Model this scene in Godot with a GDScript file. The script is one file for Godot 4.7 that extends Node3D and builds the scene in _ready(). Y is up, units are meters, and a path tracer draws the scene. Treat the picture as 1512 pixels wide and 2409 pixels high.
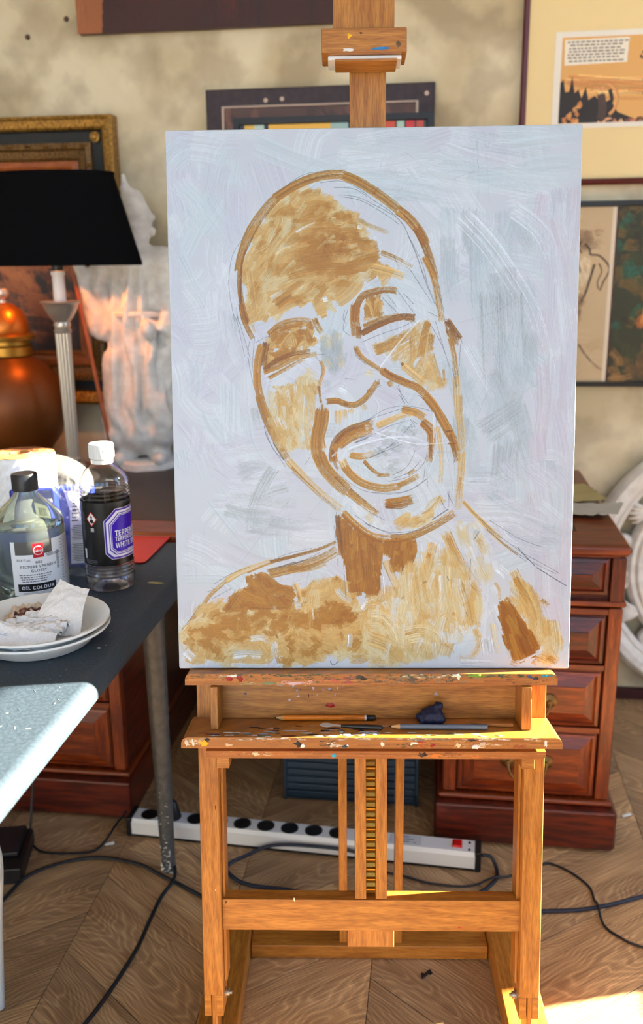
extends Node3D

var rng := RandomNumberGenerator.new()
var M := {}
const EASEL_AT := Vector3(-0.097, 0, -1.336)
const WALL_Z := -2.64
const TABLE_Y := 0.725
const DESK_Y := 0.735


# ---------------------------------------------------------------- mesh builder
class MB:
	var v := PackedVector3Array()
	var n := PackedVector3Array()
	var uv := PackedVector2Array()
	var c := PackedColorArray()
	var ix := PackedInt32Array()
	var col := Color.WHITE
	var off := Vector2.ZERO

	func vert(p: Vector3, nn: Vector3, t := Vector2.ZERO) -> int:
		v.append(p)
		n.append(nn)
		uv.append(t)
		c.append(col)
		return v.size() - 1

	func tri(a: int, b: int, d: int) -> void:
		var g := (v[b] - v[a]).cross(v[d] - v[a])
		if g.dot(n[a] + n[b] + n[d]) > 0.0:
			ix.append_array(PackedInt32Array([a, d, b]))
		else:
			ix.append_array(PackedInt32Array([a, b, d]))

	func quad(a: int, b: int, d: int, e: int) -> void:
		tri(a, b, d)
		tri(a, d, e)

	func flat(pts: Array, t: Array = []) -> void:
		var g: Vector3 = (pts[1] - pts[0]).cross(pts[2] - pts[0]).normalized()
		var ids := []
		for k in pts.size():
			ids.append(vert(pts[k], g, t[k] if t else Vector2(pts[k].x, pts[k].y)))
		for k in range(1, pts.size() - 1):
			tri(ids[0], ids[k], ids[k + 1])

	# a box with rounded-off edges; U runs along its longest side, in metres
	func box(ctr: Vector3, size: Vector3, bev := 0.001, xf := Transform3D()) -> void:
		var h := size / 2.0
		bev = minf(bev, minf(h.x, minf(h.y, h.z)) * 0.9)
		var lo := 0
		for a in 3:
			if size[a] > size[lo]:
				lo = a
		var ids := {}
		for a in 3:
			for s in 8:
				var sg := Vector3(1 if s & 1 else -1, 1 if s & 2 else -1, 1 if s & 4 else -1)
				var p := Vector3.ZERO
				for k in 3:
					p[k] = sg[k] * (h[k] if k == a else h[k] - bev)
				var nn := Vector3.ZERO
				nn[a] = sg[a]
				var ua := lo
				var va := 0
				if a == lo:
					ua = (a + 1) % 3
					va = (a + 2) % 3
				else:
					va = 3 - a - lo
				ids[a * 8 + s] = vert(xf * (p + ctr), (xf.basis * nn).normalized(), Vector2(p[ua] + off.x, p[va] + off.y + a * 0.11))
		for a in 3:
			var b := (a + 1) % 3
			var d := (a + 2) % 3
			for s in [0, 1]:
				var base: int = s << a
				quad(ids[a * 8 + base], ids[a * 8 + base + (1 << b)], ids[a * 8 + base + (1 << b) + (1 << d)], ids[a * 8 + base + (1 << d)])
				for s2 in [0, 1]:
					var bb: int = (s << a) + (s2 << b)
					quad(ids[a * 8 + bb], ids[a * 8 + bb + (1 << d)], ids[b * 8 + bb + (1 << d)], ids[b * 8 + bb])
		for s in 8:
			tri(ids[s], ids[8 + s], ids[16 + s])

	# profile of (radius, height), turned about y
	func lathe(pr: Array, seg := 32, xf := Transform3D(), sx := 1.0, sz := 1.0) -> void:
		var m := pr.size() - 1
		var sn := []
		var ln := [0.0]
		for i in m:
			var d: Vector2 = pr[i + 1] - pr[i]
			sn.append(Vector2(d.y, -d.x).normalized())
			ln.append(ln[i] + d.length())
		for i in m:
			var na: Vector2 = sn[i]
			var nb: Vector2 = sn[i]
			if i > 0 and sn[i].dot(sn[i - 1]) > 0.75:
				na = (sn[i] + sn[i - 1]).normalized()
			if i < m - 1 and sn[i].dot(sn[i + 1]) > 0.75:
				nb = (sn[i] + sn[i + 1]).normalized()
			var prev := []
			for k in seg + 1:
				var th := TAU * k / seg
				var e := Vector3(sin(th), 0, cos(th))
				var row := []
				for q in 2:
					var pt: Vector2 = pr[i + q]
					var nn: Vector2 = na if q == 0 else nb
					row.append(vert(xf * Vector3(e.x * pt.x * sx, pt.y, e.z * pt.x * sz), (xf.basis * Vector3(e.x * nn.x / sx, nn.y, e.z * nn.x / sz)).normalized(), Vector2(float(k) / seg, ln[i + q])))
				if prev:
					if pr[i].x > 1e-6:
						tri(prev[0], row[0], row[1] if pr[i + 1].x > 1e-6 else prev[1])
					if pr[i + 1].x > 1e-6:
						tri(prev[0], row[1], prev[1])
				prev = row

	func tube(path: PackedVector3Array, r: float, seg := 8, r2 := -1.0, flatten := 1.0) -> void:
		if r2 < 0:
			r2 = r
		var m := path.size()
		var up := Vector3.UP if absf((path[1] - path[0]).normalized().y) < 0.9 else Vector3.RIGHT
		var prev := []
		var l := 0.0
		for i in m:
			var t := (path[mini(i + 1, m - 1)] - path[maxi(i - 1, 0)]).normalized()
			var a := up.cross(t).normalized()
			up = t.cross(a).normalized()
			var rr := lerpf(r, r2, float(i) / (m - 1))
			if i > 0:
				l += path[i].distance_to(path[i - 1])
			var row := []
			for k in seg + 1:
				var th := TAU * k / seg
				var d := a * cos(th) + up * sin(th) * flatten
				row.append(vert(path[i] + d * rr, (a * cos(th) * flatten + up * sin(th)).normalized(), Vector2(l, float(k) / seg * TAU * r)))
			if prev:
				for k in seg:
					quad(prev[k], prev[k + 1], row[k + 1], row[k])
			else:
				cap(row, path[i], -t)
			prev = row
		cap(prev, path[m - 1], (path[m - 1] - path[m - 2]).normalized())

	func cap(row: Array, ctr: Vector3, nn: Vector3) -> void:
		var a := vert(ctr, nn)
		var ids := []
		for k in row:
			ids.append(vert(v[k], nn))
		for k in ids.size() - 1:
			tri(a, ids[k], ids[k + 1])

	# polygon in xy pulled along z from 0 to depth
	func prism(poly: PackedVector2Array, depth: float, xf := Transform3D(), smooth := false) -> void:
		var tr := Geometry2D.triangulate_polygon(poly)
		for s in 2:
			var ids := []
			for p in poly:
				ids.append(vert(xf * Vector3(p.x, p.y, depth * s), (xf.basis * Vector3(0, 0, s * 2 - 1)).normalized(), p + off))
			for k in range(0, tr.size(), 3):
				tri(ids[tr[k]], ids[tr[k + 1]], ids[tr[k + 2]])
		var m := poly.size()
		var area := 0.0
		for k in m:
			area += poly[k].cross(poly[(k + 1) % m])
		var sg := 1.0 if area > 0 else -1.0
		for k in m:
			var a := poly[k]
			var b := poly[(k + 1) % m]
			var d := b - a
			var nn := Vector2(d.y, -d.x).normalized() * sg
			var n1 := nn
			var n2 := nn
			if smooth:
				var dp := a - poly[(k + m - 1) % m]
				var dn := poly[(k + 2) % m] - b
				var np := Vector2(dp.y, -dp.x).normalized() * sg
				var nx := Vector2(dn.y, -dn.x).normalized() * sg
				if np.dot(nn) > 0.5:
					n1 = (nn + np).normalized()
				if nx.dot(nn) > 0.5:
					n2 = (nn + nx).normalized()
			var q := []
			for e in [[a, 0.0, n1], [b, 0.0, n2], [b, depth, n2], [a, depth, n1]]:
				q.append(vert(xf * Vector3(e[0].x, e[0].y, e[1]), (xf.basis * Vector3(e[2].x, e[2].y, 0)).normalized(), Vector2(e[0].x + e[1], e[0].y) + off))
			quad(q[0], q[1], q[2], q[3])

	# the front of such a polygon alone
	func face(poly: PackedVector2Array, xf: Transform3D) -> void:
		var tr := Geometry2D.triangulate_polygon(poly)
		var ids := []
		for p in poly:
			ids.append(vert(xf * Vector3(p.x, p.y, 0), xf.basis.z, p))
		for k in range(0, tr.size(), 3):
			tri(ids[tr[k]], ids[tr[k + 1]], ids[tr[k + 2]])

	# a sheet of paper, cloth or film: f(u, v) in 0..1, with a real thickness
	func sheet(nu: int, nv: int, f: Callable, thick := 0.0) -> void:
		var p := []
		for j in nv + 1:
			for i in nu + 1:
				p.append(f.call(float(i) / nu, float(j) / nv))
		var nn := []
		var w := nu + 1
		for j in nv + 1:
			for i in nu + 1:
				var dx: Vector3 = p[j * w + mini(i + 1, nu)] - p[j * w + maxi(i - 1, 0)]
				var dy: Vector3 = p[mini(j + 1, nv) * w + i] - p[maxi(j - 1, 0) * w + i]
				nn.append(dx.cross(dy).normalized())
		var sides := [1.0] if thick == 0.0 else [1.0, -1.0]
		var rim := []
		for s in sides:
			var ids := []
			for k in p.size():
				var uvk := Vector2(float(k % w) / nu, float(k / w) / nv)
				ids.append(vert(p[k] + nn[k] * thick * 0.5 * s, nn[k] * s, uvk))
			for j in nv:
				for i in nu:
					quad(ids[j * w + i], ids[j * w + i + 1], ids[(j + 1) * w + i + 1], ids[(j + 1) * w + i])
			rim.append(ids)
		if rim.size() == 2:
			var loop := []
			for i in nu:
				loop.append(i)
			for j in nv:
				loop.append(j * w + nu)
			for i in nu:
				loop.append(nv * w + nu - i)
			for j in nv:
				loop.append((nv - j) * w)
			var mid: Vector3 = p[(nv / 2) * w + nu / 2]
			for k in loop.size():
				var a: int = loop[k]
				var b: int = loop[(k + 1) % loop.size()]
				var o = (p[a] - mid).normalized()
				var q := []
				for id in [rim[0][a], rim[0][b], rim[1][b], rim[1][a]]:
					q.append(vert(v[id], o))
				quad(q[0], q[1], q[2], q[3])

	func mesh() -> ArrayMesh:
		var arr := []
		arr.resize(Mesh.ARRAY_MAX)
		arr[Mesh.ARRAY_VERTEX] = v
		arr[Mesh.ARRAY_NORMAL] = n
		arr[Mesh.ARRAY_TEX_UV] = uv
		arr[Mesh.ARRAY_COLOR] = c
		arr[Mesh.ARRAY_INDEX] = ix
		var m := ArrayMesh.new()
		m.add_surface_from_arrays(Mesh.PRIMITIVE_TRIANGLES, arr)
		return m


# ---------------------------------------------------------------- a paint brush on a picture
class Paint:
	var w: int
	var h: int
	var R := PackedFloat32Array()
	var G := PackedFloat32Array()
	var B := PackedFloat32Array()
	var H := PackedFloat32Array()
	var tab := PackedFloat32Array()
	var rng := RandomNumberGenerator.new()
	var k := 1.0  # pixels per unit of the strokes

	func _init(ww: int, hh: int, base: Color, scale := 1.0, sd := 1) -> void:
		w = ww
		h = hh
		k = scale
		rng.seed = sd
		for a in [R, G, B, H]:
			a.resize(w * h)
		R.resize(w * h); G.resize(w * h); B.resize(w * h); H.resize(w * h)
		R.fill(base.r); G.fill(base.g); B.fill(base.b); H.fill(0.4)
		tab.resize(4096)
		for i in 4096:
			tab[i] = rng.randf()

	func rect(x0: float, y0: float, x1: float, y1: float, c: Color, a := 1.0) -> void:
		for y in range(maxi(0, int(y0 * k)), mini(h, int(y1 * k))):
			for x in range(maxi(0, int(x0 * k)), mini(w, int(x1 * k))):
				var i := y * w + x
				R[i] = lerpf(R[i], c.r, a)
				G[i] = lerpf(G[i], c.g, a)
				B[i] = lerpf(B[i], c.b, a)

	func poly(pts: Array, c: Color, a := 1.0) -> void:
		var p := PackedVector2Array()
		for i in range(0, pts.size(), 2):
			p.append(Vector2(pts[i], pts[i + 1]) * k)
		var lo := p[0]
		var hi := p[0]
		for q in p:
			lo = lo.min(q)
			hi = hi.max(q)
		for y in range(maxi(0, int(lo.y)), mini(h, int(hi.y) + 1)):
			for x in range(maxi(0, int(lo.x)), mini(w, int(hi.x) + 1)):
				if Geometry2D.is_point_in_polygon(Vector2(x + 0.5, y + 0.5), p):
					var i := y * w + x
					R[i] = lerpf(R[i], c.r, a)
					G[i] = lerpf(G[i], c.g, a)
					B[i] = lerpf(B[i], c.b, a)

	# one stroke of a bristle brush along pts (x, y, x, y ...)
	func stroke(pts: Array, wid: float, c: Color, a := 0.9, dry := 0.35, relief := 0.25, wid2 := -1.0, tone := 0.3) -> void:
		var cv := Curve2D.new()
		var m := pts.size() / 2
		for i in m:
			var p := Vector2(pts[i * 2], pts[i * 2 + 1]) * k
			var t := Vector2.ZERO
			if m > 2 and i > 0 and i < m - 1:
				t = Vector2(pts[i * 2 + 2] - pts[i * 2 - 2], pts[i * 2 + 3] - pts[i * 2 - 1]) * k / 6.0
			cv.add_point(p, -t, t)
		cv.bake_interval = 2.0
		var total := cv.get_baked_length()
		var hw := wid * k * 0.5
		var hw2 := hw if wid2 < 0 else wid2 * k * 0.5
		var nb := maxi(1, int(maxf(hw, hw2) * 2.0 * 1.25))
		var seed0 := rng.randi() & 4095
		var den := PackedFloat32Array()
		var ton := PackedFloat32Array()
		var st := PackedFloat32Array()
		var en := PackedFloat32Array()
		for j in nb:
			var f := tab[(seed0 + j * 7) & 4095] * 0.55 + tab[(seed0 + j / 3 * 13) & 4095] * 0.45
			den.append(f)
			ton.append(1.0 + (tab[(seed0 + j * 17) & 4095] - 0.5) * tone + (tab[(seed0 + j / 4 * 29) & 4095] - 0.5) * tone)
			st.append((tab[(seed0 + j * 3) & 4095] * 0.6 + tab[(seed0 + j / 3 * 5) & 4095] * 0.4) * minf(0.2 * total, hw * 1.1))
			en.append(total - f * minf(0.25 * total, hw * 1.5 * (0.3 + dry)))
		var step := 0.75
		var d := 0.0
		var cr := c.r
		var cg := c.g
		var cb := c.b
		while d < total:
			var p := cv.sample_baked(d, false)
			var q := cv.sample_baked(minf(d + 2.0, total), false)
			if d + 2.0 > total:
				q = p + (p - cv.sample_baked(d - 2.0, false))
			var t := (q - p).normalized()
			var nx := -t.y
			var ny := t.x
			var s := d / total
			var hh := lerpf(hw, hw2, s)
			var seg := int(d * 0.22)
			var fr := d * 0.22 - seg
			for j in nb:
				if d < st[j] or d > en[j]:
					continue
				var o := ((j + 0.5) / nb * 2.0 - 1.0)
				var x := int(p.x + nx * o * hh)
				var y := int(p.y + ny * o * hh)
				if x < 0 or y < 0 or x >= w or y >= h:
					continue
				var ti := (seed0 + j * 131 + seg) & 4095
				var g := lerpf(tab[ti], tab[(ti + 1) & 4095], fr)
				var al := a * clampf(1.25 - dry * (0.5 + s) * 1.6 + (den[j] - 0.5) * 1.1 * (0.4 + dry) + (g - 0.5) * (0.5 + dry), 0.0, 1.0)
				if al <= 0.02:
					continue
				var i := y * w + x
				var tt := ton[j]
				R[i] += (cr * tt - R[i]) * al
				G[i] += (cg * tt - G[i]) * al
				B[i] += (cb * tt - B[i]) * al
				H[i] += (0.4 + (den[j] - 0.45) * relief * 1.6 + (g - 0.5) * relief * 0.4 + (relief * 0.15 if absf(o) > 0.9 else 0.0) - H[i]) * al * 0.8
			d += step

	# a ridge of thick paint with the colour left alone
	func ridge(pts: Array, wid: float, height: float) -> void:
		var cv := Curve2D.new()
		for i in range(0, pts.size(), 2):
			cv.add_point(Vector2(pts[i], pts[i + 1]) * k)
		var total := cv.get_baked_length()
		var hw := wid * k * 0.5
		var d := 0.0
		var s0 := rng.randi() & 4095
		while d < total:
			var p := cv.sample_baked(d, false)
			var r := int(hw) + 1
			var wob := (tab[(s0 + int(d * 0.15)) & 4095] - 0.5) * hw * 1.5
			var hh := height * (0.5 + tab[(s0 + int(d * 0.1) * 5) & 4095])
			for yy in range(-r, r + 1):
				for xx in range(-r, r + 1):
					var x := int(p.x + wob) + xx
					var y := int(p.y + wob * 0.5) + yy
					if x < 0 or y < 0 or x >= w or y >= h:
						continue
					var f := 1.0 - sqrt(float(xx * xx + yy * yy)) / (hw + 0.6)
					if f > 0.0:
						var i := y * w + x
						H[i] = maxf(H[i], 0.4 + hh * f)
			d += maxf(1.0, hw * 0.5)

	# many short strokes inside a polygon
	func fill(pts: Array, count: int, dir: float, spread: float, length: float, wid: float, cols: Array, a := 0.7, dry := 0.5, bend := 0.3, relief := 0.25, tone := 0.13) -> void:
		var p := PackedVector2Array()
		for i in range(0, pts.size(), 2):
			p.append(Vector2(pts[i], pts[i + 1]))
		var lo := p[0]
		var hi := p[0]
		for q in p:
			lo = lo.min(q)
			hi = hi.max(q)
		var done := 0
		var tries := 0
		while done < count and tries < count * 20:
			tries += 1
			var c := Vector2(rng.randf_range(lo.x, hi.x), rng.randf_range(lo.y, hi.y))
			if not Geometry2D.is_point_in_polygon(c, p):
				continue
			var an := deg_to_rad(dir + rng.randf_range(-spread, spread))
			var e := Vector2(cos(an), sin(an))
			var l := length * rng.randf_range(0.5, 1.1)
			var b0 := c - e * l * 0.5
			var b1 := c + e * l * 0.5
			if not Geometry2D.is_point_in_polygon(b0, p):
				b0 = c.lerp(b0, 0.3)
			if not Geometry2D.is_point_in_polygon(b1, p):
				b1 = c.lerp(b1, 0.35)
			if b0.distance_to(b1) < 2.0:
				continue
			var mid := (b0 + b1) * 0.5 + Vector2(-e.y, e.x) * l * rng.randf_range(-bend, bend)
			var cc: Color = cols[rng.randi() % cols.size()]
			stroke([b0.x, b0.y, mid.x, mid.y, b1.x, b1.y], wid * rng.randf_range(0.6, 1.2), cc, a, dry, relief, -1.0, tone)
			done += 1

	func pencil(pts: Array, wid := 0.7, c := Color(0.36, 0.38, 0.48), a := 0.75) -> void:
		stroke(pts, wid, c, a, 0.15, 0.0)

	func grain(amount: float) -> void:
		for i in w * h:
			var g := 1.0 + (tab[(i * 2654435 + (i >> 7)) & 4095] - 0.5) * amount
			R[i] *= g
			G[i] *= g
			B[i] *= g

	func texture() -> ImageTexture:
		var by := PackedByteArray()
		by.resize(w * h * 3)
		for i in w * h:
			by[i * 3] = clampi(int(R[i] * 255.0), 0, 255)
			by[i * 3 + 1] = clampi(int(G[i] * 255.0), 0, 255)
			by[i * 3 + 2] = clampi(int(B[i] * 255.0), 0, 255)
		return ImageTexture.create_from_image(Image.create_from_data(w, h, false, Image.FORMAT_RGB8, by))

	func relief_texture() -> ImageTexture:
		return ImageTexture.create_from_image(Image.create_from_data(w, h, false, Image.FORMAT_RF, H.to_byte_array()))


# ---------------------------------------------------------------- naming and placing
var taken := {}


func numbered(called: String) -> String:
	taken[called] = taken.get(called, -1) + 1
	return called if taken[called] == 0 else "%s_%03d" % [called, taken[called]]


func thing(called: String, label: String, category: String, at := Vector3.ZERO, turn := 0.0, group := "") -> Node3D:
	var o := Node3D.new()
	o.name = numbered(called)
	add_child(o, true)
	o.position = at
	o.rotation.y = turn
	tag(o, label, category, group)
	return o


func tag(o: Node, label: String, category: String, group := "") -> void:
	o.set_meta("label", label)
	o.set_meta("category", category)
	if group:
		o.set_meta("group", group)


func part(called: String, mb: MB, m: Material, parent: Node = self) -> MeshInstance3D:
	var o := MeshInstance3D.new()
	o.mesh = mb.mesh()
	o.material_override = m
	if parent == self:
		o.name = numbered(called)
	else:
		var key := "%d/%s" % [parent.get_instance_id(), called]
		taken[key] = taken.get(key, -1) + 1
		o.name = called if taken[key] == 0 else "%s_%03d" % [called, taken[key]]
	parent.add_child(o, true)
	return o


func struct(called: String, mb: MB, m: Material) -> MeshInstance3D:
	var o := part(called, mb, m)
	o.set_meta("kind", "structure")
	return o


func boxes(list: Array, bev := 0.001, xf := Transform3D()) -> MB:
	var mb := MB.new()
	for b in list:
		mb.off = Vector2(rng.randf() * 3.0, rng.randf() * 3.0)
		mb.box(b[0], b[1], bev, xf)
	return mb


func one(ctr: Vector3, size: Vector3, bev := 0.001, xf := Transform3D()) -> MB:
	return boxes([[ctr, size]], bev, xf)


func lathe(pr: Array, seg := 32, xf := Transform3D()) -> MB:
	var mb := MB.new()
	mb.lathe(pr, seg, xf)
	return mb


func curve(pts: Array, y := 0.004, interval := 0.012) -> PackedVector3Array:
	var cv := Curve3D.new()
	cv.bake_interval = interval
	var p := []
	for q in pts:
		p.append(Vector3(q.x, y, q.y) if q is Vector2 else q)
	for i in p.size():
		var t := Vector3.ZERO
		if i > 0 and i < p.size() - 1:
			t = (p[i + 1] - p[i - 1]) / 6.0
		cv.add_point(p[i], -t, t)
	return cv.get_baked_points()


# ---------------------------------------------------------------- materials
func noise(sd: int, freq: float, oct := 4, type := FastNoiseLite.TYPE_SIMPLEX_SMOOTH, fractal := FastNoiseLite.FRACTAL_FBM) -> FastNoiseLite:
	var f := FastNoiseLite.new()
	f.seed = sd
	f.noise_type = type
	f.frequency = freq
	f.fractal_type = fractal
	f.fractal_octaves = oct
	return f


func ntex(sd: int, freq: float, cols: Array, oct := 4, size := 512, fractal := FastNoiseLite.FRACTAL_FBM) -> NoiseTexture2D:
	var t := NoiseTexture2D.new()
	t.noise = noise(sd, freq, oct, FastNoiseLite.TYPE_SIMPLEX_SMOOTH, fractal)
	t.width = size
	t.height = size
	t.seamless = true
	var g := Gradient.new()
	g.offsets = PackedFloat32Array(cols.map(func(e): return e[0]))
	g.colors = PackedColorArray(cols.map(func(e): return e[1]))
	t.color_ramp = g
	return t


func grey(a := 0.0, b := 1.0) -> Array:
	return [[0.0, Color(a, a, a)], [1.0, Color(b, b, b)]]


func c8(r: int, g: int, b: int) -> Color:
	return Color(r / 255.0, g / 255.0, b / 255.0)


func mk(called: String, c: Color, rough := 0.6, metal := 0.0, spec := 0.5) -> StandardMaterial3D:
	var m := StandardMaterial3D.new()
	m.resource_name = called
	m.albedo_color = c
	m.roughness = rough
	m.metallic = metal
	m.metallic_specular = spec
	M[called] = m
	return m


# streaky material whose grain runs along U
func grained(called: String, a: Color, b: Color, rough: float, sd: int, su := 1.3, sv := 16.0, coat := 0.0) -> StandardMaterial3D:
	var m := mk(called, Color.WHITE, rough)
	m.albedo_texture = ntex(sd, 0.012, [[0.25, a], [0.5, a.lerp(b, 0.5)], [0.75, b]], 5)
	m.uv1_scale = Vector3(su, sv, 1)
	m.detail_enabled = true
	m.detail_blend_mode = BaseMaterial3D.BLEND_MODE_MUL
	m.detail_albedo = ntex(sd + 5, 0.06, [[0.3, Color(0.88, 0.86, 0.83)], [0.6, Color.WHITE]], 3)
	if coat > 0.0:
		m.clearcoat_enabled = true
		m.clearcoat = coat
		m.clearcoat_roughness = 0.25
	return m


func plain_noise(called: String, a: Color, b: Color, rough: float, sd: int, scale: float, bump := 0.0, freq := 0.02) -> StandardMaterial3D:
	var m := mk(called, Color.WHITE, rough)
	m.albedo_texture = ntex(sd, freq, [[0.3, a], [0.7, b]], 5)
	m.uv1_triplanar = true
	m.uv1_world_triplanar = true
	m.uv1_scale = Vector3.ONE * scale
	if bump > 0.0:
		m.heightmap_enabled = true
		m.heightmap_texture = ntex(sd + 3, freq * 1.7, grey(), 5)
		m.heightmap_scale = bump
	return m


func glass_pane(called: String, c: Color, alpha: float, rough := 0.03) -> StandardMaterial3D:
	var m := mk(called, Color(c.r, c.g, c.b, alpha), rough)
	m.transparency = BaseMaterial3D.TRANSPARENCY_ALPHA
	m.cull_mode = BaseMaterial3D.CULL_DISABLED
	return m


func painted(called: String, p: Paint, rough := 0.6, relief := 0.0) -> StandardMaterial3D:
	var m := mk(called, Color.WHITE, rough)
	m.albedo_texture = p.texture()
	m.texture_repeat = false
	if relief > 0.0:
		m.heightmap_enabled = true
		m.heightmap_texture = p.relief_texture()
		m.heightmap_scale = relief
	return m


# a flat rectangle of picture, u to the right and v down, on the front of a thin board
func picture(x0: float, y0: float, x1: float, y1: float, z: float) -> MB:
	var mb := MB.new()
	var p := [Vector3(x0, y0, z), Vector3(x1, y0, z), Vector3(x1, y1, z), Vector3(x0, y1, z)]
	mb.flat(p, [Vector2(0, 1), Vector2(1, 1), Vector2(1, 0), Vector2(0, 0)])
	return mb


# four mitred sides of a frame, profile of (inwards, forwards) points, round the rectangle
func frame(x0: float, y0: float, x1: float, y1: float, pr: Array, z := 0.0) -> MB:
	var mb := MB.new()
	var cs := [Vector2(x0, y0), Vector2(x1, y0), Vector2(x1, y1), Vector2(x0, y1)]
	var ins := [Vector2(1, 1), Vector2(-1, 1), Vector2(-1, -1), Vector2(1, -1)]
	for s in 4:
		var a: Vector2 = cs[s]
		var b: Vector2 = cs[(s + 1) % 4]
		var ia: Vector2 = ins[s]
		var ib: Vector2 = ins[(s + 1) % 4]
		var ll := a.distance_to(b)
		for k in pr.size() - 1:
			var p: Vector2 = pr[k]
			var q: Vector2 = pr[k + 1]
			var pts := []
			for e in [[a, ia, p], [b, ib, p], [b, ib, q], [a, ia, q]]:
				var xy: Vector2 = e[0] + e[1] * e[2].x
				pts.append(Vector3(xy.x, xy.y, z + e[2].y))
			mb.flat(pts, [Vector2(s * 0.7, p.x), Vector2(s * 0.7 + ll, p.x), Vector2(s * 0.7 + ll, q.x), Vector2(s * 0.7, q.x)])
	return mb


# lettering bent by a function of (x, y), centred or from the left
func letters(mb: MB, s: String, size: float, at: Callable, font := "Droid Sans", bold := false, left := false, narrow := 1.0) -> void:
	var tm := TextMesh.new()
	var f := SystemFont.new()
	f.font_names = PackedStringArray([font])
	f.font_weight = 700 if bold else 400
	tm.font = f
	tm.text = s
	tm.font_size = 48
	tm.pixel_size = size / 48.0
	tm.depth = 0.0
	tm.curve_step = 3.0
	tm.horizontal_alignment = HORIZONTAL_ALIGNMENT_LEFT if left else HORIZONTAL_ALIGNMENT_CENTER
	for sf in tm.get_surface_count():
		var arr := tm.surface_get_arrays(sf)
		var vs: PackedVector3Array = arr[Mesh.ARRAY_VERTEX]
		var id: PackedInt32Array = arr[Mesh.ARRAY_INDEX] if arr[Mesh.ARRAY_INDEX] != null else PackedInt32Array(range(vs.size()))
		var ids := []
		for p in vs:
			var e: Array = at.call(p.x * narrow, p.y)
			ids.append(mb.vert(e[0], e[1]))
		for k in range(0, id.size() - 2, 3):
			mb.tri(ids[id[k]], ids[id[k + 1]], ids[id[k + 2]])


# smooth union of tapered capsules, meshed as surface nets
func blob(caps: Array, cell: float, kk: float, fold = null) -> MB:
	var lo := Vector3.ONE * 1e9
	var hi := -lo
	for e in caps:
		for q in 2:
			var r: float = maxf(e[2], e[3]) + kk + cell * 2
			lo = lo.min(e[q] - Vector3.ONE * r)
			hi = hi.max(e[q] + Vector3.ONE * r)
	var nx := int((hi.x - lo.x) / cell) + 2
	var ny := int((hi.y - lo.y) / cell) + 2
	var nz := int((hi.z - lo.z) / cell) + 2
	var f := PackedFloat32Array()
	f.resize(nx * ny * nz)
	f.fill(1.0)
	for e in caps:
		var a: Vector3 = e[0]
		var b: Vector3 = e[1]
		var ra: float = e[2]
		var rb: float = e[3]
		var pad := maxf(ra, rb) + kk + cell * 2
		var p0 := ((a.min(b) - Vector3.ONE * pad - lo) / cell)
		var p1 := ((a.max(b) + Vector3.ONE * pad - lo) / cell)
		var ab := b - a
		var l2 := maxf(ab.length_squared(), 1e-9)
		for z in range(maxi(0, int(p0.z)), mini(nz, int(p1.z) + 1)):
			for y in range(maxi(0, int(p0.y)), mini(ny, int(p1.y) + 1)):
				for x in range(maxi(0, int(p0.x)), mini(nx, int(p1.x) + 1)):
					var p := lo + Vector3(x, y, z) * cell
					var t := clampf((p - a).dot(ab) / l2, 0.0, 1.0)
					var d := p.distance_to(a + ab * t) - lerpf(ra, rb, t)
					var i := (z * ny + y) * nx + x
					var g := f[i]
					var hh := clampf(0.5 + 0.5 * (g - d) / kk, 0.0, 1.0)
					f[i] = lerpf(g, d, hh) - kk * hh * (1.0 - hh)
	var mb := MB.new()
	var at := {}
	for z in nz - 1:
		for y in ny - 1:
			for x in nx - 1:
				var i := (z * ny + y) * nx + x
				var s := Vector3.ZERO
				var m := 0
				var f0 := f[i]
				if f0 > cell * 2.5 or f0 < -cell * 2.5:
					continue
				for ed in 12:
					var ax := ed / 4
					var u := ed & 1
					var w2 := (ed >> 1) & 1
					var o := Vector3i(0, u, w2) if ax == 0 else (Vector3i(u, 0, w2) if ax == 1 else Vector3i(u, w2, 0))
					var o2 := o
					o2[ax] = 1
					var fa := f[i + (o.z * ny + o.y) * nx + o.x]
					var fb := f[i + (o2.z * ny + o2.y) * nx + o2.x]
					if (fa < 0.0) != (fb < 0.0):
						var q := Vector3(o)
						q[ax] = fa / (fa - fb)
						s += q
						m += 1
				if m:
					var fx := f[i + 1] - f[i]
					var fy := f[i + nx] - f[i]
					var fz := f[i + nx * ny] - f[i]
					var p := lo + (Vector3(x, y, z) + s / m) * cell
					var nn := Vector3(fx, fy, fz).normalized()
					if fold != null:
						var mv: float = fold.call(p)
						p += nn * mv
					at[i] = mb.vert(p, nn, Vector2(p.x, p.y))
	for i in at:
		for ax in 3:
			var st: int = 1 if ax == 0 else (nx if ax == 1 else nx * ny)
			var s1: int = nx if ax == 0 else (nx * ny if ax == 1 else 1)
			var s2: int = nx * ny if ax == 0 else (1 if ax == 1 else nx)
			if (f[i] < 0.0) != (f[i + st] < 0.0) and at.has(i - s1) and at.has(i - s2) and at.has(i - s1 - s2):
				mb.quad(at[i], at[i - s1], at[i - s1 - s2], at[i - s2])
	# normals again from the faces, so that folds show
	if fold != null:
		var acc := PackedVector3Array()
		acc.resize(mb.v.size())
		for t in range(0, mb.ix.size(), 3):
			var g := (mb.v[mb.ix[t + 2]] - mb.v[mb.ix[t]]).cross(mb.v[mb.ix[t + 1]] - mb.v[mb.ix[t]])
			for q in 3:
				acc[mb.ix[t + q]] += g
		for q in acc.size():
			mb.n[q] = acc[q].normalized()
	return mb


func _ready() -> void:
	rng.seed = 11
	light_and_camera()
	make_materials()
	room()
	oak_floor()
	desk()
	wall_pictures()
	desk_top_things()
	under_desk()
	easel()
	canvas()
	tray_things()
	work_table()
	table_things()
	cables()


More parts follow.
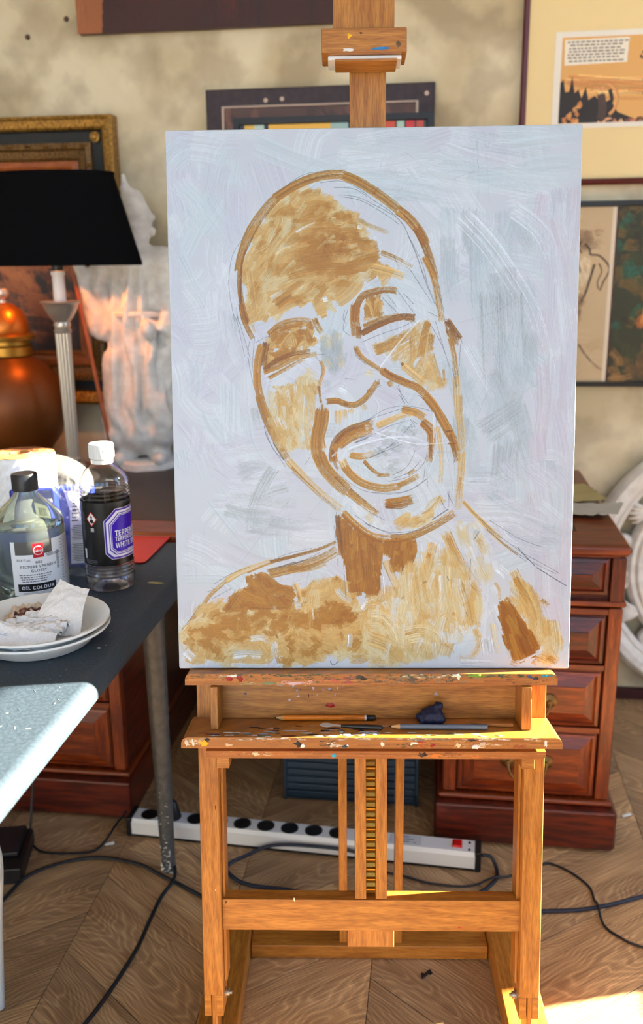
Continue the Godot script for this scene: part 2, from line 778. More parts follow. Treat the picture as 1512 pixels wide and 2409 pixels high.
func light_and_camera() -> void:
	var cam := Camera3D.new()
	cam.name = "camera"
	add_child(cam)
	cam.position = Vector3(0, 1.3, 0)
	cam.basis = Basis(Vector3.UP, deg_to_rad(7.5)) * Basis(Vector3.RIGHT, deg_to_rad(-15.3)) * Basis(Vector3.BACK, deg_to_rad(-0.65))
	var lens := CameraAttributesPhysical.new()
	lens.frustum_focal_length = 12.0 * 2120.0 / 1204.5
	lens.frustum_focus_distance = 1.4
	lens.exposure_aperture = 2.2
	cam.attributes = lens
	cam.current = true

	var e := Environment.new()
	e.background_mode = Environment.BG_SKY
	var sm := ProceduralSkyMaterial.new()
	sm.sky_top_color = Color(0.46, 0.7, 0.97)
	sm.sky_horizon_color = Color(0.76, 0.9, 1.0)
	sm.ground_bottom_color = Color(0.5, 0.47, 0.42)
	sm.ground_horizon_color = Color(0.62, 0.6, 0.56)
	sm.sun_angle_max = 2.0
	sm.energy_multiplier = 5.6
	var sky := Sky.new()
	sky.sky_material = sm
	e.sky = sky
	e.tonemap_mode = Environment.TONE_MAPPER_LINEAR
	e.tonemap_exposure = 0.88
	e.sdfgi_enabled = true
	e.ssao_enabled = true
	e.ssil_enabled = true
	var we := WorldEnvironment.new()
	we.name = "world_environment"
	we.environment = e
	add_child(we)

	var sun := DirectionalLight3D.new()
	sun.name = "sun"
	add_child(sun)
	var el := deg_to_rad(25.5)
	var az := deg_to_rad(18.2)
	var to_sun := Vector3(cos(el) * cos(az), sin(el), -cos(el) * sin(az))
	sun.basis = Basis.looking_at(-to_sun, Vector3.UP)
	sun.light_color = Color(1.0, 0.97, 0.88)
	sun.light_energy = 32.0
	sun.light_angular_distance = 0.5
	sun.shadow_enabled = true


func make_materials() -> void:
	grained("beech", c8(162, 101, 32), c8(188, 127, 50), 0.42, 21, 1.1, 13.0, 0.25)
	grained("red_wood", c8(150, 72, 26), c8(180, 98, 40), 0.45, 23, 1.1, 13.0)
	grained("mahogany", c8(62, 13, 3), c8(104, 32, 9), 0.38, 31, 1.0, 9.0, 0.2)
	grained("mahogany_light", c8(98, 34, 6), c8(142, 62, 16), 0.38, 33, 1.0, 9.0, 0.2)
	grained("dark_oak", c8(58, 30, 16), c8(92, 52, 26), 0.45, 35, 1.0, 9.0)
	mk("leather", c8(40, 34, 30), 0.45)
	mk("brass", c8(118, 90, 52), 0.42, 0.85)
	mk("brass_worn", c8(170, 124, 48), 0.38, 0.85)
	mk("steel", c8(170, 165, 155), 0.35, 0.9)
	mk("silver", c8(196, 186, 172), 0.34, 0.8)
	plain_noise("gilt", c8(118, 82, 28), c8(184, 138, 58), 0.4, 41, 6.0, 0.05, 0.03)
	M.gilt.metallic = 0.5
	plain_noise("gilt_dark", c8(70, 46, 18), c8(130, 92, 36), 0.45, 42, 6.0, 0.06, 0.04)
	M.gilt_dark.metallic = 0.35
	mk("copper", c8(190, 110, 40), 0.36, 0.75)
	mk("black_cloth", c8(9, 9, 11), 0.95, 0.0, 0.2)
	mk("black_plastic", c8(18, 18, 20), 0.4)
	mk("black_rubber", c8(20, 22, 28), 0.5)
	mk("blue_rubber", c8(26, 34, 52), 0.45)
	mk("white_plastic", c8(232, 232, 228), 0.35)
	mk("strip_white", c8(226, 226, 224), 0.38)
	plain_noise("plaster_white", c8(216, 210, 202), c8(232, 228, 220), 0.75, 44, 3.0, 0.015, 0.02)
	mk("black_paint", c8(14, 12, 12), 0.4)
	mk("lined_black", c8(10, 14, 14), 0.6)
	mk("dark_red", c8(84, 14, 12), 0.4)
	mk("baseboard_red", c8(58, 14, 12), 0.45)
	plain_noise("purple_board", c8(44, 34, 42), c8(56, 44, 52), 0.6, 45, 4.0)
	mk("pale_edge", c8(196, 172, 156), 0.6)
	mk("cream_mat", c8(236, 212, 158), 0.85)
	mk("white_mat", c8(236, 230, 218), 0.85)
	plain_noise("paper", c8(232, 230, 228), c8(244, 243, 241), 0.85, 46, 9.0, 0.02, 0.05)
	plain_noise("plaster_wall", c8(194, 179, 146), c8(222, 210, 180), 0.9, 47, 0.55, 0.12, 0.008)
	M.plaster_wall.detail_enabled = true
	M.plaster_wall.detail_blend_mode = BaseMaterial3D.BLEND_MODE_MUL
	M.plaster_wall.detail_albedo = ntex(48, 0.015, [[0.3, Color(0.88, 0.87, 0.87)], [0.55, Color.WHITE]], 5)
	mk("side_wall", c8(222, 224, 226), 0.9)
	mk("ceiling_white", c8(226, 228, 230), 0.9)
	mk("window_white", c8(228, 228, 224), 0.5)
	glass_pane("window_glass", Color(1, 1, 1), 0.03)
	glass_pane("pet", Color(1, 1, 1), 0.05, 0.04)
	glass_pane("film", Color(1, 1, 1), 0.085, 0.06)
	var g := mk("bottle_glass", Color(0.88, 0.93, 0.85, 0.06), 0.02)
	g.refraction_enabled = true
	g.refraction_scale = 0.045
	var g2 := mk("clear_glass", Color(1, 1, 1, 0.0), 0.02)
	g2.refraction_enabled = true
	g2.refraction_scale = 0.05
	plain_noise("table_top", c8(42, 53, 63), c8(53, 66, 77), 0.55, 51, 9.0, 0.01, 0.03)
	plain_noise("table_metal", c8(66, 67, 66), c8(82, 82, 80), 0.4, 52, 4.0)
	mk("table_edge", c8(34, 46, 64), 0.4)
	mk("pale_metal", c8(176, 190, 200), 0.4)
	mk("blue_metal", c8(36, 54, 70), 0.5)
	mk("blue_wrap", c8(24, 40, 140), 0.35)
	mk("ink", c8(20, 20, 24), 0.6)
	mk("ink_white", c8(240, 240, 244), 0.6)
	mk("ink_grey", c8(90, 92, 100), 0.6)
	mk("red_card", c8(190, 24, 18), 0.35)
	mk("putty", c8(16, 26, 58), 0.7)
	mk("pencil_orange", c8(226, 128, 24), 0.35)
	mk("pencil_grey", c8(96, 108, 124), 0.35)
	mk("pencil_wood", c8(206, 160, 104), 0.7)
	mk("crumb", c8(222, 216, 204), 0.8)
	var vc := mk("dried_paint", Color.WHITE, 0.45)
	vc.vertex_color_use_as_albedo = true
	vc.vertex_color_is_srgb = true
	var b := mk("bulb_glow", c8(255, 214, 150), 0.5)
	b.emission_enabled = true
	b.emission = Color(1.0, 0.66, 0.3)
	b.emission_energy_multiplier = 4.0
	mk("switch_red", c8(200, 16, 12), 0.25)


# ---------------------------------------------------------------- room
func window(nr: int, at: Vector3, w: float, h: float, turn: float, cols: int, rows: int) -> void:
	var xf := Transform3D(Basis(Vector3.UP, turn), at)
	var o := Node3D.new()
	o.name = "window_%d" % nr
	o.set_meta("kind", "structure")
	add_child(o)
	o.transform = xf
	var fr := 0.05
	part("window_frame", boxes([
		[Vector3(-w / 2 + fr / 2, h / 2, 0), Vector3(fr, h, 0.06)], [Vector3(w / 2 - fr / 2, h / 2, 0), Vector3(fr, h, 0.06)],
		[Vector3(0, fr / 2, 0), Vector3(w - fr * 2, fr, 0.06)], [Vector3(0, h - fr / 2, 0), Vector3(w - fr * 2, fr, 0.06)]], 0.003), M.window_white, o)
	for i in range(1, cols):
		part("glazing_bar", one(Vector3(-w / 2 + w * i / cols, h / 2, 0), Vector3(0.028, h - fr * 2, 0.04), 0.003), M.window_white, o)
	for j in range(1, rows):
		part("glazing_bar", one(Vector3(0, h * j / rows, 0), Vector3(w - fr * 2, 0.028, 0.036), 0.003), M.window_white, o)
	part("window_pane", one(Vector3(0, h / 2, 0), Vector3(w - fr * 2, h - fr * 2, 0.0005), 0.0001), M.window_glass, o)


func room() -> void:
	var x0 := -2.9
	var x1 := 1.7
	var z1 := 3.0
	var top := 3.4
	var t := 0.2
	var zc := (WALL_Z + z1) / 2
	var zl := z1 - WALL_Z
	struct("wall_back", one(Vector3((x0 + x1) / 2, top / 2, WALL_Z - t / 2), Vector3(x1 - x0 + t * 2, top, t)), M.plaster_wall)
	struct("wall_left", one(Vector3(x0 - t / 2, top / 2, zc), Vector3(t, top, zl)), M.side_wall)
	struct("ceiling", one(Vector3((x0 + x1) / 2, top + t / 2, zc), Vector3(x1 - x0 + t * 2, t, zl + t * 2)), M.ceiling_white)
	# right wall: a french window near the easel, a high window by the back corner
	var mb := MB.new()
	var cells := [[WALL_Z, -2.62, 0, top], [-2.62, -2.06, 0, 2.03], [-2.62, -2.06, 2.6, top], [-2.06, -1.96, 0, top], [-1.96, -1.06, 0, 0.06], [-1.96, -1.06, 2.6, top], [-1.06, 1.0, 0, top], [1.0, 2.6, 0, 1.25], [1.0, 2.6, 3.2, top], [2.6, z1, 0, top]]
	for q in cells:
		mb.box(Vector3(x1 + t / 2, (q[2] + q[3]) / 2.0, (q[0] + q[1]) / 2.0), Vector3(t, q[3] - q[2], q[1] - q[0]), 0.0005)
	struct("wall_right", mb, M.side_wall)
	window(1, Vector3(x1 + 0.12, 0.06, -1.51), 0.9, 2.54, -PI / 2, 2, 4)
	window(2, Vector3(x1 + 0.12, 2.03, -2.34), 0.56, 0.57, -PI / 2, 1, 1)
	window(3, Vector3(x1 + 0.12, 1.25, 1.8), 1.6, 1.95, -PI / 2, 3, 3)
	# wall behind the photographer: two wide windows
	mb = MB.new()
	for q in [[x0 - t, -2.3, 0, top], [-2.3, -0.5, 0, 1.55], [-2.3, -0.5, 3.3, top], [-0.5, -0.2, 0, top], [-0.2, 1.4, 0, 1.55], [-0.2, 1.4, 3.3, top], [1.4, x1 + t, 0, top]]:
		mb.box(Vector3((q[0] + q[1]) / 2.0, (q[2] + q[3]) / 2.0, z1 + t / 2), Vector3(q[1] - q[0], q[3] - q[2], t), 0.0005)
	struct("wall_front", mb, M.side_wall)
	window(4, Vector3(-1.4, 1.55, z1 + 0.12), 1.8, 1.75, 0, 3, 3)
	window(5, Vector3(0.6, 1.55, z1 + 0.12), 1.6, 1.75, 0, 3, 3)
	struct("baseboard_back", boxes([[Vector3((x0 + x1) / 2, 0.018, WALL_Z + 0.008), Vector3(x1 - x0, 0.036, 0.016)]], 0.002), M.baseboard_red)
	# two old nail holes with dark plugs
	for p in [Vector3(-1.04, 1.962, WALL_Z), Vector3(-1.156, 1.921, WALL_Z)]:
		var pl := lathe([Vector2(0, 0.006), Vector2(0.005, 0.005), Vector2(0.007, 0.002), Vector2(0.0075, -0.004)], 12, Transform3D(Basis(Vector3.RIGHT, PI / 2), p))
		part("wall_plug", pl, M.dark_oak, get_node("wall_back"))


func oak_texture(sd: int) -> Image:
	var w := 1024
	var h := 256
	var n1 := noise(sd, 0.004, 3)
	var n2 := noise(sd + 1, 0.05, 3)
	var by := PackedByteArray()
	by.resize(w * h * 3)
	for y in h:
		for x in w:
			var v := (y - h * 0.5) / h
			var a := n1.get_noise_2d(x * 0.6, y * 1.6)
			var ring := (v * v * 2.6 + v * 0.5 + x * 0.0009 + a * 0.2) * 15.0
			var f := ring - floorf(ring)
			var g := pow(absf(f - 0.5) * 2.0, 2.4)
			var fine := n2.get_noise_2d(x * 0.07, y * 4.6)
			var t := clampf(0.32 + g * 0.34 + fine * 0.42 + a * 0.25, 0.0, 1.0)
			var i := (y * w + x) * 3
			by[i] = int(lerpf(142, 250, t))
			by[i + 1] = int(lerpf(106, 210, t))
			by[i + 2] = int(lerpf(72, 156, t))
	return Image.create_from_data(w, h, false, Image.FORMAT_RGB8, by)


func oak_floor() -> void:
	var x0 := -2.9
	var x1 := 1.7
	var fl := struct("floor", one(Vector3((x0 + x1) / 2, -0.06, (WALL_Z + 3.0) / 2), Vector3(x1 - x0 + 0.4, 0.1, 3.0 - WALL_Z + 0.4)), M.dark_oak)
	var mats := []
	for k in 3:
		var m := mk("oak_%d" % k, [Color(0.94, 0.93, 0.92), Color(1, 0.98, 0.95), Color(0.86, 0.85, 0.85)][k], 0.5)
		m.albedo_texture = ImageTexture.create_from_image(oak_texture(61 + k * 7))
		m.uv1_scale = Vector3(1.6, 5.2, 1)
		mats.append(m)
	var pitch := 0.227
	var sl := 0.765
	var wd := 0.3
	var ang := atan(sl)
	var meshes := {}
	for side in [1, -1]:
		for va in 5:
			var mb := MB.new()
			var gap := 0.0005
			var bev := 0.0007
			var ofs := Vector2(rng.randf() * 0.6, rng.randf() * 0.2)
			var ring := []
			for lv in [[0.0, -0.0006], [bev, 0.0]]:
				var r := []
				var i: float = gap + lv[0]
				for e in [[i, i * 1.25], [wd - i, i * 1.25], [wd - i, pitch - i * 1.25], [i, pitch - i * 1.25]]:
					r.append(Vector3(side * e[0], lv[1], e[1] + e[0] * sl))
				ring.append(r)
			var uvs := func(p: Vector3) -> Vector2:
				var px := absf(p.x)
				return Vector2(px * cos(ang) + p.z * sin(ang), p.z * cos(ang) - px * sin(ang)) + ofs
			mb.flat(ring[1], ring[1].map(uvs))
			for q in 4:
				var f4 := [ring[0][q], ring[0][(q + 1) % 4], ring[1][(q + 1) % 4], ring[1][q]]
				mb.flat(f4, f4.map(uvs))
			for q in range(0, mb.n.size()):
				if mb.n[q].y < 0:
					mb.n[q] = -mb.n[q]
			# wind again to the corrected normals
			for q in range(0, mb.ix.size(), 3):
				var g := (mb.v[mb.ix[q + 1]] - mb.v[mb.ix[q]]).cross(mb.v[mb.ix[q + 2]] - mb.v[mb.ix[q]])
				if g.y > 0:
					var tmp := mb.ix[q + 1]
					mb.ix[q + 1] = mb.ix[q + 2]
					mb.ix[q + 2] = tmp
			meshes["%d_%d" % [side, va]] = mb.mesh()
	var far := MB.new()
	var count := 0
	for kx in range(-5, 4):
		var px := -0.103 + 0.6 * kx
		for side in [1, -1]:
			var z_first := -1.637 if side == 1 else -1.523
			for kz in range(-6, 21):
				var z: float = z_first + kz * pitch
				if z + pitch + wd * sl < WALL_Z or z > 3.0:
					continue
				var xa := px if side == 1 else px - wd
				if xa + wd < x0 or xa > x1:
					continue
				var near := z < -0.4 and xa > -1.75 and xa < 1.3
				if near:
					var o := MeshInstance3D.new()
					o.mesh = meshes["%d_%d" % [side, rng.randi() % 5]]
					o.material_override = mats[rng.randi() % 3]
					o.name = "plank" if count == 0 else "plank_%03d" % count
					count += 1
					fl.add_child(o, true)
					o.position = Vector3(px, -0.0003 * rng.randf(), z)
				else:
					var pts := []
					for e in [[0.0007, 0.001], [wd - 0.0007, 0.001], [wd - 0.0007, pitch - 0.001], [0.0007, pitch - 0.001]]:
						pts.append(Vector3(px + side * e[0], 0, z + e[1] + e[0] * sl))
					if side == 1:
						pts.reverse()
					var u := rng.randf()
					far.flat(pts, [Vector2(u, 0), Vector2(u + 0.36, 0), Vector2(u + 0.36, 0.18), Vector2(u, 0.18)])
	var f := part("far_planks", far, mats[0], fl)
	f.set_meta("kind", "stuff")


# ---------------------------------------------------------------- desk
# a drawer front with a raised field, facing +z
func drawer_front(x0: float, x1: float, y0: float, y1: float, z: float) -> MB:
	var mb := MB.new()
	mb.off = Vector2(rng.randf(), rng.randf())
	var c := Vector3((x0 + x1) / 2, (y0 + y1) / 2, z)
	mb.box(c, Vector3(x1 - x0, y1 - y0, 0.016), 0.002)
	var a := frame(x0 + 0.004, y0 + 0.004, x1 - 0.004, y1 - 0.004, [Vector2(0, 0.008), Vector2(0.0, 0.012), Vector2(0.006, 0.014), Vector2(0.008, 0.009), Vector2(0.032, 0.019), Vector2(0.033, 0.021)], z)
	var base := mb.v.size()
	for i in a.v.size():
		mb.vert(a.v[i], a.n[i], a.uv[i])
	for i in a.ix:
		mb.ix.append(i + base)
	mb.box(c + Vector3(0, 0, 0.012), Vector3(x1 - x0 - 0.072, y1 - y0 - 0.072, 0.018), 0.001)
	return mb


func bail_handle(parent: Node, x: float, y: float, z: float) -> void:
	for s in [-1, 1]:
		part("handle_rose", lathe([Vector2(0, 0.016), Vector2(0.005, 0.0155), Vector2(0.007, 0.012), Vector2(0.0055, 0.008), Vector2(0.012, 0.005), Vector2(0.0165, 0.003), Vector2(0.0175, 0), Vector2(0, 0)], 20, Transform3D(Basis(Vector3.RIGHT, PI / 2), Vector3(x + s * 0.042, y, z))), M.brass, parent)
	var mb := MB.new()
	mb.tube(curve([Vector3(x - 0.042, y, z + 0.014), Vector3(x - 0.04, y - 0.012, z + 0.02), Vector3(x - 0.03, y - 0.03, z + 0.02), Vector3(x, y - 0.036, z + 0.02), Vector3(x + 0.03, y - 0.03, z + 0.02), Vector3(x + 0.04, y - 0.012, z + 0.02), Vector3(x + 0.042, y, z + 0.014)], 0, 0.004), 0.0032, 8)
	part("bail", mb, M.brass, parent)


func desk() -> void:
	var zf := -1.84
	var zb := -2.56
	var o := thing("pedestal_desk", "large mahogany pedestal desk with raised panel drawers behind the easel", "desk", Vector3.ZERO)
	var xl := -1.15
	var xr := 0.405
	var xm := (xl + xr) / 2
	var top := MB.new()
	var prof := PackedVector2Array()
	for k in 9:
		var a := -PI / 2 + PI * k / 8.0
		prof.append(Vector2(cos(a) * 0.012, 0.013 + sin(a) * 0.012))
	top.box(Vector3(xm, DESK_Y - 0.0125, (zf + zb) / 2), Vector3(xr - xl, 0.025, zf - zb + 0.01), 0.009)
	part("desk_top", top, M.mahogany_light, o)
	part("leather_inset", one(Vector3(xm, DESK_Y + 0.0004, (zf + zb) / 2 - 0.02), Vector3(xr - xl - 0.2, 0.0016, 0.56), 0.0005), M.leather, o)
	# moulding under the top and the frieze
	part("top_moulding", one(Vector3(xm, DESK_Y - 0.031, (zf + zb) / 2 - 0.01), Vector3(xr - xl - 0.03, 0.012, zf - zb - 0.03), 0.004), M.mahogany, o)
	part("frieze", one(Vector3(xm, 0.645, (zf + zb) / 2 - 0.02), Vector3(xr - xl - 0.05, 0.13, zf - zb - 0.06), 0.002), M.mahogany, o)
	var px := [[-1.14, -0.714], [0.012, 0.42]]
	for p in px:
		var a: float = p[0] + 0.017
		var b: float = p[1] - 0.017
		part("pedestal", one(Vector3((a + b) / 2, 0.34, (zf + zb) / 2 - 0.02), Vector3(b - a, 0.48, zf - zb - 0.06), 0.003), M.mahogany, o)
		part("plinth_moulding", one(Vector3((a + b) / 2, 0.112, (zf + zb) / 2 - 0.01), Vector3(b - a + 0.022, 0.016, zf - zb - 0.02), 0.007), M.mahogany_light, o)
		part("plinth", one(Vector3((p[0] + p[1]) / 2, 0.055, (zf + zb) / 2), Vector3(p[1] - p[0], 0.1, zf - zb), 0.007), M.mahogany, o)
		part("waist_moulding", one(Vector3((a + b) / 2, 0.592, (zf + zb) / 2 - 0.012), Vector3(b - a + 0.012, 0.014, zf - zb - 0.04), 0.004), M.mahogany_light, o)
		var z := zf - 0.05
		# stiles and rails proud of the carcass, drawers between them
		for s in [a + 0.016, b - 0.016]:
			part("stile", one(Vector3(s, 0.352, z + 0.012), Vector3(0.03, 0.464, 0.018), 0.003), M.mahogany_light, o)
			part("stile", one(Vector3(s, 0.649, z + 0.012), Vector3(0.03, 0.1, 0.018), 0.003), M.mahogany, o)
		for e in [[0.612, 0.698], [0.452, 0.566], [0.3, 0.436], [0.124, 0.284]]:
			var d := part("drawer", drawer_front(a + 0.034, b - 0.034, e[0], e[1], z + 0.008), M.mahogany if e[0] > 0.44 else M.mahogany_light, o)
			bail_handle(d, (a + b) / 2, e[1] - 0.07 if e[0] < 0.6 else e[1] - 0.04, z + 0.03)
		for y in [0.575, 0.444, 0.292]:
			part("rail", one(Vector3((a + b) / 2, y, z + 0.012), Vector3(b - a - 0.06, 0.014, 0.018), 0.002), M.mahogany_light, o)
	part("kneehole_drawer", drawer_front(-0.66, -0.04, 0.605, 0.698, zf - 0.042), M.mahogany, o)
	part("bottom_rail", one(Vector3(-0.35, 0.58, zf - 0.07), Vector3(0.74, 0.02, 0.05), 0.002), M.mahogany_light, o)
	# the low cupboard that goes on beside the desk, hardly in view
	var c := thing("cupboard", "dark wooden cupboard at the left end of the desk under the copper jar", "cupboard", Vector3(-1.5, 0, -2.35))
	part("carcass", one(Vector3(0, 0.36, 0), Vector3(0.64, 0.72, 0.46), 0.004), M.dark_oak, c)
	part("cupboard_top", one(Vector3(0, 0.728, 0), Vector3(0.68, 0.022, 0.5), 0.006), M.dark_oak, c)
	for s in [-1, 1]:
		var d := part("door", drawer_front(s * 0.155 - 0.145, s * 0.155 + 0.145, 0.06, 0.68, 0.236), M.dark_oak, c)
		part("knob", lathe([Vector2(0, 0.02), Vector2(0.01, 0.017), Vector2(0.012, 0.01), Vector2(0.005, 0.004), Vector2(0.006, 0)], 16, Transform3D(Basis(Vector3.RIGHT, PI / 2), Vector3(s * 0.03, 0.4, 0.26))), M.brass, d)


# ---------------------------------------------------------------- pictures on and against the back wall
func wall_pictures() -> void:
	var z := WALL_Z + 0.002
	# unframed dark canvas high on the wall
	var p := Paint.new(320, 300, c8(52, 14, 10), 1.0, 5)
	for k in 40:
		var x := rng.randf_range(60, 320)
		p.stroke([x, rng.randf_range(-20, 150), x + rng.randf_range(-20, 20), rng.randf_range(150, 320)], rng.randf_range(10, 40), [c8(66, 18, 14), c8(38, 10, 8), c8(84, 26, 18), c8(30, 10, 10)][k % 4], 0.6, 0.5)
	p.poly([0, 0, 60, 0, 48, 120, 36, 200, 28, 300, 0, 300], c8(150, 88, 46))
	for k in 14:
		p.stroke([rng.randf_range(2, 14), 0, rng.randf_range(2, 10), 300], 10, [c8(164, 100, 56), c8(134, 76, 40)][k % 2], 0.5, 0.5)
	var o := thing("wall_painting", "unframed dark maroon canvas with an orange left margin hung high on the wall", "painting", Vector3(-0.6, 1.916, z))
	part("canvas_board", one(Vector3(0, 0.36, 0.014), Vector3(0.8, 0.72, 0.024), 0.003), M.dark_oak, o)
	part("painted_face", picture(-0.4, 0, 0.4, 0.72, 0.0265), painted("maroon_painting", p, 0.55), o)

	# big gilt framed picture on the left
	var g := thing("gilt_picture", "large gilt framed picture with black inner band hanging behind the black lamp", "picture", Vector3(-1.3, 0.905, z))
	var w := 0.385
	var h := 0.805
	part("outer_moulding", frame(-w, 0, w, h, [Vector2(0, 0), Vector2(0, 0.045), Vector2(0.008, 0.05), Vector2(0.011, 0.044), Vector2(0.03, 0.038), Vector2(0.036, 0.03)]), M.gilt, g)
	part("black_band", frame(-w, 0, w, h, [Vector2(0.036, 0.03), Vector2(0.04, 0.022), Vector2(0.068, 0.022)]), M.lined_black, g)
	part("inner_moulding", frame(-w, 0, w, h, [Vector2(0.068, 0.022), Vector2(0.07, 0.034), Vector2(0.084, 0.036), Vector2(0.09, 0.028), Vector2(0.108, 0.022), Vector2(0.112, 0.026), Vector2(0.116, 0.018)]), M.gilt_dark, g)
	part("wooden_slip", frame(-w, 0, w, h, [Vector2(0.116, 0.018), Vector2(0.13, 0.02), Vector2(0.142, 0.012), Vector2(0.15, 0.016), Vector2(0.156, 0.006)]), M.red_wood, g)
	var bead := MB.new()
	bead.lathe([Vector2(0, 0.006), Vector2(0.006, 0.005), Vector2(0.011, 0.0), Vector2(0.006, -0.005), Vector2(0, -0.006)], 10)
	for k in 22:
		var q := part("leaf_ornament", bead, M.gilt, g)
		if k < 13:
			q.position = Vector3(w - 0.09 - k * 0.055, h - 0.078, 0.036)
		else:
			q.position = Vector3(w - 0.078, h - 0.13 - (k - 13) * 0.07, 0.036)
		q.scale = Vector3(1.0, 0.6, 0.8) if k < 13 else Vector3(0.6, 1.0, 0.8)
	for s in [-1, 1]:
		for t in [0, 1]:
			part("corner_cartouche", lathe([Vector2(0, 0.012), Vector2(0.006, 0.011), Vector2(0.01, 0.005), Vector2(0.014, 0.004), Vector2(0.015, -0.002)], 14, Transform3D(Basis(Vector3.RIGHT, PI / 2), Vector3(s * (w - 0.056), 0.056 + t * (h - 0.112), 0.03))), M.gilt, g)
	p = Paint.new(240, 300, c8(40, 12, 8), 1.0, 8)
	p.fill([0, 0, 240, 0, 240, 300, 0, 300], 80, 70, 60, 90, 30, [c8(60, 20, 10), c8(30, 10, 8), c8(84, 34, 14)], 0.7, 0.4)
	p.fill([60, 110, 190, 90, 235, 160, 225, 270, 120, 290, 70, 230], 90, 40, 50, 60, 24, [c8(176, 92, 42), c8(150, 72, 32), c8(190, 110, 58)], 0.6, 0.4)
	p.stroke([196, 168, 200, 172], 12, c8(90, 30, 16), 0.9, 0.1)
	p.stroke([60, 300, 140, 250, 225, 262], 26, c8(40, 14, 8), 0.8, 0.3)
	part("picture_face", picture(-w + 0.15, 0.15, w - 0.15, h - 0.15, 0.006), painted("warm_painting", p, 0.5), g)
	part("backing", one(Vector3(0, h / 2, 0.002), Vector3(w * 2 - 0.02, h - 0.02, 0.004), 0.0005), M.dark_oak, g)

	# three pictures leaning behind the canvas
	var lean := deg_to_rad(-2.5)
	var a := thing("purple_picture", "dark purple framed picture with a pale inner edge leaning against the wall", "picture", Vector3(-0.34, DESK_Y, WALL_Z + 0.052))
	a.rotation.x = lean
	var hh := 1.032
	part("board_frame", frame(-0.312, 0, 0.312, hh, [Vector2(0, -0.006), Vector2(0.0, 0.01), Vector2(0.004, 0.014), Vector2(0.044, 0.014), Vector2(0.044, 0.006)]), M.purple_board, a)
	part("inner_edge", frame(-0.268, 0.044, 0.268, hh - 0.042, [Vector2(0, 0.006), Vector2(0, 0.013), Vector2(0.006, 0.013), Vector2(0.006, 0.006)]), M.pale_edge, a)
	p = Paint.new(256, 400, c8(84, 52, 38), 1.0, 9)
	p.fill([0, 0, 256, 0, 256, 400, 0, 400], 160, 60, 14, 90, 14, [c8(104, 62, 44), c8(66, 38, 28), c8(132, 84, 64), c8(54, 30, 20)], 0.6, 0.4)
	part("print", picture(-0.262, 0.05, 0.262, hh - 0.048, 0.007), painted("brown_print", p, 0.4), a)
	for q in [Vector3(-0.1, hh - 0.03, 0.014), Vector3(-0.145, hh - 0.032, 0.014), Vector3(0.29, hh - 0.028, 0.014)]:
		part("chipped_spot", lathe([Vector2(0, 0.001), Vector2(0.005, 0.0006), Vector2(0.006, 0)], 9, Transform3D(Basis(Vector3.RIGHT, PI / 2), q)), M.pale_edge, a)
	var b := thing("black_picture", "black framed print of bright yellow and red patches leaning in front of the purple frame", "picture", Vector3(-0.3, DESK_Y, WALL_Z + 0.088))
	b.rotation.x = lean
	hh = 0.952
	part("picture_frame", frame(-0.27, 0, 0.27, hh, [Vector2(0, -0.006), Vector2(0, 0.012), Vector2(0.016, 0.012), Vector2(0.018, 0.004)]), M.black_paint, b)
	p = Paint.new(256, 420, c8(40, 40, 44), 1.0, 10)
	for k in 80:
		var cc: Color = [c8(230, 176, 40), c8(200, 220, 214), c8(206, 60, 30), c8(236, 190, 70), c8(40, 90, 90), c8(30, 30, 34)][rng.randi() % 6]
		var x := rng.randf_range(0, 250)
		var y := rng.randf_range(0, 410)
		p.rect(x, y, x + rng.randf_range(12, 50), y + rng.randf_range(10, 40), cc, 0.9)
	p.rect(0, 0, 256, 20, c8(30, 28, 26))
	for q in [[6, 26, c8(220, 176, 60)], [20, 34, c8(180, 200, 190)], [40, 150, c8(232, 178, 40)], [126, 150, c8(150, 180, 176)], [154, 196, c8(236, 186, 56)], [200, 214, c8(200, 70, 30)], [216, 226, c8(170, 196, 180)], [228, 240, c8(200, 40, 30)], [242, 252, c8(190, 70, 40)]]:
		p.rect(q[0], 0, q[1], 20, q[2])
	part("print", picture(-0.252, 0.018, 0.252, hh - 0.018, 0.005), painted("patch_print", p, 0.3), b)

	# right: framed panel of a drawn story, cream mount
	var r := thing("comic_picture", "dark red framed comic panel in a wide cream mount at the upper right", "picture", Vector3(0.5, 1.5, z))
	part("picture_frame", frame(-0.305, 0, 0.305, 0.51, [Vector2(0, 0), Vector2(0, 0.022), Vector2(0.004, 0.026), Vector2(0.014, 0.02), Vector2(0.016, 0.012)]), M.dark_red, r)
	part("cream_mount", one(Vector3(0, 0.255, 0.008), Vector3(0.585, 0.485, 0.006), 0.0005), M.cream_mat, r)
	part("white_mount", one(Vector3(0, 0.258, 0.0115), Vector3(0.444, 0.232, 0.002), 0.0005), M.white_mat, r)
	p = Paint.new(512, 256, c8(222, 168, 96), 1.25, 12)
	comic(p)
	part("print", picture(-0.204, 0.154, 0.204, 0.36, 0.0128), painted("comic_print", p, 0.5), r)

	# right: two sheets in one black frame
	var d := thing("double_picture", "black framed pair with a charcoal figure sketch and a green and orange painting", "picture", Vector3(0.46, 0.962, z))
	part("picture_frame", frame(-0.36, 0, 0.36, 0.497, [Vector2(0, 0), Vector2(0, 0.02), Vector2(0.013, 0.02), Vector2(0.014, 0.01)]), M.black_paint, d)
	part("backing", one(Vector3(0, 0.248, 0.006), Vector3(0.7, 0.48, 0.006), 0.0005), M.dark_oak, d)
	p = Paint.new(240, 480, c8(196, 172, 136), 1.0, 14)
	sketch(p)
	part("sketch_sheet", picture(-0.21, 0.014, 0.004, 0.482, 0.0102), painted("sketch_print", p, 0.6), d)
	p = Paint.new(320, 480, c8(44, 46, 22), 1.0, 15)
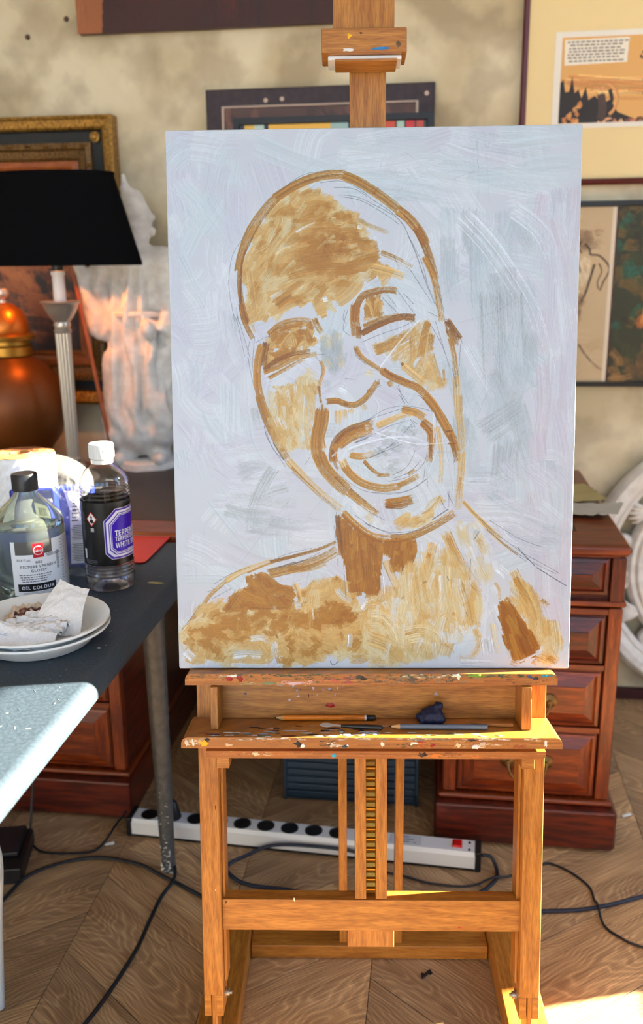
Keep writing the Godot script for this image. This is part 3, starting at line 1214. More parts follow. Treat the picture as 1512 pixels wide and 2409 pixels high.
	p.fill([0, 0, 320, 0, 320, 480, 0, 480], 160, 60, 60, 60, 26, [c8(52, 58, 26), c8(96, 74, 30), c8(40, 34, 16), c8(30, 92, 74), c8(116, 88, 36)], 0.7, 0.4)
	p.fill([90, 220, 140, 190, 150, 330, 110, 380, 70, 320], 50, 90, 40, 60, 16, [c8(206, 130, 60), c8(176, 98, 40), c8(226, 160, 90)], 0.8, 0.3)
	p.fill([130, 20, 300, 40, 300, 300, 160, 300], 60, 60, 50, 60, 24, [c8(150, 96, 50), c8(190, 130, 70), c8(70, 60, 30)], 0.7, 0.3)
	p.fill([0, 380, 200, 360, 300, 480, 0, 480], 40, 20, 50, 60, 20, [c8(150, 110, 60), c8(80, 60, 34), c8(110, 80, 50)], 0.7, 0.3)
	part("painting_sheet", picture(0.01, 0.014, 0.345, 0.482, 0.0102), painted("green_print", p, 0.5), d)

	tondo()


func comic(p: Paint) -> void:
	for k in 30:
		p.stroke([rng.randf_range(-20, 400), rng.randf_range(90, 150), rng.randf_range(0, 512), rng.randf_range(90, 160)], 10, [c8(238, 196, 130), c8(204, 146, 78), c8(190, 120, 60)][k % 3], 0.5, 0.5, 0)
	# dark wood with pointed tree tops on the left
	p.poly([0, 256, 0, 108, 8, 100, 14, 130, 24, 128, 30, 92, 38, 132, 48, 124, 56, 146, 66, 118, 74, 150, 90, 140, 110, 160, 130, 150, 150, 180, 200, 200, 330, 230, 330, 256], c8(34, 24, 18))
	p.fill([10, 190, 50, 150, 60, 190, 40, 240, 14, 240], 26, 60, 40, 26, 10, [c8(226, 160, 90), c8(206, 130, 66)], 0.9, 0.2, 0.3, 0)
	p.fill([80, 200, 300, 190, 320, 236, 90, 240], 60, 40, 60, 22, 8, [c8(180, 110, 74), c8(90, 50, 40), c8(226, 166, 120), c8(60, 36, 30)], 0.9, 0.2, 0.3, 0)
	# a small striding figure with a round shield, no one in particular
	p.stroke([104, 130, 112, 170, 108, 200], 20, c8(70, 50, 44), 1, 0.1, 0)
	p.stroke([106, 200, 98, 238], 9, c8(220, 160, 120), 1, 0.1, 0)
	p.stroke([114, 198, 124, 238], 9, c8(214, 150, 110), 1, 0.1, 0)
	p.stroke([104, 118, 108, 128], 13, c8(200, 140, 100), 1, 0.1, 0)
	p.stroke([120, 110, 140, 124, 148, 150, 140, 176, 128, 186], 8, c8(214, 150, 90), 1, 0.1, 0)
	p.stroke([126, 124, 134, 150, 126, 172], 9, c8(44, 34, 32), 1, 0.1, 0)
	for k in 4:
		p.stroke([140 + k * 16, 196, 150 + k * 16, 216, 142 + k * 16, 236], 10, [c8(196, 120, 84), c8(226, 170, 130), c8(110, 60, 48)][k % 3], 1, 0.1, 0)
	# pink column on a stepped foot
	p.poly([222, 0, 300, 0, 294, 190, 310, 200, 312, 216, 206, 226, 206, 212, 222, 200], c8(206, 156, 150))
	for k in 8:
		p.stroke([238 + k * 7, 0, 236 + k * 7, 196], 3, c8(150, 100, 104), 0.7, 0.3, 0)
	p.poly([196, 226, 330, 216, 330, 256, 190, 256], c8(232, 186, 140))
	p.fill([200, 40, 240, 20, 250, 130, 214, 150], 30, 60, 60, 10, 5, [c8(60, 44, 40), c8(110, 76, 66)], 0.9, 0.2, 0.3, 0)
	p.fill([320, 40, 410, 20, 410, 250, 330, 250], 60, 60, 60, 40, 16, [c8(190, 130, 80), c8(120, 80, 60), c8(224, 180, 120)], 0.8, 0.2, 0.3, 0)
	# caption with lines too small to read
	p.poly([6, 6, 168, 4, 166, 62, 8, 66], c8(236, 228, 210))
	for l in 7:
		var x := 14.0 + rng.randf() * 8.0
		while x < 158 - (l % 3) * 8:
			var ww := rng.randf_range(5, 14)
			p.rect(x, 10 + l * 7.4, x + ww, 14 + l * 7.4, c8(110, 100, 92), 0.75)
			x += ww + 3.0


func sketch(p: Paint) -> void:
	p.fill([0, 0, 240, 0, 240, 480, 0, 480], 60, 30, 60, 120, 40, [c8(206, 184, 150), c8(184, 158, 122), c8(196, 170, 132)], 0.5, 0.5, 0.3, 0)
	var dk := c8(56, 42, 34)
	p.fill([120, 60, 200, 70, 210, 110, 130, 120], 24, 10, 20, 60, 18, [c8(140, 112, 84), c8(110, 84, 62)], 0.5, 0.6, 0.2, 0)
	# torso with an arm set on the hip
	p.fill([136, 130, 176, 128, 172, 190, 150, 240, 120, 240], 30, 70, 20, 40, 14, [c8(222, 206, 176), c8(212, 192, 158)], 0.7, 0.4, 0.2, 0)
	p.stroke([150, 96, 166, 112, 170, 126, 196, 130, 222, 152, 228, 172, 214, 200, 204, 226], 5, dk, 0.85, 0.3, 0)
	p.stroke([196, 150, 206, 172, 196, 200, 200, 222], 4, dk, 0.8, 0.3, 0)
	p.stroke([184, 150, 172, 196, 160, 236, 140, 270, 130, 330, 140, 380], 7, dk, 0.8, 0.4, 0)
	p.stroke([130, 140, 142, 170, 140, 176], 4, dk, 0.8, 0.3, 0)
	p.stroke([140, 90, 134, 110, 146, 124], 5, dk, 0.8, 0.3, 0)
	p.fill([120, 240, 160, 240, 140, 330, 120, 420, 100, 420], 40, 80, 20, 60, 14, [c8(120, 96, 72), c8(90, 68, 50), c8(150, 124, 94)], 0.6, 0.5, 0.2, 0)
	p.stroke([150, 372, 170, 400, 200, 430, 230, 450], 6, dk, 0.7, 0.5, 0)
	p.stroke([110, 380, 120, 440, 112, 470], 9, dk, 0.7, 0.5, 0)
	p.rect(228, 0, 240, 480, c8(226, 214, 196), 0.8)


func tondo() -> void:
	var o := thing("round_relief", "white carved plaster roundel with scrolls standing on the floor at the right", "plaster roundel", Vector3(0.835, 0.012, WALL_Z + 0.062))
	o.rotation.x = deg_to_rad(-4)
	var xf := Transform3D(Basis(Vector3.RIGHT, PI / 2), Vector3(0, 0.43, 0))
	part("outer_ring", lathe([Vector2(0.324, 0.0), Vector2(0.324, 0.02), Vector2(0.337, 0.034), Vector2(0.343, 0.03), Vector2(0.361, 0.046), Vector2(0.381, 0.046), Vector2(0.394, 0.034), Vector2(0.4, 0.014), Vector2(0.398, 0.0), Vector2(0.324, 0.0)], 72, xf), M.plaster_white, o)
	part("inner_ring", lathe([Vector2(0.226, 0.0), Vector2(0.226, 0.022), Vector2(0.236, 0.036), Vector2(0.25, 0.038), Vector2(0.258, 0.03), Vector2(0.27, 0.034), Vector2(0.28, 0.024), Vector2(0.284, 0.0), Vector2(0.226, 0.0)], 64, xf), M.plaster_white, o)
	part("centre_disc", lathe([Vector2(0, 0.012), Vector2(0.05, 0.012), Vector2(0.06, 0.02), Vector2(0.08, 0.02), Vector2(0.09, 0.01), Vector2(0.228, 0.006), Vector2(0.228, 0.0)], 48, xf), M.plaster_white, o)
	var scroll := MB.new()
	var sp := PackedVector3Array()
	for k in 60:
		var t := k / 59.0
		var rr := 0.034 * (1.0 - t * 0.8)
		sp.append(Vector3(cos(t * 11.0) * rr, sin(t * 11.0) * rr, 0.012 + t * 0.012))
	scroll.tube(sp, 0.0085, 8, 0.006)
	var leaf := MB.new()
	for k in 5:
		var an := (k - 2) * 0.42
		leaf.tube(PackedVector3Array([Vector3(0, -0.03, 0.01), Vector3(sin(an) * 0.02, -0.005 + 0.004 * cos(an), 0.024), Vector3(sin(an) * 0.034, 0.02 * cos(an), 0.02), Vector3(sin(an) * 0.04, 0.034 * cos(an), 0.008)]), 0.011, 8, 0.004)
	var rose := MB.new()
	rose.lathe([Vector2(0, 0.026), Vector2(0.008, 0.024), Vector2(0.012, 0.016), Vector2(0.016, 0.02), Vector2(0.026, 0.016), Vector2(0.03, 0.0)], 20, Transform3D(Basis(Vector3.RIGHT, PI / 2), Vector3.ZERO))
	for k in 18:
		var an := TAU * (k + 0.35) / 18.0
		var mb: MB = [scroll, leaf, rose][k % 3]
		var q := part(["scroll", "leaf", "rosette"][k % 3], mb, M.plaster_white, o)
		q.position = Vector3(cos(an) * 0.298, 0.43 + sin(an) * 0.298, 0.004)
		q.rotation.z = an - PI / 2 + (0.7 if k % 2 else -0.5)


# ---------------------------------------------------------------- things on the desk
func desk_top_things() -> void:
	# table lamp
	var o := thing("table_lamp", "silver candlestick table lamp with a wide black shade on the desk", "lamp", Vector3(-0.982, DESK_Y + 0.0016, -2.3))
	var st := MB.new()
	st.lathe([Vector2(0, 0.0), Vector2(0.062, 0), Vector2(0.064, 0.006), Vector2(0.058, 0.014), Vector2(0.04, 0.02), Vector2(0.03, 0.034), Vector2(0.034, 0.042), Vector2(0.028, 0.05), Vector2(0.018, 0.056), Vector2(0.02, 0.064), Vector2(0.0155, 0.07)], 32)
	part("foot", st, M.silver, o)
	var col := MB.new()
	for k in 12:
		var an := TAU * k / 12.0
		col.tube(PackedVector3Array([Vector3(cos(an) * 0.0125, 0.066, sin(an) * 0.0125), Vector3(cos(an) * 0.0165, 0.4, sin(an) * 0.0165)]), 0.0036, 8, 0.0046)
	col.lathe([Vector2(0.0125, 0.066), Vector2(0.0165, 0.4)], 24)
	part("fluted_column", col, M.silver, o)
	part("capital", lathe([Vector2(0.014, 0.396), Vector2(0.021, 0.4), Vector2(0.023, 0.406), Vector2(0.019, 0.412), Vector2(0.022, 0.42), Vector2(0.02, 0.428), Vector2(0.03, 0.44), Vector2(0.042, 0.462), Vector2(0.046, 0.474), Vector2(0.052, 0.478), Vector2(0.05, 0.482), Vector2(0.02, 0.48), Vector2(0, 0.48)], 32), M.silver, o)
	part("candle_tube", lathe([Vector2(0.016, 0.48), Vector2(0.0155, 0.545), Vector2(0.018, 0.548), Vector2(0.018, 0.556), Vector2(0.012, 0.558), Vector2(0, 0.558)], 24), M.white_plastic, o)
	part("lamp_holder", lathe([Vector2(0.013, 0.556), Vector2(0.015, 0.57), Vector2(0.015, 0.6), Vector2(0.012, 0.604), Vector2(0.005, 0.606), Vector2(0.005, 0.686), Vector2(0.012, 0.688), Vector2(0.012, 0.706), Vector2(0, 0.706)], 20), M.black_plastic, o)
	part("bulb", lathe([Vector2(0.011, 0.704), Vector2(0.013, 0.716), Vector2(0.024, 0.735), Vector2(0.027, 0.752), Vector2(0.024, 0.768), Vector2(0.012, 0.778), Vector2(0, 0.78)], 24), M.bulb_glow, o)
	var lamp := OmniLight3D.new()
	lamp.name = "bulb_light"
	o.add_child(lamp)
	lamp.position = Vector3(0, 0.75, 0)
	lamp.light_color = Color(1.0, 0.56, 0.2)
	lamp.light_energy = 0.36
	lamp.light_size = 0.024
	lamp.omni_range = 12.0
	lamp.omni_attenuation = 2.0
	lamp.shadow_enabled = true
	var sh := MB.new()
	sh.lathe([Vector2(0.2215, 0.572), Vector2(0.2235, 0.57), Vector2(0.2235, 0.58), Vector2(0.222, 0.582), Vector2(0.165, 0.786), Vector2(0.166, 0.788), Vector2(0.166, 0.794), Vector2(0.164, 0.794), Vector2(0.162, 0.786), Vector2(0.0, 0.786)], 64, Transform3D(), 1.0, 0.54)
	var shade := part("lamp_shade", sh, M.black_cloth, o)
	var li := MB.new()
	li.lathe([Vector2(0.2215, 0.572), Vector2(0.163, 0.784), Vector2(0.0, 0.784)], 64, Transform3D(), 1.0, 0.535)
	for k in li.n.size():
		li.n[k] = -li.n[k]
	part("shade_lining", li, mk("lining", c8(214, 160, 84), 0.5), shade)
	var arm := MB.new()
	for k in 3:
		var an := TAU * k / 3.0
		arm.tube(PackedVector3Array([Vector3(0.012 * cos(an), 0.604, 0.012 * sin(an)), Vector3(0.21 * cos(an), 0.6, 0.11 * sin(an))]), 0.002, 6)
	part("shade_carrier", arm, M.black_plastic, shade)

	# copper jar
	var j := thing("copper_jar", "round burnished copper jar with a domed lid at the far left", "jar", Vector3(-1.2, DESK_Y + 0.0055, -2.42))
	part("jar_body", lathe([Vector2(0, 0), Vector2(0.075, 0), Vector2(0.08, 0.008), Vector2(0.074, 0.02), Vector2(0.07, 0.03), Vector2(0.1, 0.06), Vector2(0.128, 0.1), Vector2(0.145, 0.16), Vector2(0.146, 0.2), Vector2(0.134, 0.25), Vector2(0.108, 0.29), Vector2(0.075, 0.315), Vector2(0.062, 0.325)], 48), mk("jar_copper", c8(112, 60, 16), 0.42, 0.5), j)
	part("neck_ring", lathe([Vector2(0.06, 0.322), Vector2(0.068, 0.328), Vector2(0.068, 0.35), Vector2(0.062, 0.356), Vector2(0.062, 0.366), Vector2(0.076, 0.37), Vector2(0.078, 0.38), Vector2(0.07, 0.386), Vector2(0.06, 0.386)], 40), M.brass_worn, j)
	part("lid", lathe([Vector2(0.062, 0.385), Vector2(0.066, 0.395), Vector2(0.062, 0.42), Vector2(0.05, 0.448), Vector2(0.03, 0.464), Vector2(0.014, 0.47)], 40), M.copper, j)
	part("knob", lathe([Vector2(0.012, 0.468), Vector2(0.012, 0.478), Vector2(0.02, 0.484), Vector2(0.023, 0.496), Vector2(0.02, 0.508), Vector2(0.0, 0.512)], 24), M.silver, j)

	statue()
	# crumpled papers at the right end of the desk
	var pp := thing("paper_sheet", "yellowed crumpled paper lying on the right end of the desk", "paper", Vector3(0.27, DESK_Y + 0.002, -2.26), 0.2)
	var nz := noise(71, 9.0, 3)
	var mb := MB.new()
	mb.sheet(20, 16, func(u: float, v: float) -> Vector3: return Vector3((u - 0.5) * 0.24, 0.004 + 0.008 * absf(nz.get_noise_2d(u, v)) + 0.014 * pow(absf(u - 0.5) * 1.6, 3.0), (v - 0.5) * 0.17 + u * 0.03), 0.0004)
	part("sheet", mb, mk("yellowed", c8(176, 160, 108), 0.8), pp)
	pp = thing("paper_sheet", "pale grey crumpled paper beside the yellowed one on the desk", "paper", Vector3(0.335, DESK_Y + 0.003, -2.085), -0.3)
	mb = MB.new()
	mb.sheet(20, 14, func(u: float, v: float) -> Vector3: return Vector3((u - 0.5) * 0.17, 0.004 + 0.008 * absf(nz.get_noise_2d(u + 3.0, v)) + 0.006 * u * u, (v - 0.5) * 0.11 - u * u * 0.03), 0.0004)
	part("sheet", mb, mk("grey_paper", c8(186, 180, 164), 0.8), pp)


func statue() -> void:
	var o := thing("statue", "white plaster statue of a bearded robed man with pointed headdress and staff", "statue", Vector3(-0.852, DESK_Y + 0.0016, -2.53))
	var P := func(x: float, y: float, z: float) -> Vector3: return Vector3(x, y, z)
	var body := [
		[P.call(0.0, 0.12, 0), P.call(0, 0.4, 0), 0.092, 0.075], [P.call(0, 0.38, 0), P.call(0.01, 0.56, 0), 0.075, 0.068], [P.call(-0.055, 0.58, 0), P.call(0.085, 0.575, 0), 0.04, 0.045],
		[P.call(0.012, 0.58, 0.0), P.call(0.013, 0.63, 0.005), 0.03, 0.028],
		[P.call(-0.07, 0.575, 0.01), P.call(-0.115, 0.51, 0.03), 0.04, 0.032], [P.call(-0.115, 0.51, 0.03), P.call(-0.15, 0.56, 0.05), 0.03, 0.018], [P.call(-0.15, 0.565, 0.05), P.call(-0.158, 0.59, 0.052), 0.014, 0.012],
		[P.call(-0.12, 0.51, 0.03), P.call(-0.1, 0.4, 0.035), 0.03, 0.022], [P.call(-0.09, 0.5, 0.02), P.call(-0.07, 0.4, 0.03), 0.035, 0.03],
		[P.call(0.1, 0.56, 0.01), P.call(0.125, 0.42, 0.02), 0.042, 0.036], [P.call(0.125, 0.42, 0.02), P.call(0.06, 0.4, 0.07), 0.032, 0.022], [P.call(0.11, 0.44, 0), P.call(0.1, 0.3, 0.01), 0.036, 0.03],
		[P.call(-0.05, 0.3, 0.04), P.call(-0.06, 0.1, 0.045), 0.04, 0.046], [P.call(0.05, 0.32, 0.04), P.call(0.06, 0.11, 0.04), 0.045, 0.05], [P.call(0.0, 0.3, 0.05), P.call(0.0, 0.1, 0.055), 0.035, 0.045],
		[P.call(-0.045, 0.1, 0.02), P.call(-0.05, 0.035, 0.03), 0.032, 0.03], [P.call(-0.05, 0.032, 0.03), P.call(-0.058, 0.03, 0.075), 0.026, 0.02],
		[P.call(0.045, 0.1, 0.02), P.call(0.05, 0.035, 0.03), 0.032, 0.03], [P.call(0.05, 0.032, 0.03), P.call(0.06, 0.03, 0.07), 0.026, 0.02]]
	var head := [
		[P.call(0.012, 0.645, 0.006), P.call(0.013, 0.678, 0.0), 0.036, 0.042],
		[P.call(-0.006, 0.622, 0.034), P.call(-0.008, 0.585, 0.04), 0.022, 0.009], [P.call(0.014, 0.622, 0.028), P.call(0.012, 0.6, 0.03), 0.02, 0.012],
		[P.call(-0.004, 0.668, 0.046), P.call(-0.007, 0.65, 0.053), 0.005, 0.008], [P.call(-0.018, 0.672, 0.04), P.call(0.018, 0.672, 0.042), 0.006, 0.006], [P.call(-0.012, 0.638, 0.045), P.call(0.006, 0.638, 0.046), 0.006, 0.006],
		[P.call(0.054, 0.655, 0.0), P.call(0.054, 0.66, 0.0), 0.01, 0.012],
		[P.call(-0.03, 0.69, 0.024), P.call(0.04, 0.692, 0.026), 0.009, 0.009], [P.call(0.04, 0.692, 0.026), P.call(0.055, 0.696, -0.01), 0.009, 0.009], [P.call(-0.03, 0.69, 0.024), P.call(-0.036, 0.694, -0.006), 0.009, 0.009],
		[P.call(0.01, 0.7, 0.0), P.call(0.004, 0.738, 0.0), 0.046, 0.034], [P.call(0.004, 0.738, 0.0), P.call(-0.014, 0.772, 0.0), 0.03, 0.014], [P.call(-0.014, 0.772, 0.0), P.call(-0.018, 0.806, 0.0), 0.011, 0.006]]
	part("head", blob(head, 0.004, 0.006), M.plaster_white, o)
	var nz := noise(72, 14.0, 2)
	var fold := func(p: Vector3) -> float:
		var w := smoothstep(0.1, 0.14, p.y) * (1.0 - smoothstep(0.5, 0.6, p.y))
		var an := atan2(p.x, p.z)
		return w * 0.013 * sin(an * 10.0 + nz.get_noise_3d(p.x, p.y * 0.4, p.z) * 3.0 + p.y * 5.0) + 0.002 * nz.get_noise_3d(p.x * 4.0, p.y * 4.0, p.z * 4.0)
	part("robed_figure", blob(body, 0.0065, 0.014, fold), M.plaster_white, o)
	part("statue_base", lathe([Vector2(0, 0.024), Vector2(0.098, 0.024), Vector2(0.106, 0.018), Vector2(0.108, 0.0), Vector2(0, 0.0)], 8), M.plaster_white, o)
	var s := MB.new()
	s.tube(PackedVector3Array([Vector3(-0.172, 0.65, 0.062), Vector3(-0.07, 0.02, 0.085)]), 0.0055, 10)
	part("staff", s, M.red_wood, o)
	var b := MB.new()
	b.lathe([Vector2(0.078, 0.0), Vector2(0.083, 0.004), Vector2(0.083, 0.012), Vector2(0.078, 0.016)], 28, Transform3D(Basis(), Vector3(0.004, 0.43, 0)), 1.0, 1.0)
	part("belt", b, M.plaster_white, o)


func under_desk() -> void:
	var o := thing("slatted_cabinet", "blue grey slatted metal cabinet standing in the desk's kneehole", "cabinet", Vector3(-0.195, 0, -2.1))
	part("cabinet_body", one(Vector3(0, 0.2, 0), Vector3(0.33, 0.4, 0.24), 0.003), M.blue_metal, o)
	for k in 19:
		part("slat", one(Vector3(0, 0.02 + k * 0.02, 0.124), Vector3(0.32, 0.017, 0.007), 0.0025, Transform3D(Basis(Vector3.RIGHT, 0.0), Vector3.ZERO)), M.blue_metal, o)
	for s in [-1, 1]:
		part("edge_post", one(Vector3(s * 0.164, 0.2, 0.122), Vector3(0.008, 0.396, 0.012), 0.002), M.blue_metal, o)

	# power strip, laid slightly askew in front of the desk
	var ang := atan2(-0.054, 0.825) * -1.0
	var ps := thing("power_strip", "long white socket strip with black sockets and red switch on the floor", "power strip", Vector3(-0.295, 0, -1.788), -atan2(0.041, 0.82))
	var prof := PackedVector2Array([Vector2(-0.026, 0.008), Vector2(0.026, 0.008), Vector2(0.026, 0.038), Vector2(0.021, 0.047), Vector2(-0.021, 0.047), Vector2(-0.026, 0.038)])
	var mb := MB.new()
	mb.prism(prof, 0.8, Transform3D(Basis(Vector3(0, 0, -1), Vector3.UP, Vector3.RIGHT), Vector3(-0.4, 0, 0)))
	var body := part("strip_body", mb, M.strip_white, ps)
	mb = MB.new()
	mb.box(Vector3(0, 0.004, 0), Vector3(0.8, 0.008, 0.048), 0.001)
	part("foot_rail", mb, M.black_plastic, ps)
	for s in [-1, 1]:
		part("end_cap", one(Vector3(s * 0.406, 0.025, 0), Vector3(0.014, 0.05, 0.056), 0.003), M.black_plastic, ps)
	var sock := MB.new()
	sock.lathe([Vector2(0.0205, 0.0), Vector2(0.0205, 0.0016), Vector2(0.019, 0.0022), Vector2(0.0178, 0.0008), Vector2(0.0, 0.0006)], 24)
	for k in 9:
		var q := part("socket", sock, M.black_plastic, ps)
		q.position = Vector3(-0.362 + k * 0.0565, 0.047, 0)
		var pin := MB.new()
		for s in [-1, 1]:
			pin.lathe([Vector2(0.0027, 0.0003), Vector2(0.0024, 0.0005), Vector2(0.0, 0.0002)], 10, Transform3D(Basis(), Vector3(s * 0.0095, 0.0007, 0)))
		part("pin_hole", pin, M.black_rubber, q)
	mb = MB.new()
	mb.box(Vector3(0.36, 0.049, -0.002), Vector3(0.022, 0.007, 0.024), 0.002)
	part("switch", mb, M.switch_red, ps)
	part("screw", lathe([Vector2(0, 0.049), Vector2(0.003, 0.0485), Vector2(0.0032, 0.047)], 10, Transform3D(Basis(), Vector3(0.387, 0, -0.012))), M.black_plastic, ps)
	part("screw", lathe([Vector2(0, 0.049), Vector2(0.003, 0.0485), Vector2(0.0032, 0.047)], 10, Transform3D(Basis(), Vector3(0.387, 0, 0.014))), M.black_plastic, ps)
	var lb := part("rating_label", one(Vector3(0.245, 0.0472, 0), Vector3(0.07, 0.0006, 0.034), 0.0002), mk("label_grey", c8(204, 206, 206), 0.5), ps)
	mb = MB.new()
	for q in [[-0.008, 0.03, -0.011], [0.0, 0.036, -0.002], [-0.004, 0.026, 0.007], [0.02, 0.006, 0.008]]:
		mb.box(Vector3(0.245 + q[0], 0.0477, q[2]), Vector3(q[1], 0.0004, 0.002), 0.0001)
	part("printed_line", mb, M.ink_grey, lb)

	# plug in the second socket
	var pl := thing("plug", "black mains plug in the second socket of the white strip", "plug", Vector3(-0.6, 0.0485, -1.803))
	part("plug_body", lathe([Vector2(0, 0), Vector2(0.0175, 0), Vector2(0.018, 0.012), Vector2(0.014, 0.022), Vector2(0.012, 0.036), Vector2(0.007, 0.042), Vector2(0, 0.042)], 20), M.black_plastic, pl)
	# flat black pedal box at the far left
	var bx := thing("floor_box", "low black plastic box on the floor under the left table edge", "box", Vector3(-0.965, 0, -1.645), 0.25)
	part("box_body", one(Vector3(0, 0.02, 0), Vector3(0.14, 0.04, 0.15), 0.004), M.black_plastic, bx)
	part("box_lid", one(Vector3(-0.005, 0.046, -0.02), Vector3(0.125, 0.012, 0.105), 0.004), M.black_rubber, bx)


# ---------------------------------------------------------------- easel
func lean_frame() -> Transform3D:
	var l := deg_to_rad(8.5)
	return Transform3D(Basis(Vector3.RIGHT, Vector3(0, cos(l), -sin(l)), Vector3(0, sin(l), cos(l))), Vector3(0, 0, 0.166))


func rounded_top(w: float, h: float, r: float) -> PackedVector2Array:
	var p := PackedVector2Array([Vector2(0, 0), Vector2(w, 0)])
	for k in 7:
		var a := PI / 2 * k / 6.0
		p.append(Vector2(w - r + cos(a) * r, h - r + sin(a) * r))
	for k in 7:
		var a := PI / 2 + PI / 2 * k / 6.0
		p.append(Vector2(r + cos(a) * r, h - r + sin(a) * r))
	return p


func dirty_wood(called: String, w: float, h: float, sd: int, spots: Array) -> StandardMaterial3D:
	var p := Paint.new(int(w * 2800), int(h * 2800), c8(164, 104, 44), 2.8, sd)
	var wm := w * 1000.0
	var hm := h * 1000.0
	for k in 90:
		var x := rng.randf_range(-20, wm)
		var y := rng.randf_range(0, hm)
		p.stroke([x, y, x + rng.randf_range(40, 130), y + rng.randf_range(-1.5, 1.5)], rng.randf_range(0.8, 3.0), [c8(188, 124, 60), c8(150, 88, 34), c8(176, 110, 46), c8(140, 80, 30)][k % 4], 0.5, 0.5, 0.1)
	for s in spots:
		for k in int(s[4]):
			var x: float = s[0] + rng.randf_range(-1, 1) * s[2]
			var y: float = s[1] + rng.randf_range(-1, 1) * s[3]
			var l := rng.randf_range(2.0, 9.0)
			p.stroke([x, y, x + l, y + rng.randf_range(-2, 2), x + l * 1.7, y + rng.randf_range(-1.5, 1.5)], rng.randf_range(0.8, 3.2), s[5], rng.randf_range(0.5, 0.95), 0.55, 0.5)
	var m := painted(called, p, 0.48, 0.06)
	m.uv1_scale = Vector3(1.0 / w, -1.0 / h, 1)
	m.uv1_offset = Vector3(0, 1, 0)
	return m


# a blot of dried paint, thicker in the middle
func blot(mb: MB, at: Vector3, ux: Vector3, uy: Vector3, rx: float, ry: float, c: Color) -> void:
	mb.col = c
	var nn := ux.cross(uy).normalized()
	var ctr := mb.vert(at + nn * 0.0007, nn)
	var m := 11
	var ring := []
	var low := []
	for k in m:
		var a := TAU * k / m
		var f := rng.randf_range(0.45, 1.15)
		var e := ux * cos(a) * rx * f + uy * sin(a) * ry * f
		ring.append(mb.vert(at + e * 0.8 + nn * 0.0005, (nn + e.normalized() * 0.3).normalized()))
		low.append(mb.vert(at + e, (nn + e.normalized()).normalized()))
	for k in m:
		var k2 := (k + 1) % m
		mb.tri(ctr, ring[k], ring[k2])
		mb.quad(ring[k], ring[k2], low[k2], low[k])


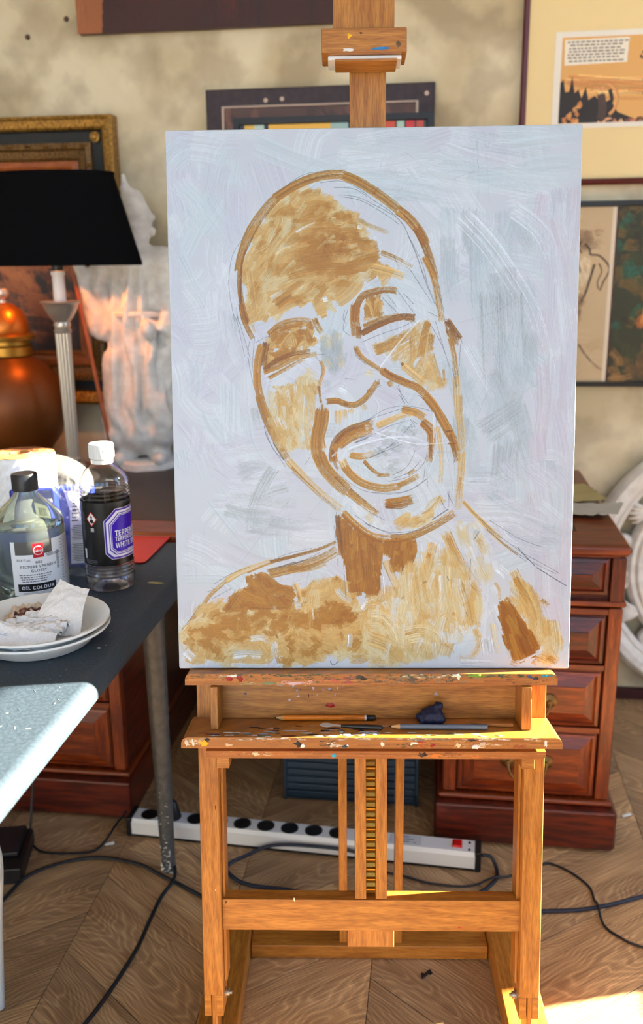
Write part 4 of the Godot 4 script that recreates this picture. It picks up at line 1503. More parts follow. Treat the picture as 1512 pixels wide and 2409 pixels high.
func easel() -> void:
	var lf := lean_frame()
	var o := thing("easel", "paint spattered beech studio easel holding the portrait canvas", "easel", EASEL_AT, deg_to_rad(6.0))
	var ux := Vector3.RIGHT
	var us := lf.basis.y
	var uw := lf.basis.z
	# floor rails
	for q in [[-0.264, 0], [0.266, 1]]:
		part("foot_rail", one(Vector3(q[0], 0.026, 0.13), Vector3(0.07, 0.05, 0.68), 0.003), M.beech, o)
	part("rear_rail", one(Vector3(0.001, 0.016, -0.143), Vector3(0.458, 0.03, 0.046), 0.002), M.beech, o)
	# uprights, each slit at the foot for a tongue
	for s in [-1, 1]:
		var u0 := -0.278 if s < 0 else 0.2395
		var u1 := -0.2463 if s < 0 else 0.272
		var cu := (u0 + u1) / 2
		var w := u1 - u0
		var mb := MB.new()
		mb.off = Vector2(s * 0.6, 0.3)
		mb.box(Vector3(cu, 0.415, -0.05), Vector3(w, 0.54, 0.05), 0.0015, lf)
		for e in [-1, 1]:
			mb.box(Vector3(cu + e * (w / 2 - 0.006), 0.127, -0.05), Vector3(0.012, 0.038, 0.05), 0.0012, lf)
		part("upright", mb, M.beech, o)
		part("inner_batten", one(Vector3(u1 + 0.0026 if s < 0 else u0 - 0.0026, 0.42, -0.06), Vector3(0.005, 0.52, 0.036), 0.0008, lf), M.beech, o)
		part("foot_tongue", one(Vector3(cu + 0.001, 0.085, -0.048), Vector3(0.0085, 0.125, 0.046), 0.002, lf), M.beech, o)
		var bx := Transform3D(Basis(Vector3.BACK, PI / 2 * s), lf * Vector3(u1 + 0.0005 if s < 0 else u0 - 0.0005, 0.134, -0.05))
		part("bolt", lathe([Vector2(0, 0.011), Vector2(0.003, 0.011), Vector2(0.003, 0.007), Vector2(0.0058, 0.007), Vector2(0.0062, 0.002), Vector2(0.009, 0.0015), Vector2(0.009, 0), Vector2(0, 0)], 6, bx), M.steel, o)
		part("rear_strut", one(Vector3(-0.0487 if s < 0 else 0.0568, 0.555, -0.143), Vector3(0.0155, 1.05, 0.028), 0.0012), M.beech, o)
	part("strut_bridge", one(Vector3(0.004, 1.05, -0.098), Vector3(0.088, 0.03, 0.072), 0.0012), M.beech, o)
	part("cross_bar", one(Vector3(-0.003, 0.2815, -0.05), Vector3(0.487, 0.054, 0.03), 0.0012, lf), M.beech, o)
	part("carriage_block", one(Vector3(-0.002, 0.252, -0.076), Vector3(0.078, 0.09, 0.022), 0.0012, lf), M.beech, o)
	# mast, slotted below for the brass rack
	for s in [-1, 1]:
		part("mast_cheek", one(Vector3(-0.0025 + s * 0.0168, 0.61, -0.045), Vector3(0.0182, 0.594, 0.03), 0.001, lf), M.beech, o)
	part("mast_back", one(Vector3(-0.0025, 0.61, -0.064), Vector3(0.0518, 0.594, 0.008), 0.0008, lf), M.beech, o)
	part("mast", one(Vector3(-0.006, 1.335, -0.049), Vector3(0.0535, 0.855, 0.038), 0.0012, lf), M.beech, o)
	var tooth := MB.new()
	tooth.prism(PackedVector2Array([Vector2(0, 0), Vector2(0.0, 0.0005), Vector2(0.0025, 0.0068), Vector2(0.0095, 0.0092), Vector2(0.0098, 0.0112), Vector2(0.003, 0.0116), Vector2(0.0005, 0.0168), Vector2(-0.002, 0.0168), Vector2(-0.002, 0)]), 0.0148, Transform3D(Basis(Vector3(0, 0, 1), Vector3.UP, Vector3(-1, 0, 0)), Vector3(0.0074, 0, 0)))
	for k in 15:
		var t := part("rack_tooth", tooth, M.brass_worn, o)
		t.transform = lf * Transform3D(Basis(), Vector3(-0.0025, 0.3155 + k * 0.0172, -0.0465))
	# head clamp
	part("slider", one(Vector3(-0.0125, 1.7, -0.014), Vector3(0.087, 0.136, 0.03), 0.0012, lf), M.beech, o)
	part("clamp_block", one(Vector3(-0.0125, 1.618, -0.004), Vector3(0.1195, 0.033, 0.052), 0.0014, lf), M.beech, o)
	part("clamp_pad", one(Vector3(-0.0115, 1.5985, -0.008), Vector3(0.104, 0.006, 0.04), 0.0012, lf), M.white_plastic, o)
	part("clamp_slat", one(Vector3(-0.0098, 1.5938, -0.006), Vector3(0.0875, 0.0038, 0.044), 0.0008, lf), M.beech, o)
	# ledge under the canvas
	var grime := [[120, 5, 260, 4, 70, c8(70, 66, 38)], [300, 8, 60, 7, 60, c8(92, 84, 68)], [285, 8, 130, 5, 60, c8(74, 60, 36)], [230, 9, 22, 5, 26, c8(186, 74, 70)], [160, 14, 30, 2, 26, c8(206, 158, 160)], [110, 15, 30, 2, 16, c8(150, 150, 110)], [420, 3, 90, 2, 50, c8(30, 66, 52)], [120, 2, 110, 1.5, 40, c8(50, 66, 44)], [440, 3, 10, 2, 14, c8(96, 130, 40)], [545, 3, 8, 1.5, 8, c8(40, 120, 140)], [380, 8, 60, 5, 30, c8(126, 112, 92)], [520, 8, 40, 5, 12, c8(110, 60, 24)], [60, 4, 12, 2, 6, c8(222, 222, 214)], [355, 4, 40, 2, 20, c8(190, 180, 150)]]
	var mb := MB.new()
	mb.prism(rounded_top(0.5645, 0.0177, 0.009), 0.046, lf * Transform3D(Basis(), Vector3(-0.287, 0.6888, -0.022)), true)
	var board := part("canvas_ledge", mb, M.beech, o)
	mb = MB.new()
	mb.face(rounded_top(0.5645, 0.0177, 0.009), lf * Transform3D(Basis(), Vector3(-0.287, 0.6888, 0.0241)))
	part("smeared_edge", mb, dirty_wood("ledge_wood", 0.5645, 0.0177, 81, grime), board)
	# shelf
	grime = [[60, 3, 60, 3, 20, c8(140, 130, 110)], [190, 2, 110, 1.6, 40, c8(196, 200, 204)], [340, 2, 60, 1.6, 24, c8(120, 130, 120)], [420, 2, 110, 1.4, 30, c8(226, 224, 218)], [215, 8, 12, 5, 14, c8(40, 32, 26)], [225, 12, 9, 3, 12, c8(220, 216, 206)], [130, 10, 20, 6, 20, c8(150, 94, 36)], [330, 11, 10, 4, 8, c8(70, 60, 48)], [430, 8, 40, 6, 18, c8(206, 176, 128)], [450, 12, 16, 3, 12, c8(230, 214, 190)], [360, 12, 12, 4, 10, c8(210, 110, 40)], [355, 9, 4, 4, 6, c8(170, 30, 24)], [495, 13, 12, 2, 8, c8(150, 60, 24)], [18, 6, 8, 5, 10, c8(220, 200, 170)]]
	mb = MB.new()
	mb.prism(rounded_top(0.5665, 0.0168, 0.010), 0.092, lf * Transform3D(Basis(), Vector3(-0.2885, 0.6034, -0.031)), true)
	board = part("shelf_board", mb, M.beech, o)
	mb = MB.new()
	mb.face(rounded_top(0.5665, 0.0168, 0.010), lf * Transform3D(Basis(), Vector3(-0.2885, 0.6034, 0.0611)))
	part("smeared_edge", mb, dirty_wood("shelf_wood", 0.5665, 0.0168, 82, grime), board)
	part("tray_back", one(Vector3(-0.005, 0.655, -0.027), Vector3(0.49, 0.069, 0.01), 0.0008, lf), M.beech, o)
	part("tray_end", one(Vector3(-0.2425, 0.654, 0.004), Vector3(0.0115, 0.067, 0.052), 0.001, lf), M.beech, o)
	part("tray_end", one(Vector3(0.2305, 0.654, 0.004), Vector3(0.015, 0.067, 0.052), 0.001, lf), M.beech, o)
	grime = [[180, 4, 240, 3, 20, c8(150, 90, 34)], [60, 3, 40, 2, 8, c8(200, 190, 160)], [365, 5, 22, 3, 14, c8(120, 70, 30)], [400, 6, 10, 3, 8, c8(220, 120, 40)]]
	mb = MB.new()
	var ap := PackedVector2Array([Vector2(0, 0), Vector2(0.509, 0), Vector2(0.513, 0.004), Vector2(0.513, 0.0115), Vector2(-0.004, 0.0115), Vector2(-0.004, 0.004)])
	mb.prism(ap, 0.04, lf * Transform3D(Basis(), Vector3(-0.2525, 0.576, -0.008)))
	board = part("apron_rail", mb, M.beech, o)
	mb = MB.new()
	mb.face(ap, lf * Transform3D(Basis(), Vector3(-0.2525, 0.576, 0.0321)))
	part("smeared_edge", mb, dirty_wood("apron_wood", 0.513, 0.0115, 83, grime), board)
	part("shelf_runner", one(Vector3(0.0, 0.5955, -0.005), Vector3(0.5, 0.016, 0.03), 0.0008, lf), M.beech, o)
	for u in [-0.232, 0.236]:
		part("corner_block", one(Vector3(u, 0.566, 0.008), Vector3(0.02, 0.02, 0.03), 0.0012, lf), M.beech, o)
	# blots of dried paint on the front edges
	mb = MB.new()
	var put := func(u: float, s: float, w: float, rx: float, ry: float, c: Color) -> void:
		blot(mb, lf * Vector3(u, s, w), ux, us, rx, ry, c)
	for q in [[-0.212, 0.7035, 0.006, 0.0025, c8(226, 226, 220)], [-0.219, 0.6985, 0.006, 0.004, c8(160, 24, 20)], [-0.203, 0.699, 0.005, 0.005, c8(150, 22, 20)], [-0.12, 0.692, 0.014, 0.004, c8(206, 170, 172)], [0.125, 0.7035, 0.011, 0.0035, c8(214, 222, 190)], [0.128, 0.7005, 0.0025, 0.005, c8(214, 222, 190)], [0.155, 0.7035, 0.016, 0.0025, c8(110, 150, 40)], [0.235, 0.7022, 0.006, 0.003, c8(60, 70, 110)], [0.258, 0.703, 0.006, 0.0025, c8(36, 130, 160)], [0.246, 0.699, 0.006, 0.003, c8(50, 40, 52)], [-0.16, 0.692, 0.012, 0.003, c8(120, 130, 90)], [-0.02, 0.7, 0.012, 0.004, c8(60, 50, 36)], [0.06, 0.698, 0.012, 0.005, c8(90, 76, 66)]]:
		put.call(q[0], q[1], 0.0242, q[2], q[3], q[4])
	for q in [[-0.253, 0.611, 0.007, 0.006, c8(240, 180, 20)], [-0.258, 0.6125, 0.0055, 0.003, c8(240, 180, 20)], [-0.249, 0.6165, 0.005, 0.003, c8(40, 28, 30)], [-0.28, 0.611, 0.005, 0.006, c8(226, 206, 176)], [-0.271, 0.6115, 0.0025, 0.006, c8(232, 222, 204)], [-0.218, 0.609, 0.007, 0.003, c8(214, 180, 140)], [-0.113, 0.61, 0.008, 0.005, c8(32, 24, 20)], [-0.107, 0.608, 0.004, 0.004, c8(236, 232, 226)], [-0.043, 0.607, 0.005, 0.003, c8(40, 60, 70)], [-0.04, 0.608, 0.002, 0.003, c8(226, 232, 236)], [0.012, 0.61, 0.003, 0.005, c8(240, 226, 200)], [0.06, 0.612, 0.005, 0.002, c8(240, 230, 210)], [0.055, 0.611, 0.002, 0.004, c8(240, 230, 210)], [0.086, 0.608, 0.004, 0.004, c8(160, 26, 22)], [0.15, 0.606, 0.007, 0.003, c8(238, 230, 220)], [0.16, 0.61, 0.006, 0.004, c8(206, 176, 150)], [0.124, 0.609, 0.004, 0.004, c8(226, 196, 150)], [0.253, 0.612, 0.003, 0.007, c8(238, 226, 214)], [0.145, 0.6165, 0.008, 0.002, c8(46, 30, 36)]]:
		put.call(q[0], q[1], 0.0612, q[2], q[3], q[4])
	for q in [[-0.06, 0.581, 0.005, 0.004, c8(40, 170, 210)], [0.074, 0.582, 0.008, 0.005, c8(60, 36, 20)], [0.094, 0.582, 0.009, 0.004, c8(226, 120, 40)], [-0.18, 0.583, 0.009, 0.0035, c8(222, 204, 160)]]:
		put.call(q[0], q[1], 0.0322, q[2], q[3], q[4])
	for q in [[-0.03, 0.612, 0.005, 0.004, c8(244, 186, 24)], [-0.033, 1.6235, 0.0035, 0.005, c8(240, 182, 20)], [-0.036, 1.605, 0.009, 0.0025, c8(226, 220, 214)], [0.012, 1.606, 0.013, 0.0026, c8(40, 120, 180)], [0.036, 1.611, 0.004, 0.005, c8(90, 72, 50)], [-0.017, 1.627, 0.003, 0.0015, c8(70, 40, 30)]].slice(1):
		put.call(q[0], q[1], 0.0222, q[2], q[3], q[4])
	# on the cross bar, uprights and tray back
	for q in [[-0.128, 0.3085, -0.0348, 0.0014, 0.004, c8(240, 236, 228)], [0.142, 0.262, -0.0348, 0.003, 0.002, c8(190, 30, 24)], [-0.24, 0.303, -0.0348, 0.002, 0.003, c8(50, 26, 20)], [-0.252, 0.47, -0.0248, 0.001, 0.005, c8(60, 30, 16)], [-0.255, 0.33, -0.0248, 0.001, 0.002, c8(232, 226, 214)]]:
		put.call(q[0], q[1], q[2], q[3], q[4], q[5])
	for k in 26:
		put.call(rng.randf_range(-0.14, -0.04), rng.randf_range(0.65, 0.685), -0.0217, rng.randf_range(0.0008, 0.003), rng.randf_range(0.0008, 0.003), [c8(214, 196, 200), c8(150, 170, 200), c8(190, 150, 130), c8(90, 40, 28)][k % 4])
	put.call(-0.066, 0.642, -0.0217, 0.008, 0.004, c8(150, 24, 14))
	put.call(0.1, 0.66, -0.0217, 0.004, 0.003, c8(150, 156, 170))
	put.call(-0.2, 0.66, -0.0217, 0.003, 0.002, c8(70, 66, 120))
	put.call(-0.15, 0.676, -0.0217, 0.012, 0.003, c8(150, 156, 190))
	# smears along the top of the shelf
	for k in 46:
		var u := rng.randf_range(-0.19, 0.02)
		blot(mb, lf * Vector3(u, 0.6204, rng.randf_range(0.012, 0.055)), ux, -uw, rng.randf_range(0.003, 0.013), rng.randf_range(0.0012, 0.0035), [c8(186, 196, 206), c8(200, 170, 170), c8(60, 48, 44), c8(150, 160, 172), c8(40, 34, 34)][k % 5])
	for k in 40:
		blot(mb, lf * Vector3(rng.randf_range(-0.27, 0.24), 0.6204, rng.randf_range(0.04, 0.058)), ux, -uw, rng.randf_range(0.002, 0.014), rng.randf_range(0.001, 0.003), [c8(200, 206, 210), c8(120, 122, 110), c8(70, 70, 60), c8(226, 226, 222), c8(110, 30, 30), c8(96, 104, 80)][k % 6])
	var bl := part("dried_paint", mb, M.dried_paint, o)
	bl.set_meta("kind", "stuff")


# ---------------------------------------------------------------- canvas with its portrait
func canvas() -> void:
	var lf := lean_frame()
	var o := thing("canvas", "unfinished ochre portrait of a laughing person on a white canvas on the easel", "canvas", EASEL_AT, deg_to_rad(6.0))
	var mb := one(Vector3(0, 1.1075, -0.0103), Vector3(0.6, 0.8, 0.02), 0.0018, lf)
	part("stretched_canvas", mb, mk("gesso", c8(212, 221, 226), 0.6), o)
	mb = MB.new()
	var q := [Vector3(-0.2988, 0.7087, 0), Vector3(0.2988, 0.7087, 0), Vector3(0.2988, 1.5063, 0), Vector3(-0.2988, 1.5063, 0)]
	mb.flat(q.map(func(p): return lf * p), [Vector2(0, 1), Vector2(1, 1), Vector2(1, 0), Vector2(0, 0)])
	var p := Paint.new(1140, 1520, Color(0.715, 0.76, 0.82), 1.9, 3)
	portrait(p)
	var m := painted("portrait_paint", p, 0.4, 0.055)
	part("painted_face", mb, m, o)


func portrait(p: Paint) -> void:
	var DK := Color(0.45, 0.27, 0.035)
	var DM := Color(0.55, 0.355, 0.065)
	var MD := Color(0.605, 0.425, 0.13)
	var LT := Color(0.715, 0.6, 0.37)
	var PL := Color(0.745, 0.715, 0.58)
	var DEEP := Color(0.52, 0.315, 0.03)
	var WH := Color(0.75, 0.8, 0.855)
	var LILAC := Color(0.705, 0.735, 0.815)
	var PALE := Color(0.695, 0.77, 0.825)
	var BLUE := Color(0.64, 0.71, 0.77)
	var GREYB := Color(0.61, 0.665, 0.715)
	var PINK := Color(0.715, 0.71, 0.785)
	var GR := Color(0.58, 0.635, 0.675)
	var PENCIL := Color(0.3, 0.32, 0.4)
	# base coat: broad scumbled strokes, lilac white with blue grey showing through
	var all := [0, 0, 600, 0, 600, 800, 0, 800]
	p.fill(all, 170, 0, 90, 130, 46, [WH, LILAC, PALE], 0.6, 0.4, 0.15, 0.2, 0.1)
	p.fill([240, 0, 600, 0, 600, 120, 240, 90], 40, 4, 14, 150, 26, [PALE, BLUE, WH], 0.6, 0.5, 0.05, 0.2, 0.1)
	p.fill([400, 120, 540, 120, 540, 520, 430, 560], 70, 85, 25, 110, 26, [BLUE, GREYB, PALE, BLUE], 0.6, 0.5, 0.08, 0.2, 0.1)
	p.fill([540, 60, 600, 60, 600, 760, 540, 760], 60, 88, 12, 130, 22, [LILAC, PINK, WH], 0.6, 0.45, 0.06, 0.2, 0.1)
	p.fill([0, 40, 120, 40, 120, 500, 0, 500], 50, 78, 30, 110, 26, [WH, LILAC, PALE], 0.6, 0.5, 0.1, 0.2, 0.1)
	p.fill([60, 440, 250, 420, 250, 600, 60, 600], 34, 2, 20, 110, 26, [LILAC, WH, GREYB], 0.55, 0.5, 0.1, 0.2, 0.1)
	p.fill([440, 480, 590, 480, 590, 640, 440, 600], 30, 20, 30, 110, 26, [LILAC, WH, BLUE], 0.55, 0.5, 0.1, 0.4)
	p.stroke([151.8, 488, 133.6, 517.3, 120.4, 546.4, 114.9, 570.6, 117, 589.9], 17.5, GR, 0.55, 0.5, 0.3)
	p.stroke([174.1, 517.5, 141, 527.1, 125.7, 536.7], 15.0, GR, 0.4, 0.6, 0.3)
	p.stroke([95.8, 260, 92.9, 282.9, 105, 295.7], 15.0, GR, 0.4, 0.6, 0.3)
	p.stroke([123, 396.5, 127.5, 421.4, 132.3, 436.3], 17.5, GR, 0.5, 0.6, 0.3)
	p.stroke([425.8, 121.4, 475.6, 174.3, 532.8, 265.7, 559.9, 368.1], 27.6, WH, 0.5, 0.6, 0.6)
	p.stroke([499.4, 115, 543.1, 148.2, 568.8, 200.9], 27.6, WH, 0.5, 0.6, 0.6)
	p.stroke([439.9, 303.9, 491.2, 393.1], 27.6, WH, 0.5, 0.6, 0.6)
	p.stroke([470.1, 226.6, 478.6, 393.1], 37.7, GR, 0.45, 0.6, 0.5)
	p.stroke([501.1, 226.7, 509.2, 342.5], 37.7, GR, 0.45, 0.6, 0.5)
	p.stroke([460.3, 443.2, 535.2, 393.3], 37.7, GR, 0.45, 0.6, 0.5)
	p.ridge([449.3, 21.3, 453, 81.6, 441.7, 174.2, 445.7, 265.3], 2.4, 0.75)
	p.ridge([461.5, 21.3, 468.6, 108.3], 2.4, 0.75)
	p.ridge([315.1, 121.1, 351.9, 68], 2.4, 0.75)
	p.ridge([432.6, 200.4, 401.9, 239.3], 2.4, 0.75)
	p.ridge([469.8, 200.5, 479.8, 259, 477.6, 323.3], 2.4, 0.75)
	p.ridge([427.1, 278.2, 489.2, 259.1], 2.4, 0.75)
	p.ridge([509.3, 348.9, 484.6, 374.1], 2.4, 0.75)
	p.ridge([302.2, 429.9, 384.4, 455.3, 422.4, 455.5], 2.4, 0.75)
	p.ridge([384.4, 442.8, 384.7, 504.9], 2.4, 0.75)
	p.ridge([403.3, 430.4, 426.7, 566.5], 2.4, 0.75)
	p.ridge([529.6, 431, 498.9, 480.7], 2.4, 0.75)
	p.ridge([504.8, 455.9, 524.5, 493.3], 2.4, 0.75)
	p.ridge([290.2, 225.9, 376.8, 174], 2.4, 0.75)
	p.ridge([476.8, 265.5, 526, 233.3], 2.4, 0.75)
	p.ridge([433.1, 572.6, 435.6, 805.3], 2.4, 0.75)
	p.ridge([428.6, 758.4, 429, 793.6], 2.4, 0.75)
	p.ridge([211.5, 638, 183.5, 791.9], 1.4, 0.5)
	p.ridge([16.2, 263.7, 48.1, 231.5], 1.4, 0.5)
	p.ridge([192.6, 80.9, 241.3, 120.9], 1.4, 0.5)
	p.ridge([315.1, 147.5, 302.5, 264.8], 1.4, 0.5)
	p.ridge([468.4, 578.9, 508.6, 675.8, 542.5, 747.3], 1.4, 0.5)
	p.ridge([376.4, 81.4, 352, 114.6], 1.4, 0.5)
	p.ridge([199.5, 565.2, 283.1, 467.2], 1.4, 0.5)
	p.ridge([95.5, 637.3, 180.8, 528.4], 1.4, 0.5)
	p.ridge([415.4, 373.8, 490.5, 348.8], 1.4, 0.5)
	p.ridge([455.9, 68.3, 450.3, 121.5, 469.1, 148], 1.4, 0.5)
	p.ridge([434.9, 430.6, 478.8, 412], 1.4, 0.5)
	p.ridge([308.3, 529.1, 314.6, 596.3], 1.4, 0.5)
	p.ridge([345.7, 34.5, 407, 81.5], 1.6, 0.6)
	p.ridge([394.8, 81.5, 468, 54.9], 1.6, 0.6)
	p.ridge([467.6, 21.3, 455.9, 68.3], 1.6, 0.6)
	p.ridge([413.4, 114.8, 456.9, 154.6], 1.6, 0.6)
	p.ridge([489.6, 291.3, 540.5, 342.7], 1.6, 0.6)
	p.ridge([522.4, 380.6, 559.6, 355.5], 1.6, 0.6)
	p.ridge([472, 374.1, 447.5, 430.6], 1.6, 0.6)
	p.fill([115.4, 271.3, 110, 230.3, 113.3, 183.8, 129.9, 144.8, 162.2, 108.3, 199, 87.3, 223.3, 82.1, 237.8, 95.3, 257.2, 108.5, 276.6, 124.4, 296.1, 140.1, 303.4, 153.2, 308.3, 174.1, 315.6, 189.7, 342.7, 210.5, 300.9, 210.4, 271.3, 220.6, 251.5, 236, 236.6, 256.4, 224.2, 264.1, 212, 251.2, 182.3, 253.7, 152.6, 263.8, 127.7, 273.9], 189, 140, 24, 57.3, 22.9, [LT, LT, LT, PL], 0.83, 0.12, 0.1, 0.16)
	p.fill([115.4, 271.3, 110, 230.3, 113.3, 183.8, 129.9, 144.8, 162.2, 108.3, 199, 87.3, 223.3, 82.1, 237.8, 95.3, 257.2, 108.5, 276.6, 124.4, 296.1, 140.1, 303.4, 153.2, 308.3, 174.1, 315.6, 189.7, 342.7, 210.5, 300.9, 210.4, 271.3, 220.6, 251.5, 236, 236.6, 256.4, 224.2, 264.1, 212, 251.2, 182.3, 253.7, 152.6, 263.8, 127.7, 273.9], 126, 150, 30, 49.9, 13.2, [LT, PL, LT, MD], 0.48, 0.4, 0.15, 0.24)
	p.fill([113.2, 256, 114.4, 189, 134.7, 147.5, 169.5, 110.9, 183.8, 134.6, 153.6, 194.3, 143, 245.8], 105, 115, 18, 47.4, 8.6, [LT, MD, LT, PL], 0.53, 0.4, 0.12, 0.24)
	p.fill([173.1, 204.7, 188.4, 158.1, 227.8, 134.7, 276.6, 140.1, 303.4, 158.4, 308.3, 184.5, 315.6, 194.9, 281.2, 202.5, 227.1, 210.1], 92, 172, 14, 57.3, 14.3, [MD, LT, MD, MD], 0.53, 0.36, 0.1, 0.28)
	p.fill([162.1, 116.1, 218.4, 87.3, 252.3, 111.1, 296.1, 142.8, 252.2, 137.4, 198.5, 134.6], 71, 160, 20, 47.4, 11.5, [MD, LT, MD, LT], 0.5, 0.4, 0.12, 0.24)
	p.fill([217.8, 150.3, 257, 142.6, 261.7, 173.9, 227.4, 179], 25, 150, 60, 27.4, 11.5, [DM, MD, MD], 0.68, 0.36, 0.3, 0.32)
	p.stroke([183.1, 194.4, 217.6, 179, 266.6, 176.6, 308.3, 184.5], 11.5, MD, 0.6, 0.5, 0.3)
	p.stroke([173, 209.9, 217.4, 199.7, 276.3, 199.9, 315.6, 202.7], 10.0, MD, 0.55, 0.55, 0.3)
	p.stroke([276.6, 127, 301, 138.8, 325.4, 146.8], 7.5, LT, 0.8, 0.5, 0.3)
	p.stroke([310.7, 174.1, 335.3, 184.6, 359.8, 198.9], 7.5, MD, 0.8, 0.5, 0.3)
	p.stroke([296, 194.8, 325.4, 202.7, 347.6, 211], 11.0, LT, 0.9, 0.35, 0.3)
	p.stroke([155.2, 251, 170.2, 239.5, 185.1, 231.9], 15.0, MD, 0.85, 0.35, 0.3)
	p.stroke([182.4, 246, 194.8, 240.9, 207.1, 248.6], 11.5, MD, 0.6, 0.5, 0.3)
	p.stroke([186.1, 145, 203.3, 135.9, 218, 129.9], 5.0, WH, 0.7, 0.5, 0.7)
	p.stroke([237.6, 126.9, 247.3, 129.5], 8.5, PL, 0.7, 0.5, 0.6)
	p.stroke([276.6, 137.5, 286.4, 140.1], 5.0, WH, 0.7, 0.4, 0.6)
	p.stroke([153.9, 176.2, 168.7, 165.8, 183.5, 163.3], 8.5, PL, 0.6, 0.5, 0.5)
	p.stroke([225.6, 242.3, 234.3, 239.8], 7.5, WH, 0.9, 0.2, 0.8)
	p.stroke([148, 239.4, 167.9, 227.9], 5.5, WH, 0.8, 0.4, 0.6)
	p.stroke([192.5, 228, 207.5, 210], 6.5, PL, 0.5, 0.6, 0.5)
	p.stroke([136.1, 214.9, 151.2, 194.3], 12.5, PL, 0.5, 0.5, 0.4)
	p.stroke([239.3, 220.5, 239.2, 238.5], 4.0, GR, 0.5, 0.6, 0.3)
	p.stroke([171.2, 160.6, 176, 168.5], 5.0, GR, 0.35, 0.6, 0.3)
	p.stroke([115.3, 276.4, 106.5, 245.7, 103.6, 214.8, 105.7, 194.2], 7.5, DM, 0.9, 0.3, 0.4)
	p.stroke([101.4, 201.9, 107.4, 173.4, 122.7, 137, 152.6, 100.3, 184.5, 79.3], 11.0, MD, 0.9, 0.35, 0.4)
	p.stroke([155, 97.7, 186.9, 78.8, 213.7, 68.3, 238.1, 64.1, 261.1, 64.2], 13.0, MD, 0.92, 0.3, 0.4)
	p.stroke([252.6, 64.1, 274.4, 72.2, 298.7, 86.2, 325.4, 104.8, 340.1, 117.2], 13.5, MD, 0.92, 0.3, 0.4)
	p.stroke([332.8, 112.7, 352.3, 127.2, 369.5, 148.2, 378.1, 166.5], 14.0, MD, 0.92, 0.3, 0.4)
	p.stroke([362.1, 137.7, 376.9, 166.5, 386.8, 195.1, 391.8, 215.9], 11.5, DM, 0.85, 0.35, 0.4)
	p.stroke([374.5, 179.5, 389.4, 210.7, 397, 246.8, 402.6, 277.5], 10.0, MD, 0.85, 0.4, 0.4)
	p.stroke([109.2, 271.3, 105, 245.7, 105.1, 214.8, 108.6, 183.8, 119.9, 157.9, 140, 123.9, 164.8, 97.7], 3.0, DK, 0.85, 0.4, 0.5)
	p.stroke([345, 121.9, 364.6, 145.6, 379.4, 174.3, 388.8, 205.5], 2.5, DK, 0.7, 0.5, 0.4)
	p.stroke([199.1, 74.1, 238, 66.2, 262.3, 68.9], 2.5, DK, 0.5, 0.6, 0.3)
	p.stroke([301.1, 92.8, 309.6, 82.3], 3.0, DK, 0.7, 0.4, 0.3)
	p.stroke([116.8, 194.2, 121.1, 230.3, 125.3, 268.8], 10.0, LT, 0.7, 0.5, 0.3)
	p.fill([143.3, 299.7, 159.7, 280.7, 182.1, 271.8, 209.3, 273.7, 212.8, 288.5, 216.3, 311.4, 186.5, 318.9, 159, 331.4, 138.9, 341.4, 136.8, 321.2], 71, 150, 50, 27.4, 9.2, [LT, MD, MD, LT], 0.88, 0.28, 0.2, 0.28)
	p.stroke([143.4, 293.3, 162.2, 278.1, 184.6, 271.6, 210.5, 272.7], 8.5, MD, 0.9, 0.35, 0.4)
	p.stroke([152.2, 288.3, 174.6, 280.7, 201.8, 278.3], 6.5, DM, 0.6, 0.5, 0.3)
	p.stroke([142.6, 301.5, 138, 321.2, 135.5, 339.4], 10.5, DK, 0.92, 0.3, 0.4)
	p.stroke([186.8, 291, 201.7, 288.5, 208.9, 308.8], 8.5, DM, 0.7, 0.45, 0.3)
	p.stroke([161.9, 303.6, 164.1, 318.8], 7.5, LT, 0.7, 0.5, 0.3)
	p.stroke([181.8, 296, 184.1, 311.3], 8.5, LT, 0.7, 0.4, 0.3)
	p.stroke([137.6, 345.2, 151.5, 332.6, 176.5, 321.4, 208.8, 316.4], 6.5, DK, 0.9, 0.35, 0.5)
	p.stroke([136.3, 347.7, 158.8, 339.5, 186.4, 326.5, 218.7, 320.3], 6.5, MD, 0.9, 0.4, 0.4)
	p.stroke([143.7, 356, 166.2, 344, 188.8, 332, 201.3, 326.5], 6.0, DM, 0.85, 0.45, 0.4)
	p.stroke([138.8, 346.4, 161.5, 331.4, 181.4, 322.7], 2.5, DEEP, 0.8, 0.4, 0.3)
	p.stroke([213, 266.8, 217.9, 279.6, 226.4, 292.4], 9.0, MD, 0.85, 0.45, 0.3)
	p.stroke([214.2, 270.7, 220.3, 278.4], 3.5, DK, 0.6, 0.5, 0.3)
	p.fill([150.9, 371.6, 181, 356.7, 216, 346.8, 220.7, 366.9, 210.2, 421.8, 204.7, 461.4, 174.5, 466.2, 157.4, 431.5, 145.4, 401.6], 84, 70, 30, 47.4, 17.2, [PL, LT, PL, PL], 0.58, 0.28, 0.12, 0.2)
	p.fill([150.9, 371.6, 175.9, 364.2, 185.6, 386.8, 180.3, 411.7, 157.8, 409.1], 29, 110, 40, 27.4, 11.5, [LT, LT], 0.68, 0.4, 0.2, 0.24)
	p.fill([159.9, 431.5, 180, 431.6, 184.7, 458.8, 169.5, 463.7], 16, 60, 20, 19.9, 8.6, [LT], 0.68, 0.4, 0.25, 0.24)
	p.stroke([221.6, 329.1, 226.4, 344.3, 220.8, 364.4, 213.1, 381.9], 5.0, MD, 0.75, 0.45, 0.3)
	p.stroke([219.5, 366.9, 222.5, 394.5], 4.0, DM, 0.85, 0.4, 0.3)
	p.fill([223.9, 291.1, 248.7, 286.1, 260.8, 341.9, 235.8, 356.9, 228.6, 329.2], 46, 80, 20, 32.4, 11.5, [GR, PL, GR], 0.48, 0.48, 0.1, 0.28)
	p.stroke([230.8, 356.9, 235.6, 382], 10.0, GR, 0.4, 0.6, 0.3)
